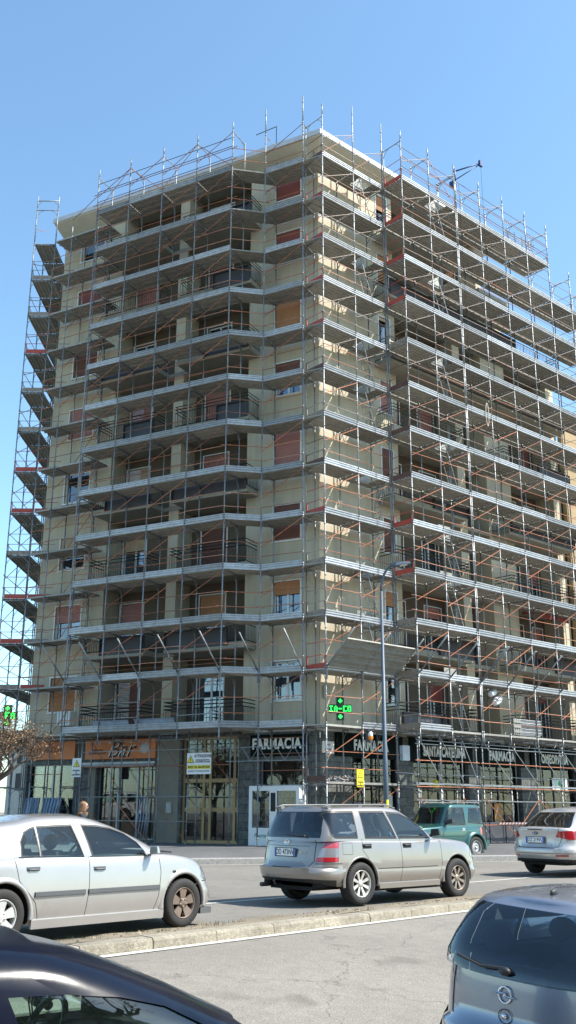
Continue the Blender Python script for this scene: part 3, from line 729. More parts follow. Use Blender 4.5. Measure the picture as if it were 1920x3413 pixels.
# --- P: right facade, next to the corner
p = Run('scaffold run on the right facade between the corner and the street lamp', MR)
pp = [0, -BAY, -2*BAY]
p.frames(pp, range(-2, 12)); p.frames([0], [12])
for x, z in ((0, 26.54), (-BAY, 27.4), (-2*BAY, 27.5)):
    mb = MB(); z0 = 26. if x == 0 else 24.; mb.tube((0, 0, z0), (0, 0, z), RT, 6)
    for q in (.5, 1., 1.5, 2, 2.5, 3): 
        if z0 + q < z: ring(mb, 0, 0, z0 + q)
    if x: mb.tube((0, -1.05, 24), (0, -1.05, 24.6), RT, 6)
    p.part('post', mb.mesh('post', [M_STEEL]), x, 0)
lad = {11: 0, 9: 0, 7: 0, 6: 0, 4: 1, 2: 0, 1: 0}
for L in LV:
    for i in (1, 2):
        h = (i == 2 and (L - 1) in lad); p.bay(pp[i], L, -1, hatch=h, lad=lad.get(L) if i == 2 else None, toe=L > 0 or i == 2, right=True)
E_ = ['wood', 'red', 'wood', 'wood', 'red', 'brown', 'wood', 'brown', 'red', 'red', 'red', 'red', 'brown']
for L in range(13):
    if L: p.part('end_guard', ENDS[E_[L]], 0, 2.*L)
p.part('end_guard', ENDS['brown'], 0, -2.)
for i in (1, 2):
    p.part('brace', BRX_N, pp[i], 24.); 
    p.part('deck', ME['deck'], pp[i], -2.); p.part('guardrail', RAILS[2], pp[i], -2.); p.part('brace', BR_N, pp[i], -2.); p.part('brace', BR_N, pp[i], -4.)
# corner filler decks between B and P frames
for L in LV:
    mb = MB(); mb.add([(sB2-.02, -.02, -.05), (.06, -.02, -.05), (.42, -1.02, -.05), (sB2-.02, -1.02, -.05), (sB2-.02, -.02, 0), (.06, -.02, 0), (.42, -1.02, 0), (sB2-.02, -1.02, 0)], [(0,3,2,1),(4,5,6,7),(0,1,5,4),(1,2,6,5),(2,3,7,6),(3,0,4,7)])
    b.part('deck', mb.mesh('deck', [M_DECK]), 0, 2.*L - .004)
# fan panel: sheets of decking sloping out over the pavement
mb = MB(); th = math.atan2(.70, .76)
for i in range(4):
    prof = plank_prof(0, .325)
    q = [(-(y_) + i*.34, z_) for y_, z_ in prof]
    q = [(y_*math.cos(th) - z_*math.sin(th)*-0 - z_*math.sin(th), y_*math.sin(th) + z_*math.cos(th)) for y_, z_ in q]
    mb.prism(q, 0, -2*BAY - .1, -.05)
p.part('fan_panel', mb.mesh('fan_panel', [M_DECK]), 0, 2.08, .06)
for x in pp: p.part('outrigger_strut', STR, x - .05, 2.)
# --- Q: right facade over the balconies, stepped out
QY = 1.1337; q0 = -(2*BAY + .039)
def Q(i): return q0 - BAY * i
QE = ['wood', 'wood', 'wood', 'red', 'red', 'brown', 'brown', 'brown', 'wood', 'red', 'red', 'red', 'red']
q = Run('scaffold run stepped out over the near balconies of the right facade, with ladders', MR)
q.frames([Q(0), Q(1), Q(2)], range(0, 13), QY)
for x in (Q(0), Q(1), Q(2)):
    mb = MB(); mb.tube((0, 0, 26), (0, 0, 26.45), RT, 6); mb.tube((0, 0, -.5), (0, 0, 0), RT, 6); q.part('post', mb.mesh('post', [M_STEEL]), x, 0, QY)
lq = {9: 0, 7: 0, 5: 0, 3: 0, 2: 0, 0: 0, 11: 0}
for L in LV:
    for i in (0, 1):
        h = i == 1 and (L - 1) in lq
        q.bay(Q(i+1), L, -1, QY, hatch=h, lad=lq.get(L) if i == 1 else None, rin=False, toe=not (L == 0 and i == 1), right=True, console=L > 0)
    q.part('end_guard', ENDS[QE[L]], Q(0), 2.*L, QY)
    if L < 12: q.part('inner_pipe', RAILG, Q(1), 2.*L + 1.35, -.02); 
q.part('guardrail', TG, Q(1), 24.1, QY); q.part('guardrail', TG, Q(2), 24.1, QY); q.part('brace', BRX_P, Q(2), 24., QY)
r = Run('long scaffold run over the far balconies of the right facade', MR)
xs = [Q(2) - .09] + [Q(i) for i in range(3, 9)]
r.frames(xs[:5], range(0, 13), QY); r.frames(xs[5:], range(0, 12), QY)
for j, x in enumerate(xs):
    mb = MB(); zt = 26.4 if j < 5 else 24.35; z0 = 26 if j < 5 else 24; mb.tube((0, 0, z0), (0, 0, zt), RT, 6); mb.tube((0, 0, -.5), (0, 0, 0), RT, 6); r.part('post', mb.mesh('post', [M_STEEL]), x, 0, QY)
for L in LV:
    for j in range(6):
        if L == 12 and j > 3: continue
        x1 = xs[j+1]; r.bay(x1, L, -1, QY, sx=(xs[j]-x1)/BAY, toe=L > 0, brace=True, right=True, console=L > 0)
    r.part('end_guard', ENDS['wood'], xs[4 if L == 12 else 5], 2.*L, QY)
for j in range(4): r.part('guardrail', TG, xs[j+1], 24.1, QY)
for L in range(0, 12, 2): r.part('inner_pipe', RAILG, xs[2], 2.*L + 1.3, -.02); r.part('inner_pipe', RAILG, xs[3], 2.*L + 1.3, -.02)
for j in range(0, 7, 2): r.part('outrigger_strut', STR, xs[j] - .05, 2., QY)
r.part('outrigger_strut', STR, xs[1]-.05, 2., QY); r.part('outrigger_strut', STR, xs[3]-.05, 2., QY)
for x in (Q(0), Q(1), Q(2)): q.part('outrigger_strut', STR, x - .05, 2., QY)
# ground trestles under Q
GQ = frame_mesh(2.15); gB = MB(); gB.box((-.12, -.12, 0), (.12, .12, .03)); gB = gB.mesh('base_plate', [M_WOOD])
def ground_run(run, xs_, y=.75):
    for x in xs_:
        for z in (-4.22, -2.17): run.part('trestle_frame', GQ, x, z, y)
        run.part('base_plate', gB, x, -4.24, y); run.part('base_plate', gB, x, -4.24, y-1.05)
    for i in range(len(xs_) - 1):
        L_ = xs_[i] - xs_[i+1]; mb = MB()
        for z, m_, yy in ((-2.02, 0, .03), (-2.1, 1, .05), (-1.15, 1, .03), (-1.6, 0, -1.0), (-2.6, 0, .03), (-3.5, 1, .03), (-.55, 0, .03)):
            mb.tube((-.15, yy, z), (L_ + .15, yy, z + random.uniform(-.02, .02)), .02, 5, mi=m_)
        if i % 2 == 0: mb.tube((0, .05, -3.9), (L_, .05, -2.5), .018, 5, mi=1)
        else: mb.tube((0, .05, -2.5), (L_, .05, -3.9), .018, 5, mi=1); mb.tube((0, -.9, -3.9), (L_, -.9, -2.5), .018, 5, mi=1)
        mb.tube((0, .05, -1.9), (L_, .05, -.3), .018, 5, mi=0)
        mb.box((0, -.5, -2.0), (L_, -.1, -1.96), 0)
        run.part('guardrail', mb.mesh('guardrail', [M_STEEL, M_RUST]), xs_[i+1], 0, y)
ground_run(q, [-4.0, -5.3, -6.6, -7.5]); ground_run(r, [-7.9, -9.7, -11.5, -13.3, -15.1, -16.9])
for run, xa, xb in ((q, -7.7, -3.9), (r, -17.0, -7.8)):
    mb = MB(); n = int((xb - xa) / .3)
    for i in range(n):
        x = xa + i * .3; mb.tube((x, .8, -.12 if i % 2 else -.42), (x + .3, .8, -.42 if i % 2 else -.12), .011, 4)
    for z in (-.12, -.42): mb.tube((xa, .8, z), (xb, .8, z), .018, 5)
    run.part('lattice_beam', mb.mesh('lattice_beam', [M_STEEL]), 0, 0)
# ================================================================== GROUND
def asphalt(name, c, gr, patch=.12):
    m = bpy.data.materials.new(name); m.use_nodes = True; nt = m.node_tree; L = nt.links; b = nt.nodes['Principled BSDF']; b.inputs['Roughness'].default_value = .88
    tc = nt.nodes.new('ShaderNodeTexCoord')
    def noise(s, d, lo, hi, f0=.3, f1=.7):
        n = nd(nt, 'ShaderNodeTexNoise'); n.inputs['Scale'].default_value = s; n.inputs['Detail'].default_value = d; L.new(tc.outputs['Object'], n.inputs['Vector'])
        r_ = nd(nt, 'ShaderNodeMapRange'); r_.inputs['From Min'].default_value = f0; r_.inputs['From Max'].default_value = f1; r_.inputs['To Min'].default_value = lo; r_.inputs['To Max'].default_value = hi
        L.new(n.outputs['Fac'], r_.inputs['Value']); return r_.outputs[0], n.outputs['Fac']
    a, f = noise(70, 3, 1 - gr, 1 + gr); c2, _ = noise(.35, 4, 1 - patch, 1 + patch); c3, _ = noise(6, 5, .92, 1.08)
    v = nd(nt, 'ShaderNodeMath', operation='MULTIPLY'); L.new(a, v.inputs[0]); L.new(c2, v.inputs[1])
    v2 = nd(nt, 'ShaderNodeMath', operation='MULTIPLY'); L.new(v.outputs[0], v2.inputs[0]); L.new(c3, v2.inputs[1])
    # long cracks with ragged edges, and darker blotches where oil and tar have dropped
    dn = nd(nt, 'ShaderNodeTexNoise'); dn.inputs['Scale'].default_value = 2.2; dn.inputs['Detail'].default_value = 6; L.new(tc.outputs['Object'], dn.inputs['Vector'])
    dm = nd(nt, 'ShaderNodeVectorMath', operation='MULTIPLY_ADD'); dm.inputs[1].default_value = (.9, .9, .9); L.new(dn.outputs['Color'], dm.inputs[0]); L.new(tc.outputs['Object'], dm.inputs[2])
    vo = nd(nt, 'ShaderNodeTexVoronoi', feature='DISTANCE_TO_EDGE'); vo.inputs['Scale'].default_value = .23; L.new(dm.outputs[0], vo.inputs['Vector'])
    cr_ = nd(nt, 'ShaderNodeMapRange'); cr_.inputs['From Min'].default_value = .0; cr_.inputs['From Max'].default_value = .0035; cr_.inputs['To Min'].default_value = .55; cr_.inputs['To Max'].default_value = 1; L.new(vo.outputs['Distance'], cr_.inputs['Value'])
    v3 = nd(nt, 'ShaderNodeMath', operation='MULTIPLY'); L.new(v2.outputs[0], v3.inputs[0]); L.new(cr_.outputs[0], v3.inputs[1])
    ob, _ = noise(1.1, 2, .72, 1., .26, .36); v4 = nd(nt, 'ShaderNodeMath', operation='MULTIPLY'); L.new(v3.outputs[0], v4.inputs[0]); L.new(ob, v4.inputs[1]); v2 = v4
    s = nd(nt, 'ShaderNodeVectorMath', operation='SCALE'); s.inputs[0].default_value = c; L.new(v2.outputs[0], s.inputs['Scale']); L.new(s.outputs[0], b.inputs['Base Color'])
    bp = nd(nt, 'ShaderNodeBump'); bp.inputs['Strength'].default_value = .6; bp.inputs['Distance'].default_value = .01; L.new(f, bp.inputs['Height']); L.new(bp.outputs[0], b.inputs['Normal'])
    return m
M_ASPH = asphalt('asphalt_worn', (.195, .177, .15), .38); M_ASPH2 = asphalt('asphalt_far_road', (.17, .156, .134), .3); M_PAVE = asphalt('pavement_asphalt', (.10, .10, .10), .3, .2)
M_DIRT = asphalt('dirt_strip', (.20, .165, .115), .5, .3); M_KERB = mat('kerb_stone', (.27, .24, .185), .9, 0, var=.35, scale=22, var2=.22, scale2=2.2, bump=.8, bscale=60)
M_PAINT = mat('road_paint', (.50, .48, .42), .7, 0, var=.25, scale=25, bump=.2)
def sheet(name, poly, z, m, kind='structure'):
    mb = MB(); zz = z if isinstance(z, (list, tuple)) else [z] * len(poly)
    mb.add([(p[0], p[1], zz[i]) for i, p in enumerate(poly)], [tuple(range(len(poly)))]); return tag(mb.build(name, [m]), kind=kind)
def kx(y): return 15.21 + (-10.59 - y) * .113 + .0035 * (max(0, abs(y + 14) - 5)) * 0
sheet('ground', [(-900, -900), (kx(-900) if 0 else 16, -900), (16, -900), (16, -80), (kx(-80)+.1, -80), (kx(80)+.1, 80), (16, 80), (16, 900), (-900, 900)], -.02, M_ASPH2)
sheet('ground_behind', [(16, -900), (900, -900), (900, 900), (16, 900)], -.50, M_ASPH2)
mb = MB(); rows_ = []
for yy in range(-80, 81, 4):
    for (dx_, z_) in ((0, -.004), (1.0, -.03), (2.5, -.16), (4.0, -.34), (5.2, -.45), (9, -.47), (60, -.47)): mb.v.append((kx(yy) + dx_ if dx_ < 9 else 16 + dx_, yy, z_))
for i in range(40):
    for k in range(6): mb.f.append([i*7+k, i*7+k+1, i*7+k+8, i*7+k+7]); mb.m.append(0); mb.sm.append(True)
tag(mb.build('near_road', [M_ASPH]), kind='structure')
ya, yb = -60, 60
o = sheet('road_edge_line', [(kx(ya)-.0, ya), (kx(ya)+.15, ya), (kx(yb)+.15, yb), (kx(yb)-.0, yb)], .001, M_PAINT)
# kerb stones of the median: one thing per stone near by
y = -24.
ks = 0
M_KJ = mat('kerb_joint', (.08, .07, .055), .9, 0)
kb = MB(); kb.add([(kx(-60)-.27, -60, .10), (kx(-60)-.04, -60, .10), (kx(60)-.04, 60, .10), (kx(60)-.27, 60, .10)], [(0,1,2,3)]); kb.add([(kx(-60)-.04, -60, -.02), (kx(60)-.04, 60, -.02), (kx(60)-.04, 60, .10), (kx(-60)-.04, -60, .10)], [(0,1,2,3)])
tag(kb.build('kerb', [M_KJ]), kind='structure')
rk = random.Random(4)
pos = ['leftmost, partly behind the dark car roof', 'second from the dark car roof']
KST = []
while y < 8:
    Ls = 1.0 + (0.01 if ks % 2 else .0); y2 = y + Ls - .012; c = .018
    e0 = kx(y) - .02; e1 = kx(y2) - .02; j = rk.uniform(-.006, .006)
    mb = MB(); A_ = []
    zt = .115 + j
    for (yy, e) in ((y, e0), (y2, e1)):
        A_.append([(e-.25, yy, 0), (e-.25, yy, zt), (e-.03, yy, zt), (e-.004, yy, zt-.012), (e+.004+j, yy, zt-.035), (e+.012+j, yy, -.01)])
    mb.add(A_[0] + A_[1], [(i, i+1, 6+i+1, 6+i) for i in range(5)] + [(0,1,2,3,4,5), (6,11,10,9,8,7)])
    KST.append(mb); o = tag(mb.build('kerb_stone', [M_KERB]), label='pale stone block in the median kerb', cat='kerb stone', group='kerb stones along the median'); KST[-1] = o
    y += Ls; ks += 1
# dirt strip behind the kerb
mb = MB(); n = 120; rnd = random.Random(8)
prev = None
for i in range(n + 1):
    yy = -26 + i * .42; x0 = kx(yy) - .26; w_ = 1.25 + rnd.uniform(-.18, .18)
    row = [(x0, yy, .112 + rnd.uniform(-.006, .012)), (x0 - .35*w_, yy, .07 + rnd.uniform(-.01, .02)), (x0 - .7*w_, yy, .03 + rnd.uniform(0, .012)), (x0 - w_, yy, .002), (x0 - w_ - .12, yy, -.012)]
    o_ = len(mb.v); mb.v += row
    if prev is not None:
        for k in range(4): mb.f.append([prev + k, prev + k + 1, o_ + k + 1, o_ + k]); mb.m.append(0); mb.sm.append(True)
    prev = o_
tag(mb.build('median_verge', [M_DIRT]), kind='structure')
# dry leaves and litter on the verge
mb = MB()
for i in range(2600):
    yy = rnd.uniform(-21, 2); cl = math.sin(yy*2.1) + math.sin(yy*.9 + 1)
    if rnd.random() > .35 + .3*cl: continue
    t = rnd.random() ** .8; x = kx(yy) - .24 - t * 1.2; z = .118*(1-t) + .008; r_ = rnd.uniform(.008, .03); a_ = rnd.uniform(0, 6.3); dz = rnd.uniform(.0, .02)
    mb.add([(x + r_*math.cos(a_), yy + r_*math.sin(a_), z), (x - r_*.5*math.sin(a_), yy + r_*.5*math.cos(a_), z + dz), (x - r_*math.cos(a_), yy - r_*math.sin(a_), z+.002), (x + r_*.5*math.sin(a_), yy - r_*.5*math.cos(a_), z)], [(0,1,2,3)], rnd.choice((0, 0, 1, 2)))
tag(mb.build('dry_leaves', [mat('leaf_brown', (.13, .085, .05), .9), mat('leaf_pale', (.32, .26, .17), .9), mat('leaf_dark', (.05, .04, .03), .9)]), 'dry leaves, gravel and litter scattered on the median verge', 'leaf litter', kind='stuff')
mb = MB()
for i in range(700):
    yy = rnd.uniform(-20, -15); t = rnd.uniform(.4, 1.); x = kx(yy) - .24 - t*1.15; z = .118*(1-t)
    if math.sin(yy*5) + math.sin(yy*13) < .2: continue
    h = rnd.uniform(.03, .08); dx = rnd.uniform(-.02, .02); mb.add([(x-.004, yy, z), (x+.004, yy, z), (x+dx, yy+dx, z+h)], [(0,1,2)])
tag(mb.build('weeds', [mat('weed_green', (.10, .13, .04), .8)]), 'thin weeds sprouting on the verge beside the silver hatchback', 'weeds', kind='stuff')
# pavement in front of the building
def pk(t): return Vector((.9 + 4.16*t, -6.0 + 9.5*t, 0))   # kerb line
nk = Vector((-9.5, 4.16, 0)).normalized()
def pz(p, z): return (p.x, p.y, z)
ta, tb = -4.5, 4.5
mb = MB(); a_, b_ = pk(ta), pk(tb)
mb.add([pz(a_ + nk*.25, .15), pz(b_ + nk*.25, .15), pz(b_ + nk*2.6, .315), pz(a_ + nk*2.6, .315), pz(b_ + nk*60, .32), pz(a_ + nk*60, .32)], [(0,1,2,3), (3,2,4,5)])
tag(mb.build('pavement', [M_PAVE]), kind='structure')
mb = MB(); mb.hexa([pz(a_, -.1), pz(b_, -.1), pz(b_ + nk*.25, -.1), pz(a_ + nk*.25, -.1), pz(a_, .13), pz(b_, .13), pz(b_ + nk*.25, .153), pz(a_ + nk*.25, .153)])
tag(mb.build('pavement_kerb', [mat('granite_kerb', (.27, .26, .24), .85, 0, var=.3, scale=15)]), kind='structure')
mb = MB(); mb.add([pz(a_ - nk*.62, -.012), pz(b_ - nk*.62, -.012), pz(b_ - nk*.5, -.012), pz(a_ - nk*.5, -.012)], [(0,1,2,3)])
tag(mb.build('far_road_line', [M_PAINT]), kind='structure')
mb = MB(); mb.add([(12.2, -22, -.014), (12.33, -22, -.014), (9.6, 12, -.014), (9.47, 12, -.014)], [(0,1,2,3)]); tag(mb.build('lane_line', [M_PAINT]), kind='structure')
# ================================================================== NEIGHBOUR BUILDINGS
M_PEACH = mat('peach_render', (.36, .19, .12), .85, 0, var=.07, var2=.08); M_OCHRE = mat('ochre_render', (.36, .26, .14), .85, 0, var=.07, var2=.08)
nb = empty('apartment_building', MR.translation, label='lower orange and ochre apartment block beyond the right end of the scaffolded one', cat='building'); 
nb.matrix_local = MR
mb = MB(); mb.box((-40, -12, -4.3), (-18.45, -1.2, 14.8)); mb.build('wall', [M_PEACH], nb)
mb = MB(); mb.box((-19.6, -1.19, -4.3), (-18.16, -.95, 16.8)); mb.build('pilaster', [M_OCHRE], nb)
mb = MB(); mb.box((-40.2, -12.2, 14.8), (-18.3, -.55, 15.1)); mb.build('roof', [M_CLAD], nb)
for k in range(5):
    mb = MB(); mb.box((-27, -1.19, FL(k)-.1), (-20.4, -.1, FL(k)+.05)); 
    s_ = mb.build('balcony_slab', [M_SOFFIT], nb)
    mb = MB()
    for i in range(54): mb.tube((-27 + i*.124, -.12, FL(k)+.05), (-27 + i*.124, -.12, FL(k)+1.0), .012, 4)
    mb.tube((-27, -.12, FL(k)+1.0), (-20.4, -.12, FL(k)+1.0), .025, 4); mb.build('balcony_railing', [M_RAIL], s_)
    mb = MB(); mb.box((-25, -1.205, FL(k)+.2), (-23.6, -1.17, FL(k)+2.4)); mb.build('window', [SH['red']], nb)
# a distant low block and trees on the left, seen past the flank
fb = empty('apartment_building', (-62, 30, 0), label='distant pale building low on the left behind the flank scaffolding', cat='building')
mb = MB(); mb.box((-12, -6, 0), (12, 6, 9)); mb.build('wall', [mat('far_wall', (.42, .40, .36), .85)], fb)
mb = MB(); mb.box((-12.4, -6.4, 9), (12.4, 6.4, 9.5)); mb.build('roof', [M_SOFFIT], fb)
for i in range(6):
    mb = MB(); mb.box((-10 + i*3.6, -6.05, 3.5), (-8.8 + i*3.6, -5.98, 5.2)); mb.box((-10 + i*3.6, -6.05, 6.2), (-8.8 + i*3.6, -5.98, 7.9)); mb.build('window', [M_BLACK], fb)
# ---- buildings on the camera's side of the road: only ever seen mirrored in glass and paint
ob = empty('apartment_building', (52, -34, 0), label='pale apartment block behind the camera, mirrored in the shop windows', cat='building')
ob.rotation_euler = (0, 0, R(20))
mb = MB(); wallgrid(mb, -30, 30, 0, 16, 0, [(-28 + i*3.4, -26.6 + i*3.4, 1 + 3.1*k + (.8 if k else 0), 3.2 + 3.1*k) for i in range(17) for k in range(5)], .3); mb.xf(Matrix.Rotation(PI/2, 4, 'Z')); mb.build('wall', [mat('mirror_wall', (.24, .22, .20), .85, var=.1)], ob)
mb = MB(); mb.box((.4, -30, 0), (10, 30, 16)); mb.build('core', [M_BLACK], ob)
mb = MB(); mb.box((-.6, -30.5, 16), (10.5, 30.5, 16.5)); mb.build('roof', [M_SOFFIT], ob)
# ================================================================== STREET LAMP
M_LAMP = mat('lamp_post_paint', (.075, .10, .13), .5, .2, var=.1)
lp = empty('street_lamp', (2.75, .10, .2), label='tall blue grey street lamp with a flat head in front of the corner', cat='street lamp')
Hd = Vector((.66, .75, 0)); Hp = 10.15
mb = MB(); mb.path([(0, 0, -.1), (0, 0, 3), (0, 0, 3.02), (0, 0, Hp-1.4)], [.095, .085, .075, .05], 12)
pts = []
for i in range(9):
    t = i/8*PI/2*.93; pts.append(Hd * (.5*(1-math.cos(t))) + Vector((0, 0, Hp-1.4 + .95*math.sin(t))))
mb.path(pts, .042, 10); mb.lathe([(.12, 0), (.12, .5), (.10, .52)], (0, 0, -.1), (0, 0, 1), 12); mb.build('pole', [M_LAMP], lp)
e_ = pts[-1]; mb = MB(); Sd = Vector((-.75, .66, 0))
def lh(u_, v_, z_): q_ = e_ + Hd*u_ + Sd*v_ + Vector((0, 0, z_)); return tuple(q_)
mb.add([lh(-.1,-.06,-.03), lh(-.1,.06,-.03), lh(.08,.16,-.04), lh(.62,.14,.05), lh(.62,-.14,.05), lh(.08,-.16,-.04),
        lh(-.1,-.05,.06), lh(-.1,.05,.06), lh(.10,.12,.10), lh(.58,.10,.12), lh(.58,-.10,.12), lh(.10,-.12,.10)],
       [(0,1,2,5), (2,3,4,5), (6,11,8,7), (8,11,10,9), (0,6,7,1), (1,7,8,2), (2,8,9,3), (3,9,10,4), (4,10,11,5), (5,11,6,0)])
hd = mb.build('lamp_head', [M_LAMP], lp)
mb = MB(); mb.add([lh(.25,.11,-.005), lh(.5,.11,.035), lh(.5,-.11,.035), lh(.25,-.11,-.005), lh(.25,.11,-.025), lh(.5,.11,.02), lh(.5,-.11,.02), lh(.25,-.11,-.025)], [(0,1,2,3), (4,7,6,5), (0,4,5,1), (1,5,6,2), (2,6,7,3), (3,7,4,0)])
mb.build('lens', [mat('lamp_lens', (.75, .76, .72), .3)], hd)
M_YEL = mat('sign_yellow', (.75, .62, .02), .5, 0, var=.08)
STK = math.pi*1.25
mb = MB(); mb.lathe([(.0935, 1.0), (.0925, 1.5)], (0, 0, .2), (0, 0, 1), 6, a0=STK, a1=STK+1.1); st_ = mb.build('sticker', [M_YEL], lp)
put_text('PARTENZE', .12, lp.matrix_local.inverted() @ frame_M((2.75 + .066*1.02, .10 - .075*1.02, 1.42), (0, 0, -1), (.75, .66, 0), (.66, -.75, 0)), M_INK, st_, ext=.001, bold=.002) if 0 else None
# ================================================================== SIGNS HUNG ON THE SCAFFOLD
def tri(mb, x, z, r_, y, mi, th=.004):
    P_ = [(x + r_*math.sin(a), y, z + r_*math.cos(a)) for a in (0, 2*PI/3, 4*PI/3)]
    mb.add(P_ + [(p_[0], y+th, p_[2]) for p_ in P_], [(2,1,0), (3,4,5), (0,1,4,3), (1,2,5,4), (2,0,3,5)], mi)
def warn(M, w_, h_, label, panel, texts, trix, triz, trir, trim_=None, tilt=0):
    e = empty('warning_sign', M=M @ Matrix.Rotation(tilt, 4, 'Y'), label=label, cat='warning sign')
    mb = MB(); mb.box((-w_/2, 0, -h_/2), (w_/2, .012, h_/2)); mb.build('panel', [panel], e)
    mb = MB(); tri(mb, trix, triz, trir, .014, 0); tri(mb, trix, triz, trir*.80, .019, 1)
    mb.prism([(trix-.012*trir/.15, triz+trir*.38), (trix+.012*trir/.15, triz+trir*.38), (trix+.006*trir/.15, triz-trir*.08), (trix-.006*trir/.15, triz-trir*.08)], 1, .019, .0265, 0) if 0 else None
    t_ = trir/.15; mb.add([(trix-.014*t_, .0245, triz+.062*t_), (trix+.014*t_, .0245, triz+.062*t_), (trix+.007*t_, .0245, triz-.022*t_), (trix-.007*t_, .0245, triz-.022*t_)], [(0,1,2,3)], 0)
    mb.add([(trix-.011*t_, .0245, triz-.034*t_), (trix+.011*t_, .0245, triz-.034*t_), (trix+.011*t_, .0245, triz-.055*t_), (trix-.011*t_, .0245, triz-.055*t_)], [(0,1,2,3)], 0)
    mb.build('hazard_triangle', [M_INK, M_YEL], e)
    for (b_, s_, x, z, k) in texts: put_text(b_, s_, frame_M((x, .016, z), (-1, 0, 0), (0, 0, 1), (0, 1, 0)), M_INK, e, ext=.001, **k)
    return e
M_SW = mat('sign_white', (.74, .74, .72), .5, 0, var=.04)
e = warn(ML @ Matrix.Translation((5.33, .06, -1.30)), 1.08, .78, 'white notice headed ATTENZIONE on the posts before the bronze entrance door', M_SW,
     [('ATTENZIONE', .15, -.17, .27, dict(bold=.004, sx=.82)), ('PONTEGGIO PROTETTO\nCON SISTEMA D\'ALLARME', .075, -.17, .09, dict(sx=.75, bold=.002)), ('INFO: Tel. 366.4912250', .125, 0, -.13, dict(sx=.80, bold=.004)), ('COLLEGATO CON FORZE DELL\'ORDINE', .065, 0, -.28, dict(sx=.8, bold=.001))], .37, .12, .19)
mb = MB(); mb.box((-.52, .0125, -.20), (.52, .0145, -.06)); mb.build('yellow_band', [M_YEL], e)
warn(ML @ Matrix.Translation((11.17, .10, -1.36)), .46, .74, 'narrow white warning sign reading PONTEGGIO IN ALLESTIMENTO left of the Bar sign', M_SW, [('PONTEGGIO\nIN\nALLESTIMENTO', .09, 0, -.2, dict(sx=.72, bold=.003))], 0, .12, .19)
warn(MR @ Matrix.Translation((-1.62, .06, -1.86)), .36, .62, 'yellow warning sign with black triangle next to the street lamp pole', M_YEL, [('PONTEGGIO\nIN\nALLESTIMENTO', .07, 0, -.2, dict(sx=.7, bold=.002))], 0, .10, .17)
# ================================================================== PHARMACY CROSSES
M_LED = mat('led_green', (.02, .9, .08), .5, 0, var=0, emit=1.6); M_LEDOFF = mat('led_panel', (.01, .03, .015), .4, 0, var=.1)
FONT = {'F': ['111', '100', '110', '100', '100'], 'A': ['010', '101', '111', '101', '101'], 'I': ['111', '010', '010', '010', '111'], '-': ['000', '000', '111', '000', '000'], 'C': ['111', '100', '100', '100', '111'], '+': ['010', '111', '111', '010', '000'], 'O': ['111', '101', '101', '101', '111']}
def led(mb, ch, x, z, px, y):
    for r_, row in enumerate(FONT[ch]):
        for c_, v_ in enumerate(row):
            if v_ == '1': mb.box((x + c_*px, y, z - r_*px), (x + (c_+.86)*px, y+.01, z - (r_-.86)*px))
def cross(M, label, word, arm, hh, wide):
    e = empty('pharmacy_sign', M=M, label=label, cat='pharmacy sign')
    mb = MB(); mb.box((-arm, -.12, -hh), (arm, 0, hh)); mb.box((-wide, -.119, -hh*.36), (wide, .001, hh*.36)); mb.tube((0, -.06, 0), (0, -1.2, 0), .04); mb.build('cabinet', [M_LEDOFF], e)
    e2 = MB(); w_ = arm * .36
    for zc in (hh*.68, -hh*.68): e2.box((-w_*.5, .01, zc-w_*1.4), (w_*.5, .02, zc+w_*1.4)); e2.box((-w_*1.4, .0105, zc-w_*.5), (w_*1.4, .0205, zc+w_*.5))
    n_ = len(word); px = min(2*wide / (n_*4), hh*.68/5)
    x0 = -(n_*4-1)*px/2
    for i, ch in enumerate(word):
        if ch != ' ': led(e2, ch, x0 + i*4*px, px*1.6, px, .012)
    # mirrored so that it reads from the street
    e2.build('lit_letters', [M_LED], e, M=Matrix.Diagonal((-1, 1, 1, 1)) if 0 else None)
    return e
def face_cam(M0, pos_, y_out):
    """sign cabinet standing out from the wall; y_out is the direction it faces"""
    y_ = Vector(y_out).normalized(); x_ = Vector((0, 0, 1)).cross(y_) * -1
    return M0 @ Matrix.Translation(pos_)
Mx = frame_M(tuple(MR @ Vector((-1.05, -.35, .62))), (.62, .78, 0), (.78, -.62, 0))
cross(Mx, 'green LED pharmacy cross showing IA - CO on the right facade near the corner', 'IA-CO', .14, .42, .42)
Mx = frame_M(tuple(ML @ Vector((15.0, .25, .85))), (.66, .751, 0), (.751, -.66, 0))
cross(Mx, 'green LED pharmacy cross showing FA low on the left flank of the block', ' FA', .17, .45, .42)
mb = MB(); mb.box((-.16, -.05, -.22), (.16, .05, .22)); tag(mb.build('junction_box', [mat('box_beige', (.33, .30, .22), .6)], M=MR @ Matrix.Translation((-.95-.2, WY+.06, 1.3))), 'beige junction box on the wall above the corner pharmacy cross', 'junction box')
# alarm lamp on the scaffold
e = empty('alarm_lamp', M=MR @ Matrix.Translation((-2.1, .12, -.35)), label='white and orange alarm beacon in a grey bracket on the right facade scaffold', cat='beacon')
mb = MB(); mb.box((-.17, -.06, -.22), (.17, -.02, .22)); mb.box((-.17, -.02, .19), (.17, .06, .22)); mb.build('bracket', [M_CLAD], e)
mb = MB(); mb.blob((0, .03, .06), (.105, .09, .13), 12, 8); mb.build('housing', [M_WHITE], e)
mb = MB(); mb.lathe([(.10, 0), (.105, -.08), (.08, -.13), (0, -.15)], (0, .03, .0), (0, 0, 1), 14); mb.build('lens', [mat('beacon_orange', (.80, .25, .03), .25, 0)], e)
mb = MB(); mb.box((-.2, -.08, -.28), (.2, .08, .28)); tag(mb.build('electric_box', [mat('electric_box_grey', (.55, .60, .66), .5)], M=MR @ Matrix.Translation((-4.35, -.2, -.85))), 'pale grey electric box strapped to the posts right of the lamp pole', 'electric box')
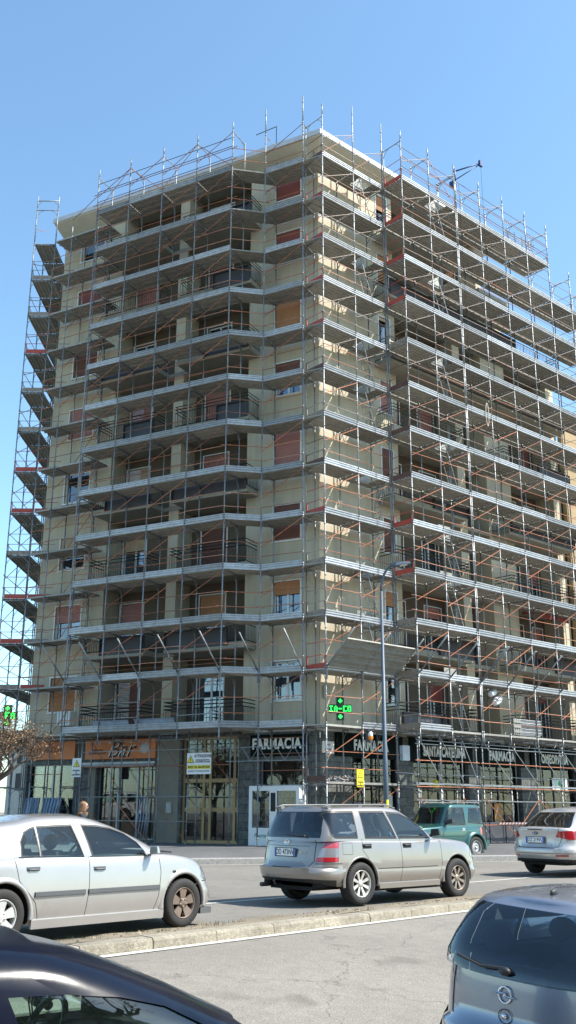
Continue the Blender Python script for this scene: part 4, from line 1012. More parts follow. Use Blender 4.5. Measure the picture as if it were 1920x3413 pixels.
# vending machine
e = empty('vending_machine', M=ML @ Matrix.Translation((2.4, WY+.75, GZ)), label='white pharmacy vending machine with two glass windows on the left facade', cat='vending machine')
mb = MB(); y0 = 0
for a_, b_, c_, d_ in ((-1.05, 1.05, 0, .62), (-1.05, 1.05, 1.92, 2.1), (-1.05, -.92, .62, 1.92), (-.12, .18, .62, 1.92), (.92, 1.05, .62, 1.92)): mb.box((a_, -.7, c_), (b_, 0, d_))
mb.box((-1.04, -.72, .62), (1.04, -.68, 1.92)); mb.build('cabinet', [M_SW], e)
for a_, b_ in ((-.92, -.12), (.18, .92)):
    mb = MB(); mb.box((a_, -.06, .62), (b_, -.05, 1.92)); pn = mb.build('window', [M_SHOPG], e)
    mb = MB(); rnd = random.Random(5)
    for r_ in range(6):
        z = .68 + r_*.21; mb.box((a_+.02, -.5, z-.02), (b_-.02, -.12, z), 0); x = a_ + .04
        while x < b_ - .08:
            mb.box((x, -.3, z+.002), (x+.055, -.14, z+rnd.uniform(.08, .16)), rnd.choice((0, 1, 2, 3))); x += .085
    mb.build('goods', [bpy.data.materials['goods_5'], bpy.data.materials['goods_2'], bpy.data.materials['goods_1'], M_BLACK], pn)
mb = MB(); mb.box((-.07, .001, 1.2), (.12, .02, 1.85)); mb.box((-.05, .021, 1.6), (.1, .03, 1.7)); mb.build('keypad', [M_BLACK], e)
put_text('Pharma', .2, frame_M((.55, .008, .35), (-1, 0, 0), (0, 0, 1), (0, 1, 0)), mat('teal_ink', (.02, .22, .25), .5), e, ext=.002, sx=.85, shear=.2)
# intercom panel beside the entrance
mb = MB(); mb.box((-.13, 0, -.2), (.13, .05, .2)); mb.box((-.09, .05, .02), (.09, .06, .15))
tag(mb.build('intercom', [M_AL], M=ML @ Matrix.Translation((7.5, WY+.022, -2.9))), 'small intercom panel on the pale pilaster left of the entrance', 'intercom')
# ================================================================== THINGS ON THE SCAFFOLD
def plank_stack(M, n, L_, label, lean=0, m=None, grp=None):
    for i in range(n):
        mb = MB(); mb.prism(plank_prof(.16), 0, -L_/2, L_/2)
        tag(mb.build('scaffold_board', [m or M_DECK], M=M @ Matrix.Translation((random.uniform(-.03, .03), random.uniform(-.01, .01) , i*.062 if not lean else 0)) @ Matrix.Translation((0, i*lean, 0))), label, 'scaffold board', grp)
M_TOEB = mat('blue_grey_steel', (.22, .28, .36), .5, .4, var=.25)
Rx = Matrix.Rotation
lb = 'steel scaffold board standing against the shop wall behind the bare tree'
for i in range(7):
    x = 14.2 - i*.22 + (0 if i < 3 else -.25); mb = MB(); mb.prism(plank_prof(.16), 0, 0, 1.75)
    tag(mb.build('scaffold_board', [M_TOEB], M=ML @ Matrix.Translation((x, -.35, GZ)) @ Rx(random.uniform(-.08, .08), 4, 'Y') @ Rx(R(14), 4, 'X') @ Rx(-PI/2, 4, 'Y') @ Rx(PI/2, 4, 'X')), lb, 'scaffold board', 'steel boards standing against the wall')
for i in range(5):
    x = 8.5 - i*.14; mb = MB(); mb.prism(plank_prof(.1, .2) if 0 else [(0, 0), (0, -.04), (-.12, -.04), (-.12, 0)], 0, 0, 1.8)
    mb = MB(); mb.tube((0, 0, 0), (0, 0, 1.7 + i*.06), .024, 6); mb.tube((.0, -.02, .9), (0, -.02, 1.0), .035, 6)
    tag(mb.build('scaffold_tube', [M_TOEB], M=ML @ Matrix.Translation((x, -.35, GZ)) @ Rx(R(6 + i*2), 4, 'X') @ Rx(R(-4 + i*2), 4, 'Y')), 'short steel tube propped upright in front of the dark stone pier', 'scaffold tube', 'steel tubes propped by the Bar window')
for i in range(6):
    mb = MB(); mb.tube((0, 0, 0), (0, 0, 1.9), .02, 6)
    tag(mb.build('scaffold_tube', [M_RUST], M=ML @ Matrix.Translation((12.35 + i*.05, -.75, GZ)) @ Rx(R(34 + i), 4, 'Y') @ Rx(R(8), 4, 'X')), 'rusty tube leaning in a bundle against the pier behind the walking woman', 'scaffold tube', 'rusty tubes leaning in a bundle')
# blue sheets lying on the first deck rails
for i, (x, L_) in enumerate(((9.0, 1.75), (6.9, 1.85))):
    mb = MB(); mb.box((-L_/2, -.01, 0), (L_/2, .01, .19)); mb.box((-L_/2, .0, .185), (L_/2, .08, .20))
    tag(mb.build('steel_sheet', [M_TOEB], M=ML @ Matrix.Translation((x, AY-.08, .18)) @ Rx(R(-14), 4, 'X')), ('perforated blue grey steel sheet leaning on the first deck above the Bar sign', 'plain blue grey steel sheet leaning on the first deck right of the perforated one')[i], 'steel sheet')
# stacked toe boards on the right facade first deck
for i in range(5):
    mb = MB(); mb.box((-.95, -.02, 0), (.95, .02, .17)); mb.box((-.95, .02, .06), (.95, .03, .10))
    tag(mb.build('toe_board', [M_TOE], M=MR @ Matrix.Translation((-10.6, QY-.12, .05 + i*.125)) @ Rx(R(-35), 4, 'X')), 'galvanised toe board stacked on the first deck of the right facade', 'toe board', 'toe boards stacked on the deck')
mb = MB()
for i in range(4): mb.box((-.28 + i*.13, -.03, 0), (-.19 + i*.13, .04, .62))
for i in range(3): mb.box((-.30, .04, .08 + i*.2), (.22, .07, .17 + i*.2))
tag(mb.build('clamp_rack', [M_DECK], M=MR @ Matrix.Translation((-9.75, QY-.02, .05))), 'grey lattice rack standing beside the stacked toe boards', 'rack')
# couplers heaped on the low platform at the corner
mb = MB(); rnd = random.Random(3)
for i in range(150):
    x = rnd.uniform(-1.7, -.1); y = rnd.uniform(-.7, -.06); h = rnd.uniform(0, .2) * (1 - abs(y+.35)*1.5); r_ = .03
    q_ = Vector((rnd.uniform(-1, 1), rnd.uniform(-1, 1), rnd.uniform(-1, 1))).normalized() * .045
    mb.tube((x-q_.x, y-q_.y, .03+h-q_.z*.5), (x+q_.x, y+q_.y, .03+h+q_.z*.5), r_, 5, mi=rnd.choice((0, 0, 1)))
tag(mb.build('coupler_heap', [M_STEEL, mat('coupler_brown', (.16, .10, .06), .7, .2)], M=MR @ Matrix.Translation((0, 0, -2.0))), 'heap of steel couplers on the low platform behind the yellow sign', 'couplers', kind='stuff')
# rolled sheets
for i, (x, z) in enumerate(((-8.75, 1.95), (-9.1, 1.72), (-9.0, 1.60))):
    mb = MB(); mb.lathe([(0, -.32), (.11, -.32), (.12, -.28), (.12, .28), (.11, .32), (0, .32)], (0, 0, 0), (1, .35, -.25), 12)
    tag(mb.build('rolled_sheet', [M_SW], M=MR @ Matrix.Translation((x, QY-.35, z-.25))), 'white roll of sheeting tied under the second deck of the right facade', 'roll', 'white rolls of sheeting')
# winch
M_BLUE = mat('winch_blue', (.03, .06, .16), .5, .3)
e = empty('hoist', M=MR @ Matrix.Translation((Q(2)-.09, QY, 24.)), label='dark blue hoist arm on the rooftop post of the right facade', cat='hoist')
hx = Vector((-.95, .55, 0)).normalized()
def hp(t, z): v_ = hx * t; return (v_.x, v_.y, z)
mb = MB(); mb.tube(hp(.02, 2.15), hp(1.35, 2.80), .035, 6); mb.tube(hp(.05, 1.70), hp(1.3, 2.72), .025, 6); mb.tube(hp(0, 1.6), hp(0, 2.3), .05, 6); mb.build('arm', [M_BLUE], e)
mb = MB(); v_ = hx*1.35; mb.box((v_.x-.1, v_.y-.06, 2.62), (v_.x+.1, v_.y+.06, 2.92)); mb.build('pulley', [M_BLUE], e)
mb = MB(); mb.box((.0, -.35, 1.45), (-.25, -.1, 1.72)); mb.build('motor', [M_BLUE], e)
mb = MB(); mb.tube((v_.x, v_.y, 2.7), (v_.x, v_.y, -14), .008, 4); mb.tube((-.2, .05, 1.5), (-.2, .12, -14), .008, 4); mb.build('rope', [M_BLACK], e)
# rope loop lower down
mb = MB(); pts = [(math.sin(t)*.10, 0, -.55 + .55*math.cos(t)) for t in [i*2*PI/24 for i in range(25)]]; mb.path(pts, .02, 5)
tag(mb.build('rope_loop', [mat('rope', (.50, .46, .36), .9)], M=MR @ Matrix.Translation((Q(3)+.4, QY+.06, 14.6))), 'pale rope hanging in a loop from a deck of the right facade', 'rope')
# bundle of guard rails standing on the top right deck
mb = MB()
for i in range(7): mb.tube((-1.5, .1, .25 + i*.13), (.75, -.05, .25 + i*.13), .02, 5)
for i in range(4): mb.tube((-1.2 + i*.6, .04, .1), (-1.1 + i*.6, .04, 1.15), .02, 5)
tag(mb.build('rail_bundle', [M_STEEL], M=MR @ Matrix.Translation((-13.2, QY-.7, 24.35))), 'bundle of steel rails stacked on the rooftop deck at the upper right', 'rails')
# antennas
for i, (x, y, h, lb_) in enumerate(((5.6, -3.2, 1.6, 'thin television antenna on the roof above the left facade'), (3.3, -1.9, 2.2, 'hooked pipe standing on the roof edge above the left facade'))):
    mb = MB(); mb.tube((0, 0, 0), (0, 0, h), .02, 5)
    if i: mb.tube((0, 0, h), (1.1, 0, h-.08), .02, 5)
    else:
        mb.tube((-.5, 0, h-.15), (.5, 0, h-.15), .012, 4)
        for k in range(6): mb.tube((-.45 + k*.18, -.25, h-.15), (-.45 + k*.18, .25, h-.15), .008, 4)
    tag(mb.build('antenna', [M_DARKM], M=ML @ Matrix.Translation((x, y, 25.7))), lb_, 'antenna')
# air conditioner, planters, awning
mb = MB(); mb.box((-.4, -.01, -.3), (.4, .28, .3)); e = mb.build('air_conditioner', [M_SW], M=ML @ Matrix.Translation((12.95, WY+.01, .75))); tag(e, 'white caged air conditioner under the lowest left window', 'air conditioner')
mb = MB()
for i in range(6): mb.box((-.38 + i*.15, .281, -.28), (-.36 + i*.15, .31, .28))
mb.build('grille', [M_AL], e)
mb = MB(); mb.add([(0, 0, 0), (2.3, 0, 0), (2.3, 1.0, -.55), (0, 1.0, -.55), (0, 1.02, -.78), (2.3, 1.02, -.78)], [(0,1,2,3), (3,2,5,4)]); mb.add([(0, 0, 0), (0, 1.0, -.55), (0, 0, -.5)], [(0,1,2)]); mb.add([(2.3, 0, 0), (2.3, 1.0, -.55), (2.3, 0, -.5)], [(0,1,2)])
tag(mb.build('awning', [mat('awning_red', (.24, .05, .045), .8, 0, var=.15)], M=MR @ Matrix.Translation((-16.3, -1.2, 6.45))), 'red cloth awning over a lower balcony at the right edge', 'awning')
mb = MB(); mb.blob((0, 0, 0), (.16, .14, .20), 12, 8); tag(mb.build('balloon', [M_YEL], M=MR @ Matrix.Translation((-7.2, -1.15, -1.95))), 'yellow balloon in the SANTA CATERINA shop window', 'balloon')
# posters and mannequin in the windows
pz_ = [(-2.95, -3.1, .42, .85, (.10, .10, .18), 'dark lingerie poster in the corner shop window'), (-4.0, -3.35, .34, .6, (.62, .62, .60), 'white poster beside the lamp pole in the pharmacy window'), (-4.75, -2.6, .3, .4, (.60, .62, .60), 'small white notice high in the pharmacy window'), (-16.4, -1.75, 1.2, .55, (.75, .80, .74), 'white panel with a green leaf under the OMEOPATIA sign'), (-11.6, -3.3, .5, 1.3, (.50, .24, .06), 'tall orange poster under the third FARMACIA sign')]
for x, z, w_, h_, c_, lb_ in pz_:
    e = empty('poster', M=MR @ Matrix.Translation((x, WY-.18, z)), label=lb_, cat='poster'); mb = MB(); mb.box((-w_/2, 0, -h_/2), (w_/2, .01, h_/2)); mb.build('sheet', [mat('poster_' + str(int(-x*10)), c_, .6, 0, var=.25, scale=6)], e)
    mb = MB()
    if 'leaf' in lb_: mb.add([(-.1, .014, -.2), (.15, .014, 0), (.05, .014, .2), (-.12, .014, .1)], [(0,1,2,3)]); mb.build('print', [mat('leaf_print', (.05, .35, .12), .6)], e)
    else:
        for k in range(4): mb.box((-w_*.36, .012, h_*(.3-.18*k)), (w_*.36, .014, h_*(.34-.18*k)))
        mb.build('print', [mat('print_grey', (.25, .22, .2), .6)], e)
e = empty('mannequin', M=MR @ Matrix.Translation((-3.4, WY-.55, GZ+.3)), label='bare mannequin torso in the lingerie window behind the yellow sign', cat='mannequin')
# a continuous torso on a stand
prof = [(.02, 0), (.02, .75), (.14, .8), (.16, .92), (.12, 1.08), (.15, 1.28), (.17, 1.42), (.06, 1.5), (.055, 1.58), (.09, 1.66), (.10, 1.76), (.06, 1.86), (0, 1.88)]
mb = MB(); mb.lathe(prof, (0, 0, 0), (0, 0, 1), 14); mb.build('torso', [mat('mannequin_skin', (.55, .33, .24), .5)], e)
# hazard tape barrier at the foot of the right scaffold
M_TAPE = bpy.data.materials.new('hazard_tape'); M_TAPE.use_nodes = True; nt = M_TAPE.node_tree
wv = nt.nodes.new('ShaderNodeTexWave'); wv.inputs['Scale'].default_value = 3.; wv.bands_direction = 'DIAGONAL'; cr = nt.nodes.new('ShaderNodeValToRGB'); cr.color_ramp.interpolation = 'CONSTANT'
cr.color_ramp.elements[0].color = (.16, .035, .03, 1); cr.color_ramp.elements[1].position = .5; cr.color_ramp.elements[1].color = (.35, .33, .31, 1); tc = nt.nodes.new('ShaderNodeTexCoord')
nt.links.new(tc.outputs['Object'], wv.inputs[0]); nt.links.new(wv.outputs[1], cr.inputs[0]); nt.links.new(cr.outputs[0], nt.nodes['Principled BSDF'].inputs['Base Color'])
mb = MB(); mb.box((-12.6, -.01, -.035), (-8.6, .01, .035)); tag(mb.build('barrier_tape', [M_TAPE], M=MR @ Matrix.Translation((0, .85, -3.45))), 'red and white hazard tape along the foot of the right scaffold', 'tape')
mb = MB(); mb.box((-17, -.02, 0), (-7.5, .02, .8)); 
for i in range(10): mb.box((-17 + i*1.05, .02, 0), (-16.95 + i*1.05, .05, .8))
tag(mb.build('hoarding', [M_CLAD], M=MR @ Matrix.Translation((0, .4, -4.2))), 'low dark hoarding behind the hazard tape at the right shops', 'hoarding')
# traffic light post (seen from behind) at the right edge
e = empty('traffic_light', (6.9, 9.3, .2), label='dark traffic light seen from behind on a grey post at the right edge', cat='traffic light')
mb = MB(); mb.tube((0, 0, 0), (0, 0, 3.6), .055, 10); mb.build('pole', [M_STEEL], e)
mb = MB(); mb.box((-.16, -.16, 2.35), (.16, .16, 3.25)); mb.box((-.28, -.03, 2.25), (.28, .03, 3.35)); mb.build('housing', [M_CLAD], e, M=Rx(R(40), 4, 'Z'))
# green pharmacy flag sign at the far right
mb = MB(); mb.prism([(0, 0), (.35, 0), (.35, .9)], 1, -.03, .03); tag(mb.build('flag_sign', [mat('flag_green', (.05, .42, .22), .5)], M=frame_M(tuple(MR @ Vector((-16.6, .35, -1.2))), (.62, .78, 0), (.78, -.62, 0))), 'green triangular flag sign beside the OMEOPATIA letters', 'sign')
mb = MB(); mb.lathe([(0, -.1), (.22, -.08), (.22, .08), (0, .1)], (0, 0, 0), (.8, -.6, 0), 20); tag(mb.build('round_sign', [mat('sign_red', (.6, .02, .03), .5)], M=Matrix.Translation(MR @ Vector((-17.4, 1.9, -2.0)))), 'red sign at the far right edge under OMEOPATIA', 'sign')
# ================================================================== TREES
M_BARK = mat('bark', (.075, .06, .048), .9, 0, var=.3, scale=12, bump=.5); M_TWIG = mat('twig', (.075, .055, .042), .9, 0, var=.2)
M_DRY = mat('dry_leaf_cluster', (.15, .085, .045), .9, 0, var=.4, scale=9); M_DRY2 = mat('dry_pods', (.30, .22, .13), .9, 0, var=.3)
def tree(loc, H, spread, label, seed=1, depth=5, leaves=0, trunk=1.9, group=None, r0=.13):
    rnd = random.Random(seed); e = empty('bare_tree', loc, label=label, cat='tree', group=group)
    t = MB(); tw = MB(); lf = MB()
    top = Vector((rnd.uniform(-.1, .1), rnd.uniform(-.1, .1), trunk))
    t.path([(0, 0, -.1), (0, 0, .25), tuple(top*.5 + Vector((.04, .02, 0))), tuple(top)], [r0*1.35, r0*1.05, r0*.95, r0*.8], 9)
    def br(p_, d_, L_, r_, lev):
        n_ = 3; pts = [p_]; q_ = p_.copy(); dd = d_.copy()
        for i in range(n_):
            dd = (dd + Vector((rnd.uniform(-.28, .28), rnd.uniform(-.28, .28), rnd.uniform(-.1, .24)))).normalized(); q_ = q_ + dd * (L_/n_); pts.append(q_.copy())
        (t if lev < 3 else tw).path(pts, [r_*(1 - .45*i/n_) for i in range(n_+1)], 6 if lev < 2 else (4 if lev < 4 else 3), caps=False)
        if lev >= depth - 2 and leaves:
            for _ in range(leaves):
                c_ = pts[rnd.randrange(1, n_+1)] + Vector((rnd.gauss(0, .08), rnd.gauss(0, .08), rnd.gauss(0, .08)))
                for _ in range(3):
                    a = Vector((rnd.gauss(0, 1), rnd.gauss(0, 1), rnd.gauss(0, 1))).normalized() * rnd.uniform(.025, .05); b = a.cross(Vector((rnd.gauss(0, 1), rnd.gauss(0, 1), rnd.gauss(0, 1)))).normalized() * .015
                    cc = c_ + Vector((rnd.gauss(0, .04), rnd.gauss(0, .04), rnd.gauss(0, .04)))
                    lf.add([tuple(cc - a), tuple(cc + b), tuple(cc + a), tuple(cc - b)], [(0,1,2,3)], rnd.choice((0, 0, 1)))
        if lev < depth:
            for _ in range(rnd.choice((3, 3, 4)) if lev < depth-1 else 4):
                k = rnd.uniform(.35, 1); pp_ = pts[0].lerp(pts[-1], k) if k < 1 else pts[-1]
                nd_ = (dd*.9 + Vector((rnd.uniform(-1, 1), rnd.uniform(-1, 1), rnd.uniform(-.45, .75)))*.85).normalized()
                br(pp_, nd_, L_*rnd.uniform(.58, .8), r_*.55, lev+1)
    nb_ = 5
    for i in range(nb_):
        a = 2*PI*i/nb_ + rnd.uniform(-.3, .3); br(top*rnd.uniform(.8, 1), Vector((math.cos(a)*spread, math.sin(a)*spread, 1)).normalized(), (H-trunk)*.48, r0*.55, 1)
    t.build('trunk', [M_BARK], e); cr_ = tw.build('crown', [M_TWIG], e)
    if leaves: lf.build('dry_leaves', [M_DRY, M_DRY2], cr_)
    return e
tree((-4.5, -10.85, .2), 4.8, 1.2, 'small bare street tree with dry brown leaves in front of the left shops', 5, 6, 1, 1.9, r0=.15)
tree((-8.0, -12.2, .2), 4.6, 1.0, 'second small bare tree at the left edge behind the leafy one', 9, 6, 1, 1.9, r0=.12)
for i, (x, y, h, s_) in enumerate(((34, -48, 11, 31), (30, -20, 12, 32), (38, -4, 11, 33))):
    tree((x, y, 0), h, .7, ('tall bare street tree behind the camera, furthest back', 'tall bare street tree on the verge right beside the camera side kerb', 'tall bare street tree up the road on the camera side')[i], s_, 4, 0, 3.2, r0=.22)
for i, (x, y, h) in enumerate(((-48, 16, 7.5), (-44, 24, 8), (-52, 34, 8.5))):
    tree((x, y, 0), h, .8, ('leftmost bare tree in the distance behind the flank scaffolding', 'middle bare tree in the distance behind the flank scaffolding', 'bare tree in the distance closest to the flank wall')[i], 41+i, 4, 0, 2.5, group=None, r0=.2)
# ================================================================== PERSON
pe = empty('person', (.43, -9.95, .0), label='woman with long auburn hair and a brown fur collar walking behind the silver hatchback', cat='person')
pe.rotation_euler = (0, 0, R(62))       # local +x = walking direction
pe.location.z = .0
def skinned(name, nodes, edges, parent, m, lev=2):
    me = bpy.data.meshes.new(name); me.from_pydata([n[:3] for n in nodes], edges, [])
    o = bpy.data.objects.new(name, me); COL.objects.link(o); o.parent = parent; me.materials.append(m)
    md = o.modifiers.new('skin', 'SKIN'); md.use_smooth_shade = True
    for i, n in enumerate(nodes):
        r_ = n[3]; me.skin_vertices[0].data[i].radius = (r_, r_) if not isinstance(r_, tuple) else r_
    me.skin_vertices[0].data[0].use_root = True
    sb = o.modifiers.new('sub', 'SUBSURF'); sb.levels = lev; sb.render_levels = lev
    return o
M_SKIN = mat('skin', (.42, .25, .18), .5, 0, var=.06); M_COAT = mat('dark_coat', (.02, .022, .03), .8, 0, var=.2); M_HAIR = mat('auburn_hair', (.20, .10, .045), .55, 0, var=.4, scale=25, stretch=(1, 1, .2)); M_FUR = mat('fur_collar', (.17, .10, .05), .9, 0, var=.5, scale=30, bump=1, bscale=60)
N_ = [(0, 0, .98, .13), (.02, 0, 1.15, .12), (.03, 0, 1.32, .15), (.02, 0, 1.42, .09), (.03, 0, 1.50, .05), (.05, 0, 1.56, .06),
      (0, .10, .92, .095), (.12, .10, .52, .065), (.02, .10, .10, .04), (.12, .10, .04, .035),
      (0, -.10, .92, .095), (.02, -.10, .52, .065), (-.22, -.10, .14, .04), (-.12, -.10, .06, .035),
      (.02, .19, 1.38, .06), (-.08, .24, 1.12, .048), (.10, .24, .92, .035), (.15, .24, .86, .028),
      (.02, -.19, 1.38, .06), (.10, -.24, 1.12, .048), (.30, -.22, 1.05, .035), (.36, -.22, 1.04, .028)]
E__ = [(0,1),(1,2),(2,3),(3,4),(4,5),(0,6),(6,7),(7,8),(8,9),(0,10),(10,11),(11,12),(12,13),(2,14),(14,15),(15,16),(16,17),(2,18),(18,19),(19,20),(20,21)]
bd = skinned('body', N_, E__, pe, M_SKIN)
# coat over trunk and arms, trousers
ct = skinned('coat', [(0, 0, .80, .17), (.01, 0, 1.0, .165), (.02, 0, 1.18, .15), (.03, 0, 1.34, .165), (.02, 0, 1.44, .09), (.02, .2, 1.38, .075), (-.08, .25, 1.12, .062), (.09, .25, .94, .05), (.02, -.2, 1.38, .075), (.10, -.25, 1.12, .062), (.28, -.23, 1.06, .05)], [(0,1),(1,2),(2,3),(3,4),(3,5),(5,6),(6,7),(3,8),(8,9),(9,10)], pe, M_COAT)
tr_ = skinned('trousers', [(0, 0, .95, .14), (0, .10, .86, .105), (.12, .10, .52, .075), (.02, .10, .13, .05), (0, -.10, .86, .105), (.02, -.10, .52, .075), (-.21, -.10, .17, .05)], [(0,1),(1,2),(2,3),(0,4),(4,5),(5,6)], pe, M_COAT)
# head with face, hair, collar
hb = MB(); rows = 14; cols_ = 16
for i in range(rows + 1):
    th = PI*i/rows
    for j in range(cols_):
        ph = 2*PI*j/cols_; x = math.sin(th)*math.cos(ph); y = math.sin(th)*math.sin(ph); z = math.cos(th)
        X = .092*x; Y = .072*y; Z = .115*z
        if z < 0: X *= 1 - .18*(-z)*(1 if x < 0 else .4); Y *= 1 - .22*(-z)
        f = max(0, x)**3
        if abs(y) < .30: X += f*(.022*math.exp(-((z+.12)/.16)**2) + .010*math.exp(-((z+.55)/.10)**2) + .010*math.exp(-((z+.85)/.12)**2) - .007*math.exp(-((z-.12)/.10)**2))
        hb.v.append((X+.06, Y, Z+1.625))
for i in range(rows):
    for j in range(cols_):
        hb.f.append([i*cols_+j, (i+1)*cols_+j, (i+1)*cols_+(j+1) % cols_, i*cols_+(j+1) % cols_]); hb.m.append(0); hb.sm.append(True)
for s_ in (-1, 1): hb.blob((.05, s_*.072, 1.615), (.018, .010, .030), 8, 5)
hd_ = hb.build('head', [M_SKIN], pe)
mb = MB()
for s_ in (-1, 1): mb.blob((.137, s_*.028, 1.640), (.008, .011, .006), 8, 5)
mb.build('eyes', [M_BLACK], hd_)
mb = MB(); mb.blob((.147, 0, 1.568), (.006, .020, .006), 8, 5); mb.build('mouth', [mat('lips', (.45, .12, .12), .5)], hd_)
mb = MB()
for s_ in (-1, 1): mb.box((.148, s_*.012, 1.625), (.153, s_*.052, 1.655)); mb.tube((.15, s_*.05, 1.645), (.05, s_*.078, 1.645), .003, 4)
mb.box((.150, -.014, 1.643), (.153, .014, 1.648)); mb.build('glasses', [M_BLACK], hd_)
hm = MB(); rnd = random.Random(2)
hm.blob((.008, 0, 1.665), (.110, .092, .108), 14, 10)
for i in range(90):
    a = rnd.uniform(1.1, 2*PI-1.1); x0 = .035 + .085*math.cos(a); y0 = .080*math.sin(a)
    L_ = rnd.uniform(.2, .36); o1 = rnd.uniform(-.02, .02)
    hm.path([(x0, y0, 1.70), (x0*1.15, y0*1.25, 1.60), (x0*1.2-.02+o1, y0*1.45, 1.50), (x0*1.1-.05+o1, y0*1.4, 1.70-L_-.03)], [.020, .026, .024, .006], 5)
hm.build('hair', [M_HAIR], pe)
mb = MB()
for i in range(16):
    a = 2*PI*i/16; mb.blob((.0 + .11*math.cos(a), .13*math.sin(a), 1.42 + .03*math.cos(a*3) - .02), (.06, .06, .05), 8, 6, jit=.12)
mb.build('fur_collar', [M_FUR], pe)

mb = MB(); mb.box((-26, -22, -.05), (-9.5, -13.5, .93)); tag(mb.build('side_road', [M_ASPH2]), kind='structure')
# ================================================================== CARS
def interp(P_, x):
    if x <= P_[0][0]: return P_[0][1]
    for i in range(len(P_) - 1):
        a, b = P_[i], P_[i+1]
        if x <= b[0]:
            t = (x - a[0]) / max(1e-6, b[0] - a[0])
            p0 = P_[max(i-1, 0)]; p3 = P_[min(i+2, len(P_)-1)]
            m1 = (b[1]-p0[1])/max(1e-6, b[0]-p0[0]); m2 = (p3[1]-a[1])/max(1e-6, p3[0]-a[0]); h = b[0]-a[0]
            return (2*t**3-3*t*t+1)*a[1] + (t**3-2*t*t+t)*h*m1 + (-2*t**3+3*t*t)*b[1] + (t**3-t*t)*h*m2
    return P_[-1][1]
def lin(P_, x):
    if x <= P_[0][0]: return P_[0][1]
    for a, b in zip(P_, P_[1:]):
        if x <= b[0]: return a[1] + (b[1]-a[1])*(x-a[0])/max(1e-6, b[0]-a[0])
    return P_[-1][1]
M_STRIPR = mat('roof_rail_grey', (.16, .16, .16), .5, .3, var=.1); M_TYRE = mat('tyre_rubber', (.022, .021, .02), .8, 0, var=.3, scale=20); M_BRAKE = mat('brake_iron', (.06, .05, .045), .6, .5)
M_TRIM = mat('black_trim', (.02, .02, .022), .55, 0, var=.1); M_UNDER = mat('underbody', (.008, .008, .008), .9, 0, var=.1); M_SEAT = mat('seat_cloth', (.035, .035, .04), .9, 0, var=.2)
M_CARG = glass_mat('car_glass', (.03, .045, .042), .92, boost=.01, mul=1.0); M_CARGD = glass_mat('car_glass_dark', (.010, .016, .022), .62, boost=.02, mul=1.1)
M_CARGB = glass_mat('car_glass_green', (.03, .05, .04), .90, boost=.02)
M_LRED = mat('lamp_red', (.33, .01, .015), .12, 0, var=.1, coat=1); M_LWHITE = mat('lamp_clear', (.26, .26, .28), .15, .3, var=.1, coat=1); M_LPINK = mat('lamp_pink', (.35, .06, .08), .15, 0, coat=1); M_LORANGE = mat('lamp_orange', (.7, .2, .03), .2, 0, coat=1)
M_CHROME = mat('chrome', (.7, .7, .72), .12, 1., var=.05)
M_PLATEB = mat('plate_blue', (.02, .08, .45), .4, 0, var=.02); M_PLATEW = mat('plate_white', (.78, .78, .76), .45, 0, var=.04)
def paint(name, c, metal=.55, rough=.32, var=.04):
    return mat(name, c, rough, metal, var=var, scale=2, coat=1.)
def lined(m):
    """the pressed body panels: paint outside, dark lining on the inner face"""
    n_ = m.name + '_panel'
    if n_ in MATS: return MATS[n_]
    m = m.copy(); m.name = n_; MATS[n_] = m
    nt = m.node_tree; o_ = nt.nodes['Material Output']; b = nt.nodes['Principled BSDF']; g = nt.nodes.new('ShaderNodeNewGeometry'); mx = nt.nodes.new('ShaderNodeMixShader'); d = nt.nodes.new('ShaderNodeBsdfDiffuse'); d.inputs[0].default_value = (.03, .03, .032, 1)
    nt.links.new(g.outputs['Backfacing'], mx.inputs[0]); nt.links.new(b.outputs[0], mx.inputs[1]); nt.links.new(d.outputs[0], mx.inputs[2]); nt.links.new(mx.outputs[0], o_.inputs['Surface'])
    return m
def cut(bm, poly, ax, sgn, gid, lay, nmin=.25, only=None, rng=None):
    """project poly along axis ax onto the faces on side sgn, slice them by its edges and mark what is inside"""
    o = [i for i in range(3) if i != ax]
    xs_ = [p[0] for p in poly]; zs_ = [p[1] for p in poly]
    def cand():
        r_ = []
        for f in bm.faces:
            if only is not None and f[lay] not in only: continue
            if f.normal[ax] * sgn < nmin: continue
            c = f.calc_center_median()
            if rng and not (rng[0] < c[ax] < rng[1]): continue
            if c[ax]*0 != 0: continue
            a = [v.co[o[0]] for v in f.verts]; b = [v.co[o[1]] for v in f.verts]
            if max(a) < min(xs_) - .01 or min(a) > max(xs_) + .01 or max(b) < min(zs_) - .01 or min(b) > max(zs_) + .01: continue
            r_.append(f)
        return r_
    n = len(poly)
    for i in range(n):
        a = poly[i]; b = poly[(i+1) % n]
        P0_ = [0, 0, 0]; P0_[o[0]] = a[0]; P0_[o[1]] = a[1]
        d_ = (b[0]-a[0], b[1]-a[1]); N = [0, 0, 0]; N[o[0]] = -d_[1]; N[o[1]] = d_[0]
        if Vector(N).length < 1e-7: continue
        fs = cand(); g = set()
        for f in fs: g.add(f); g.update(f.edges); g.update(f.verts)
        bmesh.ops.bisect_plane(bm, geom=list(g), dist=1e-5, plane_co=P0_, plane_no=N)
    def inside(x, z):
        c = False; j = n - 1
        for i in range(n):
            if (poly[i][1] > z) != (poly[j][1] > z) and x < (poly[j][0]-poly[i][0])*(z-poly[i][1])/(poly[j][1]-poly[i][1]) + poly[i][0]: c = not c
            j = i
        return c
    hit = []
    for f in cand():
        c = f.calc_center_median()
        if inside(c[o[0]], c[o[1]]): f[lay] = gid; hit.append(f)
    return hit
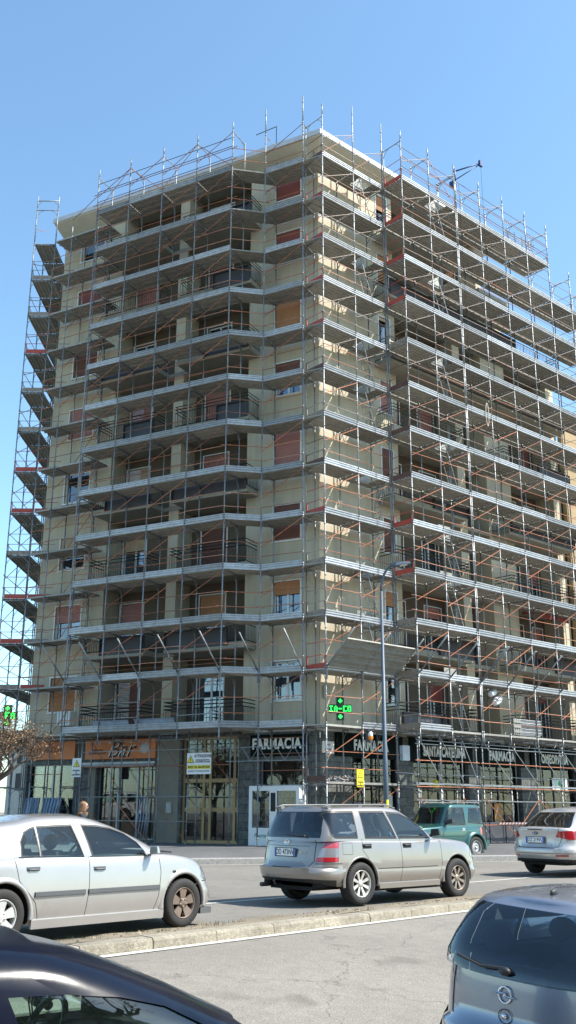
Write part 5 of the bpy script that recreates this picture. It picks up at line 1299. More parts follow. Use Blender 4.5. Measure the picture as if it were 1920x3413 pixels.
def shell(sp):
    """car body: a lower hull of horizontal levels and a greenhouse on top of it. x forward from the rear axle, y to the left, z up"""
    V = []; F = []
    M_ = 74
    tau = [-1 + 2*i/M_ for i in range(M_+1)]; xi = [math.sin(t*PI/2) for t in tau]
    LVL = sp['levels']           # (t, halfwidth factor, rear x, front x)
    W = sp['W']/2; p_r, p_f = sp.get('pr', 11), sp.get('pf', 7)
    def yf(s): p_ = p_f if s > 0 else p_r; return max(0, 1 - abs(s)**p_) ** (1/2.3)
    rows = []
    for (t, wf, xr, xf) in LVL:
        row = []
        for s in xi:
            X = (xr+xf)/2 + (xf-xr)/2*s
            zt = interp(sp['top'], X); zb = lin(sp['bot'], X)
            row.append((X, W*wf*yf(s)*interp(sp['plan'], X), zb + (zt-zb)*t))
        rows.append(row)
    def add(side):
        base = len(V)
        for row in rows:
            for (x, y, z) in row: V.append((x, side*y, z))
        n = M_+1
        for l in range(len(rows)-1):
            for i in range(M_):
                q = [base+l*n+i, base+l*n+i+1, base+(l+1)*n+i+1, base+(l+1)*n+i]
                F.append((q if side < 0 else q[::-1], 0))
    add(-1); add(1)
    # cap
    top = rows[-1]; K = 10; base = len(V); g0, g1 = sp['gh_base']
    for (x, y, z) in top:
        for k in range(K+1):
            u_ = -1 + 2*k/K; V.append((x, y*u_, z + sp.get('crown', .05)*(1-u_*u_)*min(1, y/(.5*W))))
    for i in range(M_):
        xm = (top[i][0]+top[i+1][0])/2
        for k in range(K):
            if g0 + .12 < xm < g1 - .10 and 0 < k < K-1: continue
            F.append(([base+i*(K+1)+k, base+(i+1)*(K+1)+k, base+(i+1)*(K+1)+k+1, base+i*(K+1)+k+1], 0))
    # greenhouse
    GH = sp['gh']                 # (g, halfwidth, rear x, front x)
    rows = []; pg_f, pg_r = sp.get('pgf', 9), sp.get('pgr', 12)
    for (g, hw, xr, xf) in GH:
        row = []
        for s in xi:
            X = (xr+xf)/2 + (xf-xr)/2*s; p_ = pg_f if s > 0 else pg_r
            zr = interp(sp['roof'], X); zb = interp(sp['top'], X) - .04
            row.append((X, hw*max(0, 1-abs(s)**p_)**(1/2.2), zb + (zr-zb)*g))
        rows.append(row)
    for side in (-1, 1):
        base = len(V); n = M_+1
        for row in rows:
            for (x, y, z) in row: V.append((x, side*y, z))
        for l in range(len(rows)-1):
            for i in range(M_):
                q = [base+l*n+i, base+l*n+i+1, base+(l+1)*n+i+1, base+(l+1)*n+i]
                F.append((q if side < 0 else q[::-1], 1))
    top = rows[-1]; base = len(V)
    for (x, y, z) in top:
        for k in range(K+1):
            u_ = -1 + 2*k/K; V.append((x, y*u_, z + .035*(1-u_*u_)*min(1, y/.4)))
    for i in range(M_):
        for k in range(K): F.append(([base+i*(K+1)+k, base+(i+1)*(K+1)+k, base+(i+1)*(K+1)+k+1, base+i*(K+1)+k+1], 2))
    bm = bmesh.new(); lay = bm.faces.layers.int.new('g')
    vs = [bm.verts.new(v) for v in V]
    for f, g in F:
        try: fc = bm.faces.new([vs[i] for i in f]); fc[lay] = g; fc.smooth = True
        except ValueError: pass
    bmesh.ops.remove_doubles(bm, verts=bm.verts, dist=.0008)
    bmesh.ops.dissolve_degenerate(bm, edges=bm.edges, dist=.0004)
    bm.normal_update()
    return bm, lay
def circ(cx, cz, r_, n=26): return [(cx + r_*math.cos(2*PI*i/n), cz + r_*math.sin(2*PI*i/n)) for i in range(n)]
def wheel_thing(car, pos, r_, w_, side, style, name='wheel', mrim=None, steer=0):
    M = frame_M(pos, (math.cos(steer), math.sin(steer), 0), (-math.sin(steer), math.cos(steer), 0))
    if side < 0: M = M @ Matrix.Rotation(PI, 4, 'Z')
    wq_ = mkobj(name, None, car, M=M) if 0 else None
    rr = r_*.63; mb = MB()
    prof = [(rr, -w_*.45), (rr+.012, -w_*.5), (r_*.86, -w_*.53), (r_*.97, -w_*.44), (r_, -w_*.30), (r_, w_*.30), (r_*.97, w_*.44), (r_*.86, w_*.53), (rr+.012, w_*.5), (rr, w_*.45)]
    mb.lathe(prof, (0, 0, 0), (0, 1, 0), 40)
    for j in range(44):     # tread blocks
        a = 2*PI*j/44; ca, sa = math.cos(a), math.sin(a)
        for s_ in (-1, 1): mb.tube((ca*(r_*.985), s_*w_*.40, sa*(r_*.985)), (ca*r_*1.004, s_*w_*.12, sa*r_*1.004), .006, 3, caps=False)
    ty = mb.build('wheel', [M_TYRE], car, M=M)
    ri = MB(); f = w_*.40
    ri.lathe([(rr, -w_*.4), (rr*.96, f-.02), (rr, f+.01), (rr*.99, f+.018), (rr*.94, f+.012), (rr*.92, f-.03), (rr*.90, -w_*.3)], (0, 0, 0), (0, 1, 0), 32)
    def spoke(a, w0, w1, r0, r1, y0, y1, th=.02):
        ca, sa = math.cos(a), math.sin(a)
        def Pp(r, o, y): return (ca*r - sa*o, y, sa*r + ca*o)
        ri.hexa([Pp(r0, -w0, y0-th), Pp(r1, -w1, y1-th), Pp(r1, w1, y1-th), Pp(r0, w0, y0-th), Pp(r0, -w0, y0), Pp(r1, -w1, y1), Pp(r1, w1, y1), Pp(r0, w0, y0)])
    if style == 'cover5':
        for k in range(5): spoke(PI/2 + 2*PI*k/5, rr*.17, rr*.34, rr*.22, rr*.90, f-.005, f+.004)
        ri.lathe([(rr*.30, f-.02), (rr*.28, f+.008), (rr*.14, f+.012), (0, f+.014)], (0, 0, 0), (0, 1, 0), 20)
        for k in range(5): a = PI/2 + PI/5 + 2*PI*k/5; ri.lathe([(.018, f-.01), (.018, f+.012), (0, f+.013)], (math.cos(a)*rr*.26, 0, math.sin(a)*rr*.26), (0, 1, 0), 8)
    elif style == 'alloy8':
        for k in range(8): spoke(PI/8 + 2*PI*k/8, rr*.075, rr*.13, rr*.20, rr*.93, f-.02, f-.002)
        ri.lathe([(rr*.27, f-.04), (rr*.25, f-.012), (rr*.10, f-.010), (0, f-.008)], (0, 0, 0), (0, 1, 0), 18)
    elif style == 'alloy10':
        for k in range(10): spoke(2*PI*k/10, rr*.05, rr*.10, rr*.20, rr*.93, f-.02, f)
        ri.lathe([(rr*.25, f-.04), (rr*.22, f-.01), (0, f-.008)], (0, 0, 0), (0, 1, 0), 18)
    else:   # pressed steel
        ri.lathe([(rr*.92, f-.05), (rr*.80, f-.045), (rr*.55, f-.01), (rr*.42, f-.012), (rr*.30, f-.03), (0, f-.03)], (0, 0, 0), (0, 1, 0), 28)
        for k in range(16):
            a = 2*PI*k/16; ri.lathe([(.016, f-.028), (0, f-.027)], (math.cos(a)*rr*.68, 0, math.sin(a)*rr*.68), (0, 1, 0), 8, mi=1)
        ri.lathe([(rr*.22, f-.03), (rr*.2, f+.02), (0, f+.022)], (0, 0, 0), (0, 1, 0), 14)
    ri.build('rim', [mrim or M_CHROME, M_BLACK], ty)
    d_ = MB(); d_.lathe([(rr*.90, -w_*.2), (rr*.90, f-.09), (rr*.3, f-.08), (0, f-.08)], (0, 0, 0), (0, 1, 0), 20); d_.build('brake_disc', [M_BRAKE], ty)
    return ty
def seat(mb, x, y, z=.32, w_=.24, s=1):
    mb.hexa([(x-.25, y-w_, z), (x+.28, y-w_, z+.03), (x+.28, y+w_, z+.03), (x-.25, y+w_, z), (x-.25, y-w_, z+.16), (x+.28, y-w_*.95, z+.2), (x+.28, y+w_*.95, z+.2), (x-.25, y+w_, z+.16)])
    mb.hexa([(x-.30, y-w_, z+.1), (x-.16, y-w_, z+.1), (x-.16, y+w_, z+.1), (x-.30, y+w_, z+.1), (x-.46, y-w_*.75, z+.68), (x-.36, y-w_*.75, z+.70), (x-.36, y+w_*.75, z+.70), (x-.46, y+w_*.75, z+.68)])
    mb.blob((x-.43, y, z+.80), (.06, .14, .10), 12, 8)
def plate_text(car, M, txt, w_=.52, h_=.11, parent=None):
    mb = MB(); mb.box((-w_/2-.012, -.004, -h_/2-.012), (w_/2+.012, .0, h_/2+.012), 1); mb.box((-w_/2, 0, -h_/2), (w_/2, .006, h_/2), 0)
    for s_ in (-1, 1): mb.box((s_*w_/2, .006, -h_/2), (s_*(w_/2-.042), .008, h_/2), 2)
    p_ = mb.build('number_plate', [M_PLATEW, M_TRIM, M_PLATEB], parent or car, M=M)
    put_text(txt, h_*1.02, frame_M((0, .008, 0), (1, 0, 0), (0, 0, 1), (0, 1, 0)) @ Matrix.Diagonal((-1, 1, 1, 1)) if 0 else frame_M((0, .008, 0), (-1, 0, 0), (0, 0, 1), (0, 1, 0)), M_INK, p_, ext=.001, sx=.82, bold=.0015)
    return p_
class Car:
    def __init__(s, name, loc, heading, sp, mats, label, cat='car', scale=1., roll=0.):
        s.e = empty(name, M=Matrix.Translation(loc) @ Matrix.Rotation(R(heading), 4, 'Z') @ Matrix.Rotation(R(roll), 4, 'X') @ Matrix.Diagonal((scale, scale, scale, 1)), label=label, cat=cat)
        s.sp = sp; s.m = mats; s.bm, s.lay = shell(sp); s.gid = 10; s.groups = []
    def side(s, poly, name, m, off=0., both=True, sides=(-1, 1), body=False, only=(0, 1, 2), nmin=.2, parent=None):
        for sd_ in sides:
            s.gid += 1; cut(s.bm, poly, 1, sd_, s.gid, s.lay, nmin=nmin, only=only); s.groups.append((s.gid, name, m, off, body))
    def end(s, poly, name, m, front=False, off=0., only=(0, 1, 2), nmin=.15, rng=None, body=False):
        s.gid += 1; cut(s.bm, poly, 0, 1 if front else -1, s.gid, s.lay, nmin=nmin, only=only, rng=rng); s.groups.append((s.gid, name, m, off, body))
    def line(s, pts, w_=.010, sides=(-1, 1), only=(0, 1, 2)):
        for a, b in zip(pts, pts[1:]):
            d_ = Vector((b[0]-a[0], b[1]-a[1])).normalized(); n_ = Vector((-d_.y, d_.x))*w_/2; e_ = d_*w_*.3
            for sd_ in sides: cut(s.bm, [(a[0]+n_.x-e_.x, a[1]+n_.y-e_.y), (b[0]+n_.x+e_.x, b[1]+n_.y+e_.y), (b[0]-n_.x+e_.x, b[1]-n_.y+e_.y), (a[0]-n_.x-e_.x, a[1]-n_.y-e_.y)], 1, sd_, 3, s.lay, only=only)
    def eline(s, pts, w_=.010, front=False, only=(0, 1, 2)):
        for a, b in zip(pts, pts[1:]):
            d_ = Vector((b[0]-a[0], b[1]-a[1])).normalized(); n_ = Vector((-d_.y, d_.x))*w_/2; e_ = d_*w_*.3
            cut(s.bm, [(a[0]+n_.x-e_.x, a[1]+n_.y-e_.y), (b[0]+n_.x+e_.x, b[1]+n_.y+e_.y), (b[0]-n_.x+e_.x, b[1]-n_.y+e_.y), (a[0]-n_.x-e_.x, a[1]-n_.y-e_.y)], 0, 1 if front else -1, 3, s.lay, nmin=.15, only=only)
    def arch(s, cx, cz, r_):
        for sd_ in (-1, 1):
            hit = cut(s.bm, circ(cx, cz, r_), 1, sd_, 4, s.lay, nmin=.05, only=(0,))
            bmesh.ops.delete(s.bm, geom=[f for f in hit if f.is_valid], context='FACES')
            # also the underside bits
    def finish(s):
        bm = s.bm; lay = s.lay; objs = {}
        byg = {}
        for f in bm.faces: byg.setdefault(f[lay], []).append(f)
        bm.verts.ensure_lookup_table()
        bm.normal_update()
        def mk(name, faces, mats_, off=0., mi=None):
            idx = {}; vs = []; fs = []; mis = []
            for f in faces:
                q_ = []
                for v in f.verts:
                    if v.index not in idx: idx[v.index] = len(vs); vs.append(tuple(v.co + v.normal*off))
                    q_.append(idx[v.index])
                fs.append(q_); mis.append(mi(f) if mi else 0)
            me = bpy.data.meshes.new(name); me.from_pydata(vs, [], fs)
            for m in mats_: me.materials.append(m)
            me.polygons.foreach_set('use_smooth', [True]*len(fs)); me.polygons.foreach_set('material_index', mis); me.update()
            return mkobj(name, me, s.e)
        bm.verts.index_update()
        bodyf = [f for g in byg for f in byg[g] if g < 10 and g != 4]
        bi = {g[0]: i for i, g in enumerate(s.groups) if g[4]}
        extra = [g for g in s.groups if g[4]]
        for g in extra: bodyf += byg.get(g[0], [])
        mats_ = [lined(s.m['paint']), M_BLACK] + [g[2] for g in extra]
        order = {g[0]: 2+i for i, g in enumerate(extra)}
        s.body = mk('body', bodyf, mats_, 0, lambda f: 1 if f[lay] == 3 else order.get(f[lay], 0))
        for (gid, name, m, off, isb) in s.groups:
            if isb or gid not in byg: continue
            o = mk(name, byg[gid], [m], off)
            objs.setdefault(name, []).append(o)
        bm.free()
        return objs
    def under(s, r_, tr):
        """dark underbody and wheel housings"""
        sp = s.sp; W = sp['W']; mb = MB(); x0, x1 = sp['levels'][0][2] + .12, sp['levels'][0][3] - .15; wb = sp['WB']
        mb.box((r_+.08, -W*.46, .20), (wb - r_ - .08, W*.46, .34)); mb.box((x0+.05, -W*.30, .24), (x1-.12, W*.30, .42)); mb.box((x0+.05, -W*.40, .30), (-r_-.06, W*.40, .5)); mb.box((wb+r_+.08, -W*.38, .26), (max(wb+r_+.1, x1-.30), W*.38, .5))
        for ax_ in (0, wb):
            for s_ in (-1, 1):
                y0, y1 = s_*W*.27, s_*W*.482
                n = 14; R_ = r_ + .065
                ring_ = [(ax_ + R_*math.cos(PI*i/n), max(.1, r_) + R_*math.sin(PI*i/n)) for i in range(n+1)]
                for a, b in zip(ring_, ring_[1:]): mb.quad((a[0], y0, a[1]), (b[0], y0, b[1]), (b[0], y1, b[1]), (a[0], y1, a[1]))
                mb.add([(p_[0], y0, p_[1]) for p_ in ring_], [tuple(range(n+1))])
        mb.build('underbody', [M_UNDER], s.e)
    def arch_lip(s, cx, cz, r_, y, w_=.03, m=None, a0=-8, a1=188, proud=.012):
        for s_ in (-1, 1):
            pts = []
            mb = MB(); n = 22
            for i in range(n+1):
                a = R(a0 + (a1-a0)*i/n); ca, sa = math.cos(a), math.sin(a)
                yy = y(cx + r_*ca) if callable(y) else y
                pts.append([(cx+(r_-.004)*ca, s_*(yy-.03), cz+(r_-.004)*sa), (cx+(r_-.002)*ca, s_*(yy+proud), cz+(r_-.002)*sa), (cx+(r_+w_*.6)*ca, s_*(yy+proud), cz+(r_+w_*.6)*sa), (cx+(r_+w_*1.3)*ca, s_*(yy-.006), cz+(r_+w_*1.3)*sa)])
            for i in range(n):
                mb.add(pts[i]+pts[i+1], [(0,1,5,4), (1,2,6,5), (2,3,7,6)], 0, True)
            mb.build('wheel_arch', [m or s.m['paint']], s.e)
    def interior(s, dash_x, seats, wheel_y=.36, z=.32):
        mb = MB()
        for (x, y, w_) in seats: seat(mb, x, y, z, w_)
        mb.build('seats', [M_SEAT], s.e)
        mb = MB(); W = s.sp['W']
        zt = interp(s.sp['top'], dash_x)
        mb.hexa([(dash_x-.35, -W*.43, .5), (dash_x+.3, -W*.40, .5), (dash_x+.3, W*.40, .5), (dash_x-.35, W*.43, .5), (dash_x-.3, -W*.43, zt-.03), (dash_x+.35, -W*.38, zt-.02), (dash_x+.35, W*.38, zt-.02), (dash_x-.3, W*.43, zt-.03)])
        mb.build('dashboard', [M_TRIM], s.e)
        mb = MB(); c = Vector((dash_x-.45, wheel_y, zt-.02)); ax_ = Vector((-.9, 0, .45)).normalized(); e1 = Vector((0, 1, 0)); e2 = ax_.cross(e1)
        mb.path([tuple(c + (e1*math.cos(t) + e2*math.sin(t))*.185) for t in [2*PI*i/24 for i in range(25)]], .016, 6); mb.tube(tuple(c - e1*.18), tuple(c + e1*.18), .02, 6); mb.blob(tuple(c), (.05, .07, .06), 8, 6)
        mb.build('steering_wheel', [M_TRIM], s.e)
    def mirror(s, x, y, z, m=None, sc_=1., sides=(-1, 1)):
        for s_ in sides:
            mb = MB(); mb.hexa([(x-.035*sc_, s_*(y+.03), z-.01), (x+.05*sc_, s_*(y+.03), z+.0), (x+.03*sc_, s_*(y+.20*sc_), z+.015), (x-.035*sc_, s_*(y+.21*sc_), z+.01), (x-.035*sc_, s_*(y+.04), z+.105*sc_), (x+.035*sc_, s_*(y+.05), z+.09*sc_), (x+.015*sc_, s_*(y+.18*sc_), z+.10*sc_), (x-.035*sc_, s_*(y+.195*sc_), z+.115*sc_)]); mb.tube((x+.03, s_*(y-.03), z), (x+.01, s_*(y+.07), z+.03), .03*sc_, 6, mi=0)
            o_ = mb.build('mirror', [m or s.m['paint']], s.e); bv = o_.modifiers.new('bevel', 'BEVEL'); bv.width = .018; bv.segments = 3
    def handle(s, x, z, y, m=None, w_=.19):
        for s_ in (-1, 1):
            mb = MB(); mb.box((x-w_/2, s_*(y-.01), z-.035), (x+w_/2, s_*(y+.006), z+.04)); mb.path([(x-w_*.42, s_*(y+.006), z+.008), (x-w_*.3, s_*(y+.022), z+.01), (x+w_*.3, s_*(y+.022), z+.01), (x+w_*.42, s_*(y+.006), z+.008)], .015, 6)
            mb.build('door_handle', [m or M_TRIM], s.e)
    def antenna(s, x, y, z):
        mb = MB(); mb.tube((x, y, z), (x-.10, y, z+.35), .004, 4); mb.tube((x, y, z-.02), (x-.01, y, z+.03), .014, 6); mb.build('antenna', [M_TRIM], s.e)
def scale_prof(P_, dz=0): return [(x, z+dz) for x, z in P_]
# ------------------------------------------------ silver five-door hatchback (left)
W = 1.71
spA = dict(W=W, WB=2.80, pr=9, pf=10,
  top=[(-.80, .93), (-.4, .96), (0, .965), (.6, .955), (1.3, .94), (2.2, .935), (2.5, .935), (2.75, .91), (3.0, .87), (3.25, .80), (3.45, .72), (3.6, .63)],
  bot=[(-.85, .30), (-.4, .22), (.4, .19), (2.4, .18), (3.1, .19), (3.5, .22)],
  plan=[(-.8, .955), (-.3, .985), (.3, 1), (2.5, 1), (3.0, .99), (3.3, .965), (3.6, .92)],
  levels=[(0, .91, -.72, 3.52), (.06, .955, -.78, 3.60), (.2, .985, -.82, 3.65), (.42, 1.0, -.83, 3.65), (.52, .995, -.80, 3.60), (.62, .99, -.77, 3.57), (.80, .975, -.75, 3.53), (.92, .955, -.73, 3.48), (1.0, .925, -.70, 3.42)],
  gh_base=(-.72, 2.70), crown=.045,
  roof=[(-.8, 1.20), (-.5, 1.27), (-.1, 1.33), (.21, 1.36), (.42, 1.395), (.6, 1.42), (1.13, 1.432), (1.6, 1.425), (2.8, 1.40)],
  gh=[(0, .80, -.74, 2.80), (.12, .79, -.74, 2.68), (.35, .755, -.68, 2.44), (.6, .705, -.58, 2.13), (.8, .66, -.46, 1.82), (.93, .62, -.36, 1.56), (1.0, .565, -.26, 1.36)], pgf=9, pgr=10)
silver = paint('paint_silver', (.38, .365, .355), .5, .34)
cA = Car('hatchback', (13.896, -19.304, 0), 95.57, spA, dict(paint=silver), 'silver five-door hatchback with black side strips parked at the left by the median')
fd = [(1.30, .94), (1.17, 1.315), (1.40, 1.305), (1.64, 1.27), (1.85, 1.21), (2.03, 1.11), (2.13, 1.0), (2.14, .935)]
rd = [(.53, .955), (.50, 1.30), (1.0, 1.315), (1.14, .945)]
qd = [(.25, .965), (.25, 1.14), (.31, 1.24), (.39, 1.28), (.455, 1.295), (.485, .955)]
def grow(poly, d):
    cx = sum(p[0] for p in poly)/len(poly); cz = sum(p[1] for p in poly)/len(poly)
    return [(cx + (x-cx)*(1+d/abs(max(p[0] for p in poly)-cx)), cz + (z-cz)*(1+d*1.2/abs(max(p[1] for p in poly)-cz))) for x, z in poly]
for pl in (fd, rd, qd): cA.side(grow(pl, .022), 'window_trim', M_TRIM, body=True, only=(1, 2)); 
for pl in (fd, rd, qd): cA.side(pl, 'window', M_CARG, -.006, only=[1, 2] + [g[0] for g in cA.groups])
cA.end([(-.56, 1.02), (-.47, 1.32), (.47, 1.32), (.56, 1.02)], 'rear_window', M_CARGD, only=(1, 2), off=-.004)
cA.end([(-.60, .98), (-.46, 1.36), (.46, 1.36), (.60, .98)], 'windscreen', M_CARG, front=True, only=(1, 2), off=-.004, nmin=.42)
cA.side([(3.16, .62), (3.20, .755), (3.32, .765), (3.75, .68), (3.75, .57), (3.35, .57)], 'headlight', M_LWHITE, .004, only=(0,))
cA.side([(-.9, .70), (-.9, .92), (-.55, .90), (-.62, .70)], 'tail_light', M_LRED, .004, only=(0,))
cA.line([(1.22, .94), (1.21, .6), (1.17, .235)]); cA.line([(2.36, .90), (2.38, .72), (2.34, .42), (2.27, .235)]); cA.line([(.14, .94), (.20, .70), (.44, .44), (.50, .24)])
cA.line([(.50, .235), (2.27, .235)], .008); cA.line([(2.85, .50), (3.18, .575), (3.75, .565)], .012)
cA.line([(.2, .962), (1.14, .95)], .016); cA.line([(1.24, .945), (2.16, .935)], .016)
cA.arch(0, .315, .375); cA.arch(2.80, .315, .375)
oA = cA.finish(); cA.under(.31, 0)
cA.arch_lip(0, .315, .372, lambda x: W/2*.988, .045); cA.arch_lip(2.80, .315, .372, lambda x: W/2*(.985 - max(0, x-2.80)*.10), .045)
M_STRIP = mat('side_strip', (.085, .09, .095), .55, 0, var=.1)
for s_ in (-1, 1):
    y = s_*W/2*1.0
    for a, b in ((.42, 1.15), (1.20, 2.35)):
        mb = MB(); mb.box((a, y-.01*s_, .505), (b, y+.016*s_, .565)); mb.box((a, y+.016*s_, .515), (b, y+.020*s_, .555)); mb.build('side_strip', [M_STRIP], cA.e)
    mb = MB(); mb.hexa([(.40, y*.94, .15), (2.44, y*.94, .15), (2.44, y*.985, .15), (.40, y*.985, .15), (.40, y*.94, .27), (2.44, y*.94, .27), (2.44, y*.995, .25), (.40, y*.995, .25)]); mb.build('sill', [silver], cA.e)
    mb = MB(); mb.blob((2.62, y*.985, .72), (.035, .012, .018), 8, 5); mb.build('side_indicator', [M_TRIM], cA.e)
for s_ in (-1, 1):
    pass
cA.handle(.39, .81, W/2*.965, M_STRIP); cA.handle(1.37, .785, W/2*.968, M_STRIP)
cA.mirror(2.20, .80, .95)
M_COVD = mat('wheel_cover_dirty', (.20, .15, .12), .5, .3, var=.25); M_COVS = mat('wheel_cover_silver', (.58, .58, .57), .4, .4, var=.08)
wA_ = []
for x, m_ in ((0, M_COVS), (2.80, M_COVD)):
    for s_ in (-1, 1): wheel_thing(cA.e, (x, s_*(W/2-.105), .31), .313, .19, s_, 'cover5', mrim=m_)
cA.interior(2.3, [(1.35, .36, .24), (1.35, -.36, .24), (.45, .36, .30), (.45, -.36, .30)])
mb = MB(); mb.tube((3.0, -.55, .17), (3.38, -.62, .20), .03, 6); mb.box((3.22, -.72, .14), (3.42, -.5, .22)); mb.build('hanging_bumper_corner', [M_STRIP], cA.e)
mb = MB(); mb.tube((2.62, .62, .985), (2.78, -.1, .965), .008, 4); mb.tube((2.64, .0, .985), (2.80, -.55, .955), .008, 4); mb.build('wiper', [M_TRIM], cA.e)
cA.antenna(.2, 0, 1.385)
mb = MB(); mb.lathe([(.05, 0), (.052, .012), (.045, .02), (.04, .012)], (3.68, 0, .64), (1, 0, 0), 16); mb.build('badge', [M_CHROME], cA.e)
# ------------------------------------------------ silver-grey wagon SUV (centre)
W = 1.735
spF = dict(W=W, WB=2.525, pr=13, pf=9,
  top=[(-.9, 1.04), (-.5, 1.05), (0, 1.04), (.8, 1.02), (1.6, 1.01), (2.0, 1.01), (2.3, 1.0), (2.6, .975), (2.9, .94), (3.15, .88), (3.3, .80), (3.40, .68)],
  bot=[(-1.0, .38), (-.5, .30), (.4, .27), (2.2, .26), (2.9, .27), (3.4, .30)],
  plan=[(-1.0, .985), (-.5, .995), (.2, 1), (2.2, 1), (2.8, .99), (3.15, .965), (3.45, .92)],
  levels=[(0, .90, -.98, 3.36), (.06, .95, -1.04, 3.44), (.18, .985, -1.07, 3.49), (.33, 1.0, -1.075, 3.50), (.355, .995, -.985, 3.46), (.5, 1.0, -.955, 3.43), (.75, .985, -.925, 3.39), (.92, .965, -.90, 3.34), (1.0, .935, -.875, 3.28)],
  gh_base=(-.84, 2.2), crown=.05,
  roof=[(-.95, 1.50), (-.75, 1.53), (-.3, 1.545), (.4, 1.56), (.9, 1.555), (1.3, 1.53), (2.2, 1.50)],
  gh=[(0, .825, -.89, 2.30), (.15, .815, -.87, 2.18), (.4, .78, -.82, 1.95), (.65, .735, -.75, 1.70), (.85, .695, -.69, 1.47), (.95, .66, -.64, 1.34), (1.0, .615, -.60, 1.22)], pgf=10, pgr=16)
grey = paint('paint_silver_grey', (.275, .25, .23), .55, .34)
cF = Car('estate_car', (12.785, -12.175, 0), 90.5, spF, dict(paint=grey), 'silver grey estate car with roof rails, seen from behind, parked beside the median', scale=1.02)
fw_ = [(.98, 1.065), (.80, 1.455), (1.15, 1.435), (1.45, 1.34), (1.68, 1.19), (1.80, 1.06)]
rw_ = [(.15, 1.075), (.13, 1.46), (.71, 1.46), (.90, 1.065)]
qw_ = [(-.63, 1.13), (-.64, 1.42), (-.58, 1.455), (-.06, 1.46), (-.07, 1.08), (-.55, 1.085)]
base = [0, 1, 2]
for pl in (fw_, rw_, qw_): cF.side(grow(pl, .03), 'window_trim', M_TRIM, body=True, only=(1, 2))
for pl in (fw_, rw_, qw_): cF.side(pl, 'window', M_CARG if pl is not qw_ else M_CARGD, -.006, only=[1, 2] + [g[0] for g in cF.groups])
cF.end([(-.67, 1.06), (-.67, 1.14), (-.60, 1.44), (-.52, 1.475), (.52, 1.475), (.60, 1.44), (.67, 1.14), (.67, 1.06)], 'rear_window', M_CARGD, only=(1, 2), off=.002)
cF.end([(-.62, 1.0), (-.50, 1.50), (.50, 1.50), (.62, 1.0)], 'windscreen', M_CARG, front=True, only=(1, 2), off=-.004, nmin=.42)
# tail lights wrap round the corner: red lower third, clear middle, pinkish top
for (z0, z1, m_) in ((.69, .76, M_LRED), (.76, .90, M_LWHITE), (.90, 1.03, M_LPINK)):
    cF.side([(-1.1, z0), (-1.1, z1), (-.86 + (z1-.69)*.25, z1), (-.80 + (z0-.69)*.05 - (z0 > .7)*.04, z0)], 'tail_light', m_, .006, only=(0,), nmin=.62)
    for s_ in (-1, 1): cF.end([(s_*(.63+(z0-.69)*.30), z0), (s_*(.63+(z1-.69)*.30), z1), (s_*.9, z1), (s_*.9, z0)], 'tail_light', m_, off=.006, only=(0,))
cF.side([(2.96, .70), (2.98, .82), (3.14, .82), (3.42, .70), (3.42, .64), (3.15, .63)], 'headlight', M_LWHITE, .004, only=(0,))
cF.line([(1.0, 1.04), (1.01, .6), (.97, .33)]); cF.line([(2.06, 1.0), (2.08, .6), (2.0, .36)]); cF.line([(.05, 1.04), (.04, .86), (.26, .64), (.42, .34)]); cF.line([(.42, .335), (2.0, .33)], .01)
cF.line([(.4, .56), (1.94, .56)], .012); cF.line([(-.85, .66), (-.45, .66)], .012)
cF.line([(-.42, .80), (-.42, .98), (-.2, .98), (-.2, .80), (-.42, .80)], .007, sides=(-1,))
cF.eline([(-.60, 1.03), (-.61, .70), (-.52, .60), (.52, .60), (.61, .70), (.60, 1.03)], .012)
cF.eline([(-.5, .93), (.5, .93)], .008); cF.eline([(-.86, .60), (-.5, .60)], .010); cF.eline([(.5, .60), (.86, .60)], .010)
cF.end([(-.9, .26), (-.9, .40), (-.6, .43), (.6, .43), (.9, .40), (.9, .26)], 'bumper_lower', M_TRIM, body=True, only=(0,))
cF.side([(-1.1, .3), (-1.1, .40), (-.38, .40), (-.38, .3)], 'bumper_lower', M_TRIM, body=True, only=(0,)) if 0 else None
cF.arch(0, .345, .40); cF.arch(2.525, .345, .40)
oF = cF.finish(); cF.under(.335, 0)
cF.arch_lip(0, .345, .397, lambda x: W/2*.985, .03); cF.arch_lip(2.525, .345, .397, lambda x: W/2*(.98 - max(0, x-2.5)*.09), .03)
for s_ in (-1, 1):
    y = s_*W/2; mb = MB(); mb.hexa([(.43, y*.93, .24), (2.0, y*.93, .24), (2.0, y*.99, .24), (.43, y*.99, .24), (.43, y*.93, .35), (2.0, y*.93, .35), (2.0, y*.995, .32), (.43, y*.995, .32)]); mb.build('sill', [grey], cF.e)
    mb = MB(); mb.path([(-.66, s_*.585, 1.535), (-.5, s_*.585, 1.585), (.9, s_*.585, 1.60), (1.15, s_*.57, 1.54)], .016, 6)
    for x in (-.5, .25, .9): mb.box((x-.04, s_*.585-.012, 1.53), (x+.04, s_*.585+.012, 1.59))
    mb.build('roof_rail', [M_STRIPR], cF.e)
cF.handle(.15, .92, W/2*.975, M_TRIM, .21); cF.handle(1.16, .915, W/2*.975, M_TRIM, .21)
cF.mirror(1.80, .84, 1.07, M_TRIM, 1.15)
M_ALLOYD = mat('alloy_dusty', (.30, .25, .21), .45, .5, var=.2); M_ALLOY = mat('alloy_bright', (.62, .60, .56), .35, .6, var=.1)
for x, m_ in ((0, M_ALLOY), (2.525, M_ALLOYD)):
    for s_ in (-1, 1): wheel_thing(cF.e, (x, s_*(W/2-.115), .335), .338, .225, s_, 'alloy8', mrim=m_)
cF.interior(2.0, [(1.05, .37, .25), (1.05, -.37, .25), (.15, .37, .30), (.15, -.37, .30)], z=.40)
Mp = frame_M((-1.0, .0, .845), (0, 1, 0), (-1, 0, 0))
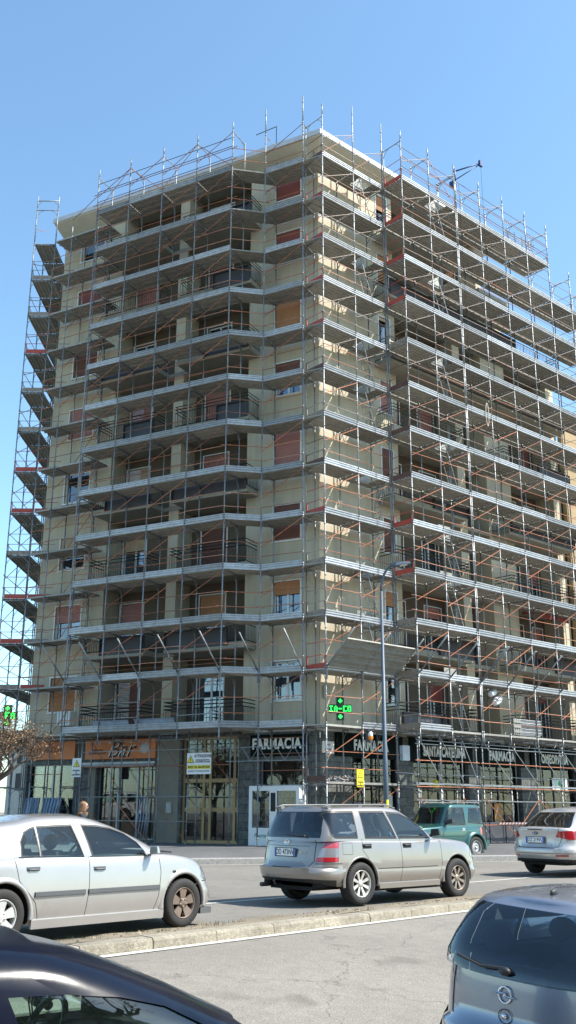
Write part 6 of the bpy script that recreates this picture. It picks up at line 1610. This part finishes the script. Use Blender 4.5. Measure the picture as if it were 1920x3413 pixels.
MpF = frame_M((-.985, .06, .83), (0, -1, 0), (-1, 0, 0), (0, 0, 1))
def rearM(x, y, z): return frame_M((x, y, z), (0, 1, 0), (-1, 0, 0))
plate_text(cF.e, rearM(-.952, 0, .83), 'DD 473NV', .50, .115)
mb = MB(); mb.lathe([(.070, 0), (.072, .012), (.06, .018), (.056, .010), (0, .008)], (-.898, .0, .985), (-1, 0, 0), 20); mb.xf(Matrix.Translation((0, 0, .985*.35)) @ Matrix.Diagonal((1, 1, .65, 1)))
for (y, z) in ((.03, .012), (0, -.006), (-.02, .008), (-.03, -.012), (.01, .014), (.02, -.015)): mb.blob((-.912, y, .985+z), (.004, .008, .006), 6, 4)
mb.build('badge', [M_CHROME], cF.e)
mb = MB(); mb.tube((-.885, -.42, 1.09), (-.87, .05, 1.10), .010, 5); mb.tube((-.89, -.42, 1.07), (-.89, -.40, 1.10), .02, 6); mb.build('wiper', [M_TRIM], cF.e)
mb = MB(); mb.tube((-1.05, .50, .30), (-.7, .50, .30), .035, 8); mb.build('exhaust', [M_BRAKE], cF.e); mb = MB(); mb.path([(-.9, .15, .33), (-1.05, .12, .32), (-1.08, .12, .37)], .02, 6); mb.blob((-1.08, .12, .38), (.025, .025, .025), 8, 6); mb.build('tow_bar', [M_BRAKE], cF.e)
put_text('AWD', .06, rearM(-.91, -.40, .83) @ frame_M((0, .0, 0), (-1, 0, 0), (0, 0, 1), (0, 1, 0)), M_CHROME, cF.body, ext=.003)
# ------------------------------------------------ green small off-roader
W = 1.60
spJ = dict(W=W, WB=2.25, pr=16, pf=9,
  top=[(-.62, 1.02), (0, 1.02), (1.1, 1.01), (1.5, 1.0), (1.7, .985), (2.2, .955), (2.6, .93), (2.8, .88)],
  bot=[(-.62, .42), (.4, .36), (1.8, .36), (2.8, .42)],
  plan=[(-.6, .97), (.2, 1), (1.6, 1), (2.2, .97), (2.8, .93)],
  levels=[(0, .88, -.55, 2.72), (.1, .93, -.60, 2.78), (.4, .95, -.61, 2.80), (.75, .95, -.60, 2.79), (.94, .93, -.59, 2.76), (1.0, .90, -.57, 2.72)],
  gh_base=(-.55, 1.70), crown=.03,
  roof=[(-.6, 1.63), (0, 1.66), (.8, 1.66), (1.05, 1.64), (1.25, 1.52), (1.55, 1.15)],
  gh=[(0, .74, -.59, 1.60), (.3, .725, -.57, 1.47), (.7, .69, -.53, 1.28), (.93, .655, -.49, 1.14), (1.0, .61, -.44, 1.06)], pgf=14, pgr=18)
green = paint('paint_green', (.016, .09, .085), .3, .3)
Jh = math.degrees(math.atan2(-9.5, -4.16)) 
cJ = Car('off_roader', (3.151, 3.202, 0), -93.3, spJ, dict(paint=green), 'small green three-door off-roader facing the camera side, parked at the far kerb', scale=1.063)
J1 = [(.42, 1.06), (.44, 1.54), (.98, 1.54), (1.10, 1.48), (1.34, 1.10), (1.34, 1.06)]; J2 = [(-.46, 1.14), (-.44, 1.54), (.16, 1.54), (.27, 1.12), (-.40, 1.07)]
for pl in (J1, J2): cJ.side(grow(pl, .025), 'window_trim', M_TRIM, body=True, only=(1, 2))
for pl in (J1, J2): cJ.side(pl, 'window', M_CARG, -.005, only=[1, 2] + [g[0] for g in cJ.groups])
cJ.end([(-.58, 1.08), (-.52, 1.57), (.52, 1.57), (.58, 1.08)], 'windscreen', M_CARG, front=True, only=(1, 2), off=-.004, nmin=.42)
cJ.end([(-.55, 1.08), (-.5, 1.55), (.5, 1.55), (.55, 1.08)], 'rear_window', M_CARGD, only=(1, 2), off=-.004)
cJ.line([(.33, 1.0), (.36, .7), (.42, .45)]); cJ.line([(1.46, 1.0), (1.46, .45)]); cJ.line([(.42, .44), (1.46, .44)]); cJ.line([(.0, .70), (2.2, .70)], .012)
for s_ in (-1, 1): cJ.end([(s_*.66, .70), (s_*.66, .98), (s_*.9, .98), (s_*.9, .70)], 'tail_light', M_LRED, off=.006, only=(0,))
for s_ in (-1, 1): cJ.end(circ(s_*.5, .76, .10, 14), 'headlight', M_LWHITE, front=True, off=.004, only=(0,))
cJ.arch(0, .36, .41); cJ.arch(2.25, .36, .41); cJ.finish(); cJ.under(.34, 0)
cJ.arch_lip(0, .36, .39, W/2*.93, .09, a0=-12, a1=192, proud=.10); cJ.arch_lip(2.25, .36, .39, W/2*.92, .09, a0=-12, a1=192, proud=.10)
mb = MB(); mb.box((-.72, -.72, .40), (-.58, .72, .58)); mb.box((2.76, -.72, .38), (2.92, .72, .58)); mb.build('bumper', [green], cJ.e)
for s_ in (-1, 1):
    mb = MB(); mb.path([(-.5, s_*.56, 1.66), (-.4, s_*.56, 1.72), (.85, s_*.56, 1.73), (1.0, s_*.55, 1.67)], .02, 6); mb.build('roof_rail', [M_STRIPR], cJ.e)
cJ.mirror(1.26, .74, 1.08, M_TRIM, 1.35); cJ.handle(.52, .90, W/2*.945, M_CHROME, .15)
M_STEELW = mat('steel_wheel', (.42, .42, .42), .45, .5, var=.15)
for x in (0, 2.25):
    for s_ in (-1, 1): wheel_thing(cJ.e, (x, s_*(W/2-.09), .345), .348, .20, s_, 'steel', mrim=M_STEELW)
cJ.interior(1.45, [(.75, .34, .24), (.75, -.34, .24), (.0, .30, .26), (.0, -.30, .26)], z=.5, wheel_y=.34)
mb = MB(); mb.blob((1.62, W/2*.95, .83), (.03, .012, .02), 8, 5); mb.blob((1.62, -W/2*.95, .83), (.03, .012, .02), 8, 5); mb.build('side_indicator', [M_LORANGE], cJ.e)
# ------------------------------------------------ silver hatchback ahead (right)
W = 1.88
spM = dict(W=W, WB=2.85, pr=12, pf=6,
  top=[(-1.06, 1.02), (-.9, 1.045), (-.5, 1.03), (0, 1.0), (1.2, .97), (2.2, .95), (2.7, .92), (3.2, .86), (3.6, .76), (3.72, .68)],
  bot=[(-1.05, .34), (-.5, .26), (.4, .2), (2.4, .2), (3.6, .26)],
  plan=[(-1.0, .93), (-.5, .98), (.2, 1), (2.4, 1), (3.1, .97), (3.7, .86)],
  levels=[(0, .88, -.93, 3.58), (.05, .94, -.99, 3.66), (.17, .975, -1.06, 3.72), (.40, .99, -1.09, 3.73), (.44, .985, -1.03, 3.70), (.6, .985, -1.01, 3.68), (.82, .965, -1.015, 3.64), (.94, .935, -1.03, 3.6), (1.0, .90, -1.04, 3.55)],
  gh_base=(-.85, 2.3), crown=.04,
  roof=[(-1.0, 1.02), (-.75, 1.17), (-.45, 1.33), (-.1, 1.43), (.4, 1.485), (.9, 1.50), (1.4, 1.46), (1.8, 1.33), (2.3, 1.1)],
  gh=[(0, .80, -.92, 2.45), (.2, .785, -.86, 2.30), (.45, .745, -.68, 2.02), (.7, .69, -.47, 1.72), (.88, .635, -.28, 1.46), (.96, .60, -.16, 1.32), (1.0, .555, -.05, 1.22)], pgf=7, pgr=8)
white = paint('paint_pale_silver', (.50, .475, .455), .45, .34)
cM = Car('hatchback', (10.795, -1.922, 0), 88.4, spM, dict(paint=white), 'pale silver hatchback seen from behind at the right, plate DZ 219VL', scale=1.087)
cM.end([(-.66, 1.055), (-.66, 1.09), (-.50, 1.40), (.50, 1.40), (.66, 1.09), (.66, 1.055)], 'rear_window', M_CARG, only=(1, 2), off=.003, nmin=.05)
cM.end([(-.62, 1.0), (-.50, 1.42), (.50, 1.42), (.62, 1.0)], 'windscreen', M_CARG, front=True, only=(1, 2), off=-.004, nmin=.42)
for pl in ([(-.28, 1.06), (.15, 1.30), (.42, 1.36), (.46, 1.02)], [(.52, 1.02), (.50, 1.37), (1.0, 1.40), (1.1, 1.0)], [(1.18, 1.0), (1.10, 1.40), (1.5, 1.34), (1.85, 1.14), (2.05, 1.0)]):
    cM.side(pl, 'window', M_CARG, -.004, only=(1, 2))
for s_ in (-1, 1):
    cM.end([(s_*.50, .86), (s_*.56, .98), (s_*.93, 1.0), (s_*.95, .80), (s_*.74, .80)], 'tail_light', M_LRED, off=.006, only=(0,))
cM.side([(-1.1, .80), (-1.1, .99), (-.62, .93), (-.75, .82)], 'tail_light', M_LRED, .006, only=(0,), nmin=.62)
cM.eline([(-.56, 1.03), (-.62, .82), (-.56, .66), (-.48, .62), (.48, .62), (.56, .66), (.62, .82), (.56, 1.03)], .012)
cM.eline([(-.95, .50), (.95, .50)], .012); cM.line([(-.9, .50), (-.5, .50)], .012)
cM.end([(-.95, .2), (-.95, .36), (-.7, .38), (.7, .38), (.95, .36), (.95, .2)], 'bumper_lower', M_TRIM, body=True, only=(0,))
for s_ in (-1, 1): cM.end([(s_*.50, .44), (s_*.50, .47), (s_*.74, .475), (s_*.74, .44)], 'reflector', M_LRED, off=.006, only=(0,))
cM.line([(1.12, 1.0), (1.12, .3)]); cM.line([(.2, 1.0), (.4, .6), (.45, .3)])
cM.arch(0, .32, .385); cM.arch(2.85, .32, .385); cM.finish(); cM.under(.32, 0)
for x in (0, 2.85):
    for s_ in (-1, 1): wheel_thing(cM.e, (x, s_*(W/2-.12), .325), .325, .215, s_, 'alloy10', mrim=M_ALLOY)
cM.interior(2.1, [(1.3, .38, .25), (1.3, -.38, .25), (.4, .38, .32), (.4, -.38, .32)])
plate_text(cM.e, rearM(-1.045, 0, .79), 'DZ 219VL', .50, .115)
mb = MB(); mb.lathe([(.07, 0), (.07, .010), (.06, .014), (0, .014)], (-1.035, 0, .935), (-1, 0, 0), 20); mb.xf(Matrix.Translation((0, 0, .935*.55)) @ Matrix.Diagonal((1, 1, .45, 1))); mb.build('badge', [mat('badge_blue', (.02, .05, .2), .3, 0), M_CHROME], cM.e)
put_text('Ford', .05, rearM(-1.052, 0, .935) @ frame_M((0, .0, 0), (-1, 0, 0), (0, 0, 1), (0, 1, 0)), M_CHROME, cM.body, ext=.002, shear=.3)
mb = MB(); mb.box((-1.055, -.19, 1.005), (-1.03, .19, 1.03)); mb.build('brake_light', [mat('dark_red', (.10, .01, .01), .3)], cM.e)
mb = MB(); mb.path([(-.97, .0, 1.07), (-.90, -.25, 1.085), (-.86, -.46, 1.10)], .010, 5); mb.build('wiper', [M_TRIM], cM.e)
cM.antenna(.1, 0, 1.49)
cM.mirror(1.95, .82, 1.0)
# ------------------------------------------------ dark blue hatchback below the camera (left)
W = 1.70
spD = dict(spA); spD['W'] = W
spD['top'] = [(-.8, .93), (0, .965), (1.3, .94), (2.3, .93), (2.6, .88), (2.9, .78), (3.2, .68), (3.6, .55)]
spD['roof'] = [(-.8, 1.28), (-.3, 1.40), (.3, 1.425), (1.1, 1.43), (2.8, 1.40)]
spD['gh'] = [(0, .80, -.74, 2.72), (.12, .79, -.74, 2.62), (.35, .755, -.70, 2.38), (.6, .705, -.64, 2.07), (.8, .66, -.56, 1.80), (.93, .62, -.48, 1.60), (1.0, .565, -.40, 1.42)]
navy = mat('paint_navy', (.005, .007, .016), .17, 0, var=.04, scale=2, coat=0, spec=.28)
DX, DY, DH = 21.63, -24.07, 84
cD = Car('hatchback', (DX, DY, -.45), DH, spD, dict(paint=navy), 'dark navy car in the bottom left corner, only its roof, window and bonnet in view')
for pl in (fd, rd, qd): cD.side([(x, .945 + (z-.945)*.88) for x, z in pl], 'window', M_CARGB, -.006, only=(1, 2))
cD.end([(-.56, 1.02), (-.47, 1.32), (.47, 1.32), (.56, 1.02)], 'rear_window', M_CARGB, only=(1, 2), off=-.004)
cD.end([(-.60, .98), (-.46, 1.36), (.46, 1.36), (.60, .98)], 'windscreen', M_CARGB, front=True, only=(1, 2), off=-.004, nmin=.42)
cD.line([(1.22, .94), (1.21, .6), (1.17, .235)]); cD.arch(0, .315, .375); cD.arch(2.80, .315, .375)
cD.finish(); cD.under(.31, 0)
for x in (0, 2.80):
    for s_ in (-1, 1): wheel_thing(cD.e, (x, s_*(W/2-.105), .31), .313, .19, s_, 'cover5', mrim=M_COVS)
cD.interior(2.2, [(1.25, .36, .24), (1.25, -.36, .24), (.45, .36, .30), (.45, -.36, .30)])
cD.mirror(1.93, .80, .96, sides=(1,))
mb = MB(); 
for o_ in (0, .03, .05): mb.path([(1.62, .10+o_, 1.26), (1.60, .08+o_*2, 1.10), (1.61, .10+o_*.5, .98)], .004, 4)
mb.build('hanging_cord', [M_BLACK], cD.e)
# ------------------------------------------------ blue-grey small hatchback at the right, seen from behind
W = 1.646
spC = dict(W=W*1.03, WB=2.49, pr=7.5, pf=6,
  top=[(-.62, .98), (-.3, .985), (.6, .97), (1.6, .955), (2.0, .93), (2.4, .88), (2.8, .80), (3.1, .68)],
  bot=[(-.65, .30), (-.3, .22), (2.2, .2), (3.0, .24)],
  plan=[(-.62, 1.02), (-.2, 1.0), (.4, 1), (2.1, 1), (2.6, .97), (3.1, .88)],
  levels=[(0, .92, -.56, 3.02), (.1, .97, -.64, 3.08), (.3, 1.0, -.68, 3.12), (.42, 1.0, -.67, 3.12), (.46, .985, -.615, 3.09), (.62, .985, -.605, 3.06), (.8, .97, -.60, 3.02), (.93, .95, -.59, 2.98), (1.0, .925, -.575, 2.93)],
  gh_base=(-.56, 2.0), crown=.04,
  roof=[(-.56, 1.30), (-.3, 1.385), (.1, 1.425), (.6, 1.44), (1.0, 1.43), (1.3, 1.37), (1.6, 1.25), (2.0, 1.02)],
  gh=[(0, .815, -.59, 2.15), (.2, .795, -.575, 2.0), (.45, .74, -.52, 1.74), (.7, .685, -.42, 1.46), (.88, .635, -.31, 1.24), (.96, .60, -.25, 1.12), (1.0, .55, -.20, 1.05)], pgf=8, pgr=8)
blueg = paint('paint_blue_grey', (.21, .235, .29), .45, .28)
cC = Car('hatchback', (21.68, -18.41, -.48), 90.0, spC, dict(paint=blueg), 'blue grey small hatchback cut off by the bottom right corner, rear window nearest', scale=.975, roll=3.2)
cC.end([(-.70, .93), (-.685, 1.02), (-.53, 1.345), (-.5, 1.365), (.5, 1.365), (.53, 1.345), (.685, 1.02), (.70, .93)], 'rear_window', M_CARGD, only=(0, 1, 2), off=.003, nmin=.12)
cC.end([(-.60, .98), (-.46, 1.36), (.46, 1.36), (.60, .98)], 'windscreen', M_CARGB, front=True, only=(1, 2), off=-.004, nmin=.42)
for pl in ([(.02, 1.0), (.06, 1.25), (.22, 1.34), (.55, 1.355), (.58, .98)], [(.64, .98), (.62, 1.36), (.98, 1.365), (1.3, 1.27), (1.7, 1.05), (1.76, .97)]): cC.side(pl, 'window', M_CARGB, -.004, only=(1, 2))
M_SMOKE = mat('tail_light_smoked', (.06, .09, .14), .12, 0, coat=1)
cC.side([(-.75, .62), (-.75, .93), (-.50, 1.02), (-.44, .98), (-.50, .62)], 'tail_light', M_SMOKE, .006, only=(0, 1), nmin=.5)
for s_ in (-1, 1): cC.end([(s_*.735, .62), (s_*.72, .93), (s_*.9, .95), (s_*.9, .62)], 'tail_light', M_SMOKE, off=.006, only=(0,), nmin=.1)
cC.eline([(-.715, .93), (-.725, .60), (-.66, .45), (.66, .45), (.725, .60), (.715, .93)], .010)
cC.arch(0, .30, .36); cC.arch(2.49, .30, .36); cC.finish(); cC.under(.30, 0)
for x in (0, 2.49):
    for s_ in (-1, 1): wheel_thing(cC.e, (x, s_*(W/2-.1), .30), .30, .18, s_, 'steel', mrim=M_STEELW)
cC.interior(1.85, [(1.05, .34, .24), (1.05, -.34, .24), (.2, .34, .28), (.2, -.34, .28)])
# round badge with a lightning bolt, lock below, wiper
mb = MB(); mb.path([(-.612, .052*math.cos(t), .835+.052*math.sin(t)) for t in [2*PI*i/28 for i in range(29)]], .0065, 6)
mb.add([(-.618, y, .835+z) for y, z in ((.078, .012), (.0, .010), (.012, .0), (-.078, -.012), (0, -.012), (-.012, .0))], [(0,1,2), (0,2,5), (3,4,5), (3,5,2)])
mb.tube((-.617, .078, .846), (-.617, -.006, .842), .006, 4); mb.tube((-.617, -.006, .846), (-.617, .006, .824), .006, 4); mb.tube((-.617, .006, .828), (-.617, -.078, .824), .006, 4)
mb.build('badge', [M_CHROME], cC.e)
mb = MB(); mb.path([(-.614, .055*math.cos(t), .70+.045*math.sin(t)) for t in [2*PI*i/24 for i in range(25)]], .003, 4); mb.lathe([(.018, 0), (.018, .02), (0, .02)], (-.61, 0, .70), (-1, 0, 0), 12, mi=1); mb.build('lock', [M_TRIM, M_CHROME], cC.e)
mb = MB(); mb.path([(-.60, .0, 1.0), (-.615, .20, .99), (-.60, .42, 1.03)], .012, 5); mb.blob((-.61, 0, .985), (.03, .05, .03), 10, 6); mb.build('wiper', [M_TRIM], cC.e)
mb = MB(); mb.blob((.0, 0, 1.465), (.05, .018, .03), 8, 6); mb.build('antenna', [M_TRIM], cC.e)

# ------------------------------------------------ white car round the corner: only its mirror image in the bar window is seen
PW = paint('paint_white', (.72, .72, .70), 0, .3)
def copy_tree(o, parent=None):
    c = o.copy(); COL.objects.link(c); c.parent = parent
    if o.type == 'MESH' and any(m_ and m_.name.startswith('paint_') for m_ in o.data.materials):
        c.data = o.data.copy()
        for i, m_ in enumerate(c.data.materials):
            if m_.name.startswith('paint_'): c.data.materials[i] = lined(PW) if m_.name.endswith('_panel') else PW
    for ch in [x for x in CHILD.get(o.name, [])]: copy_tree(ch, c)
    return c
CHILD = {}
for o in list(COL.objects):
    if o.parent: CHILD.setdefault(o.parent.name, []).append(o)
wc = copy_tree(cF.e); wc.matrix_local = Matrix.Translation((-13.9, -16.9, .93)) @ Matrix.Rotation(R(172.8), 4, 'Z')
wc['label'] = 'white estate car mirrored in the glass below the orange Bar sign'
for ch in list(wc.children):
    if ch.name.startswith('number_plate'):
        for g in list(ch.children): bpy.data.objects.remove(g)
        bpy.data.objects.remove(ch)
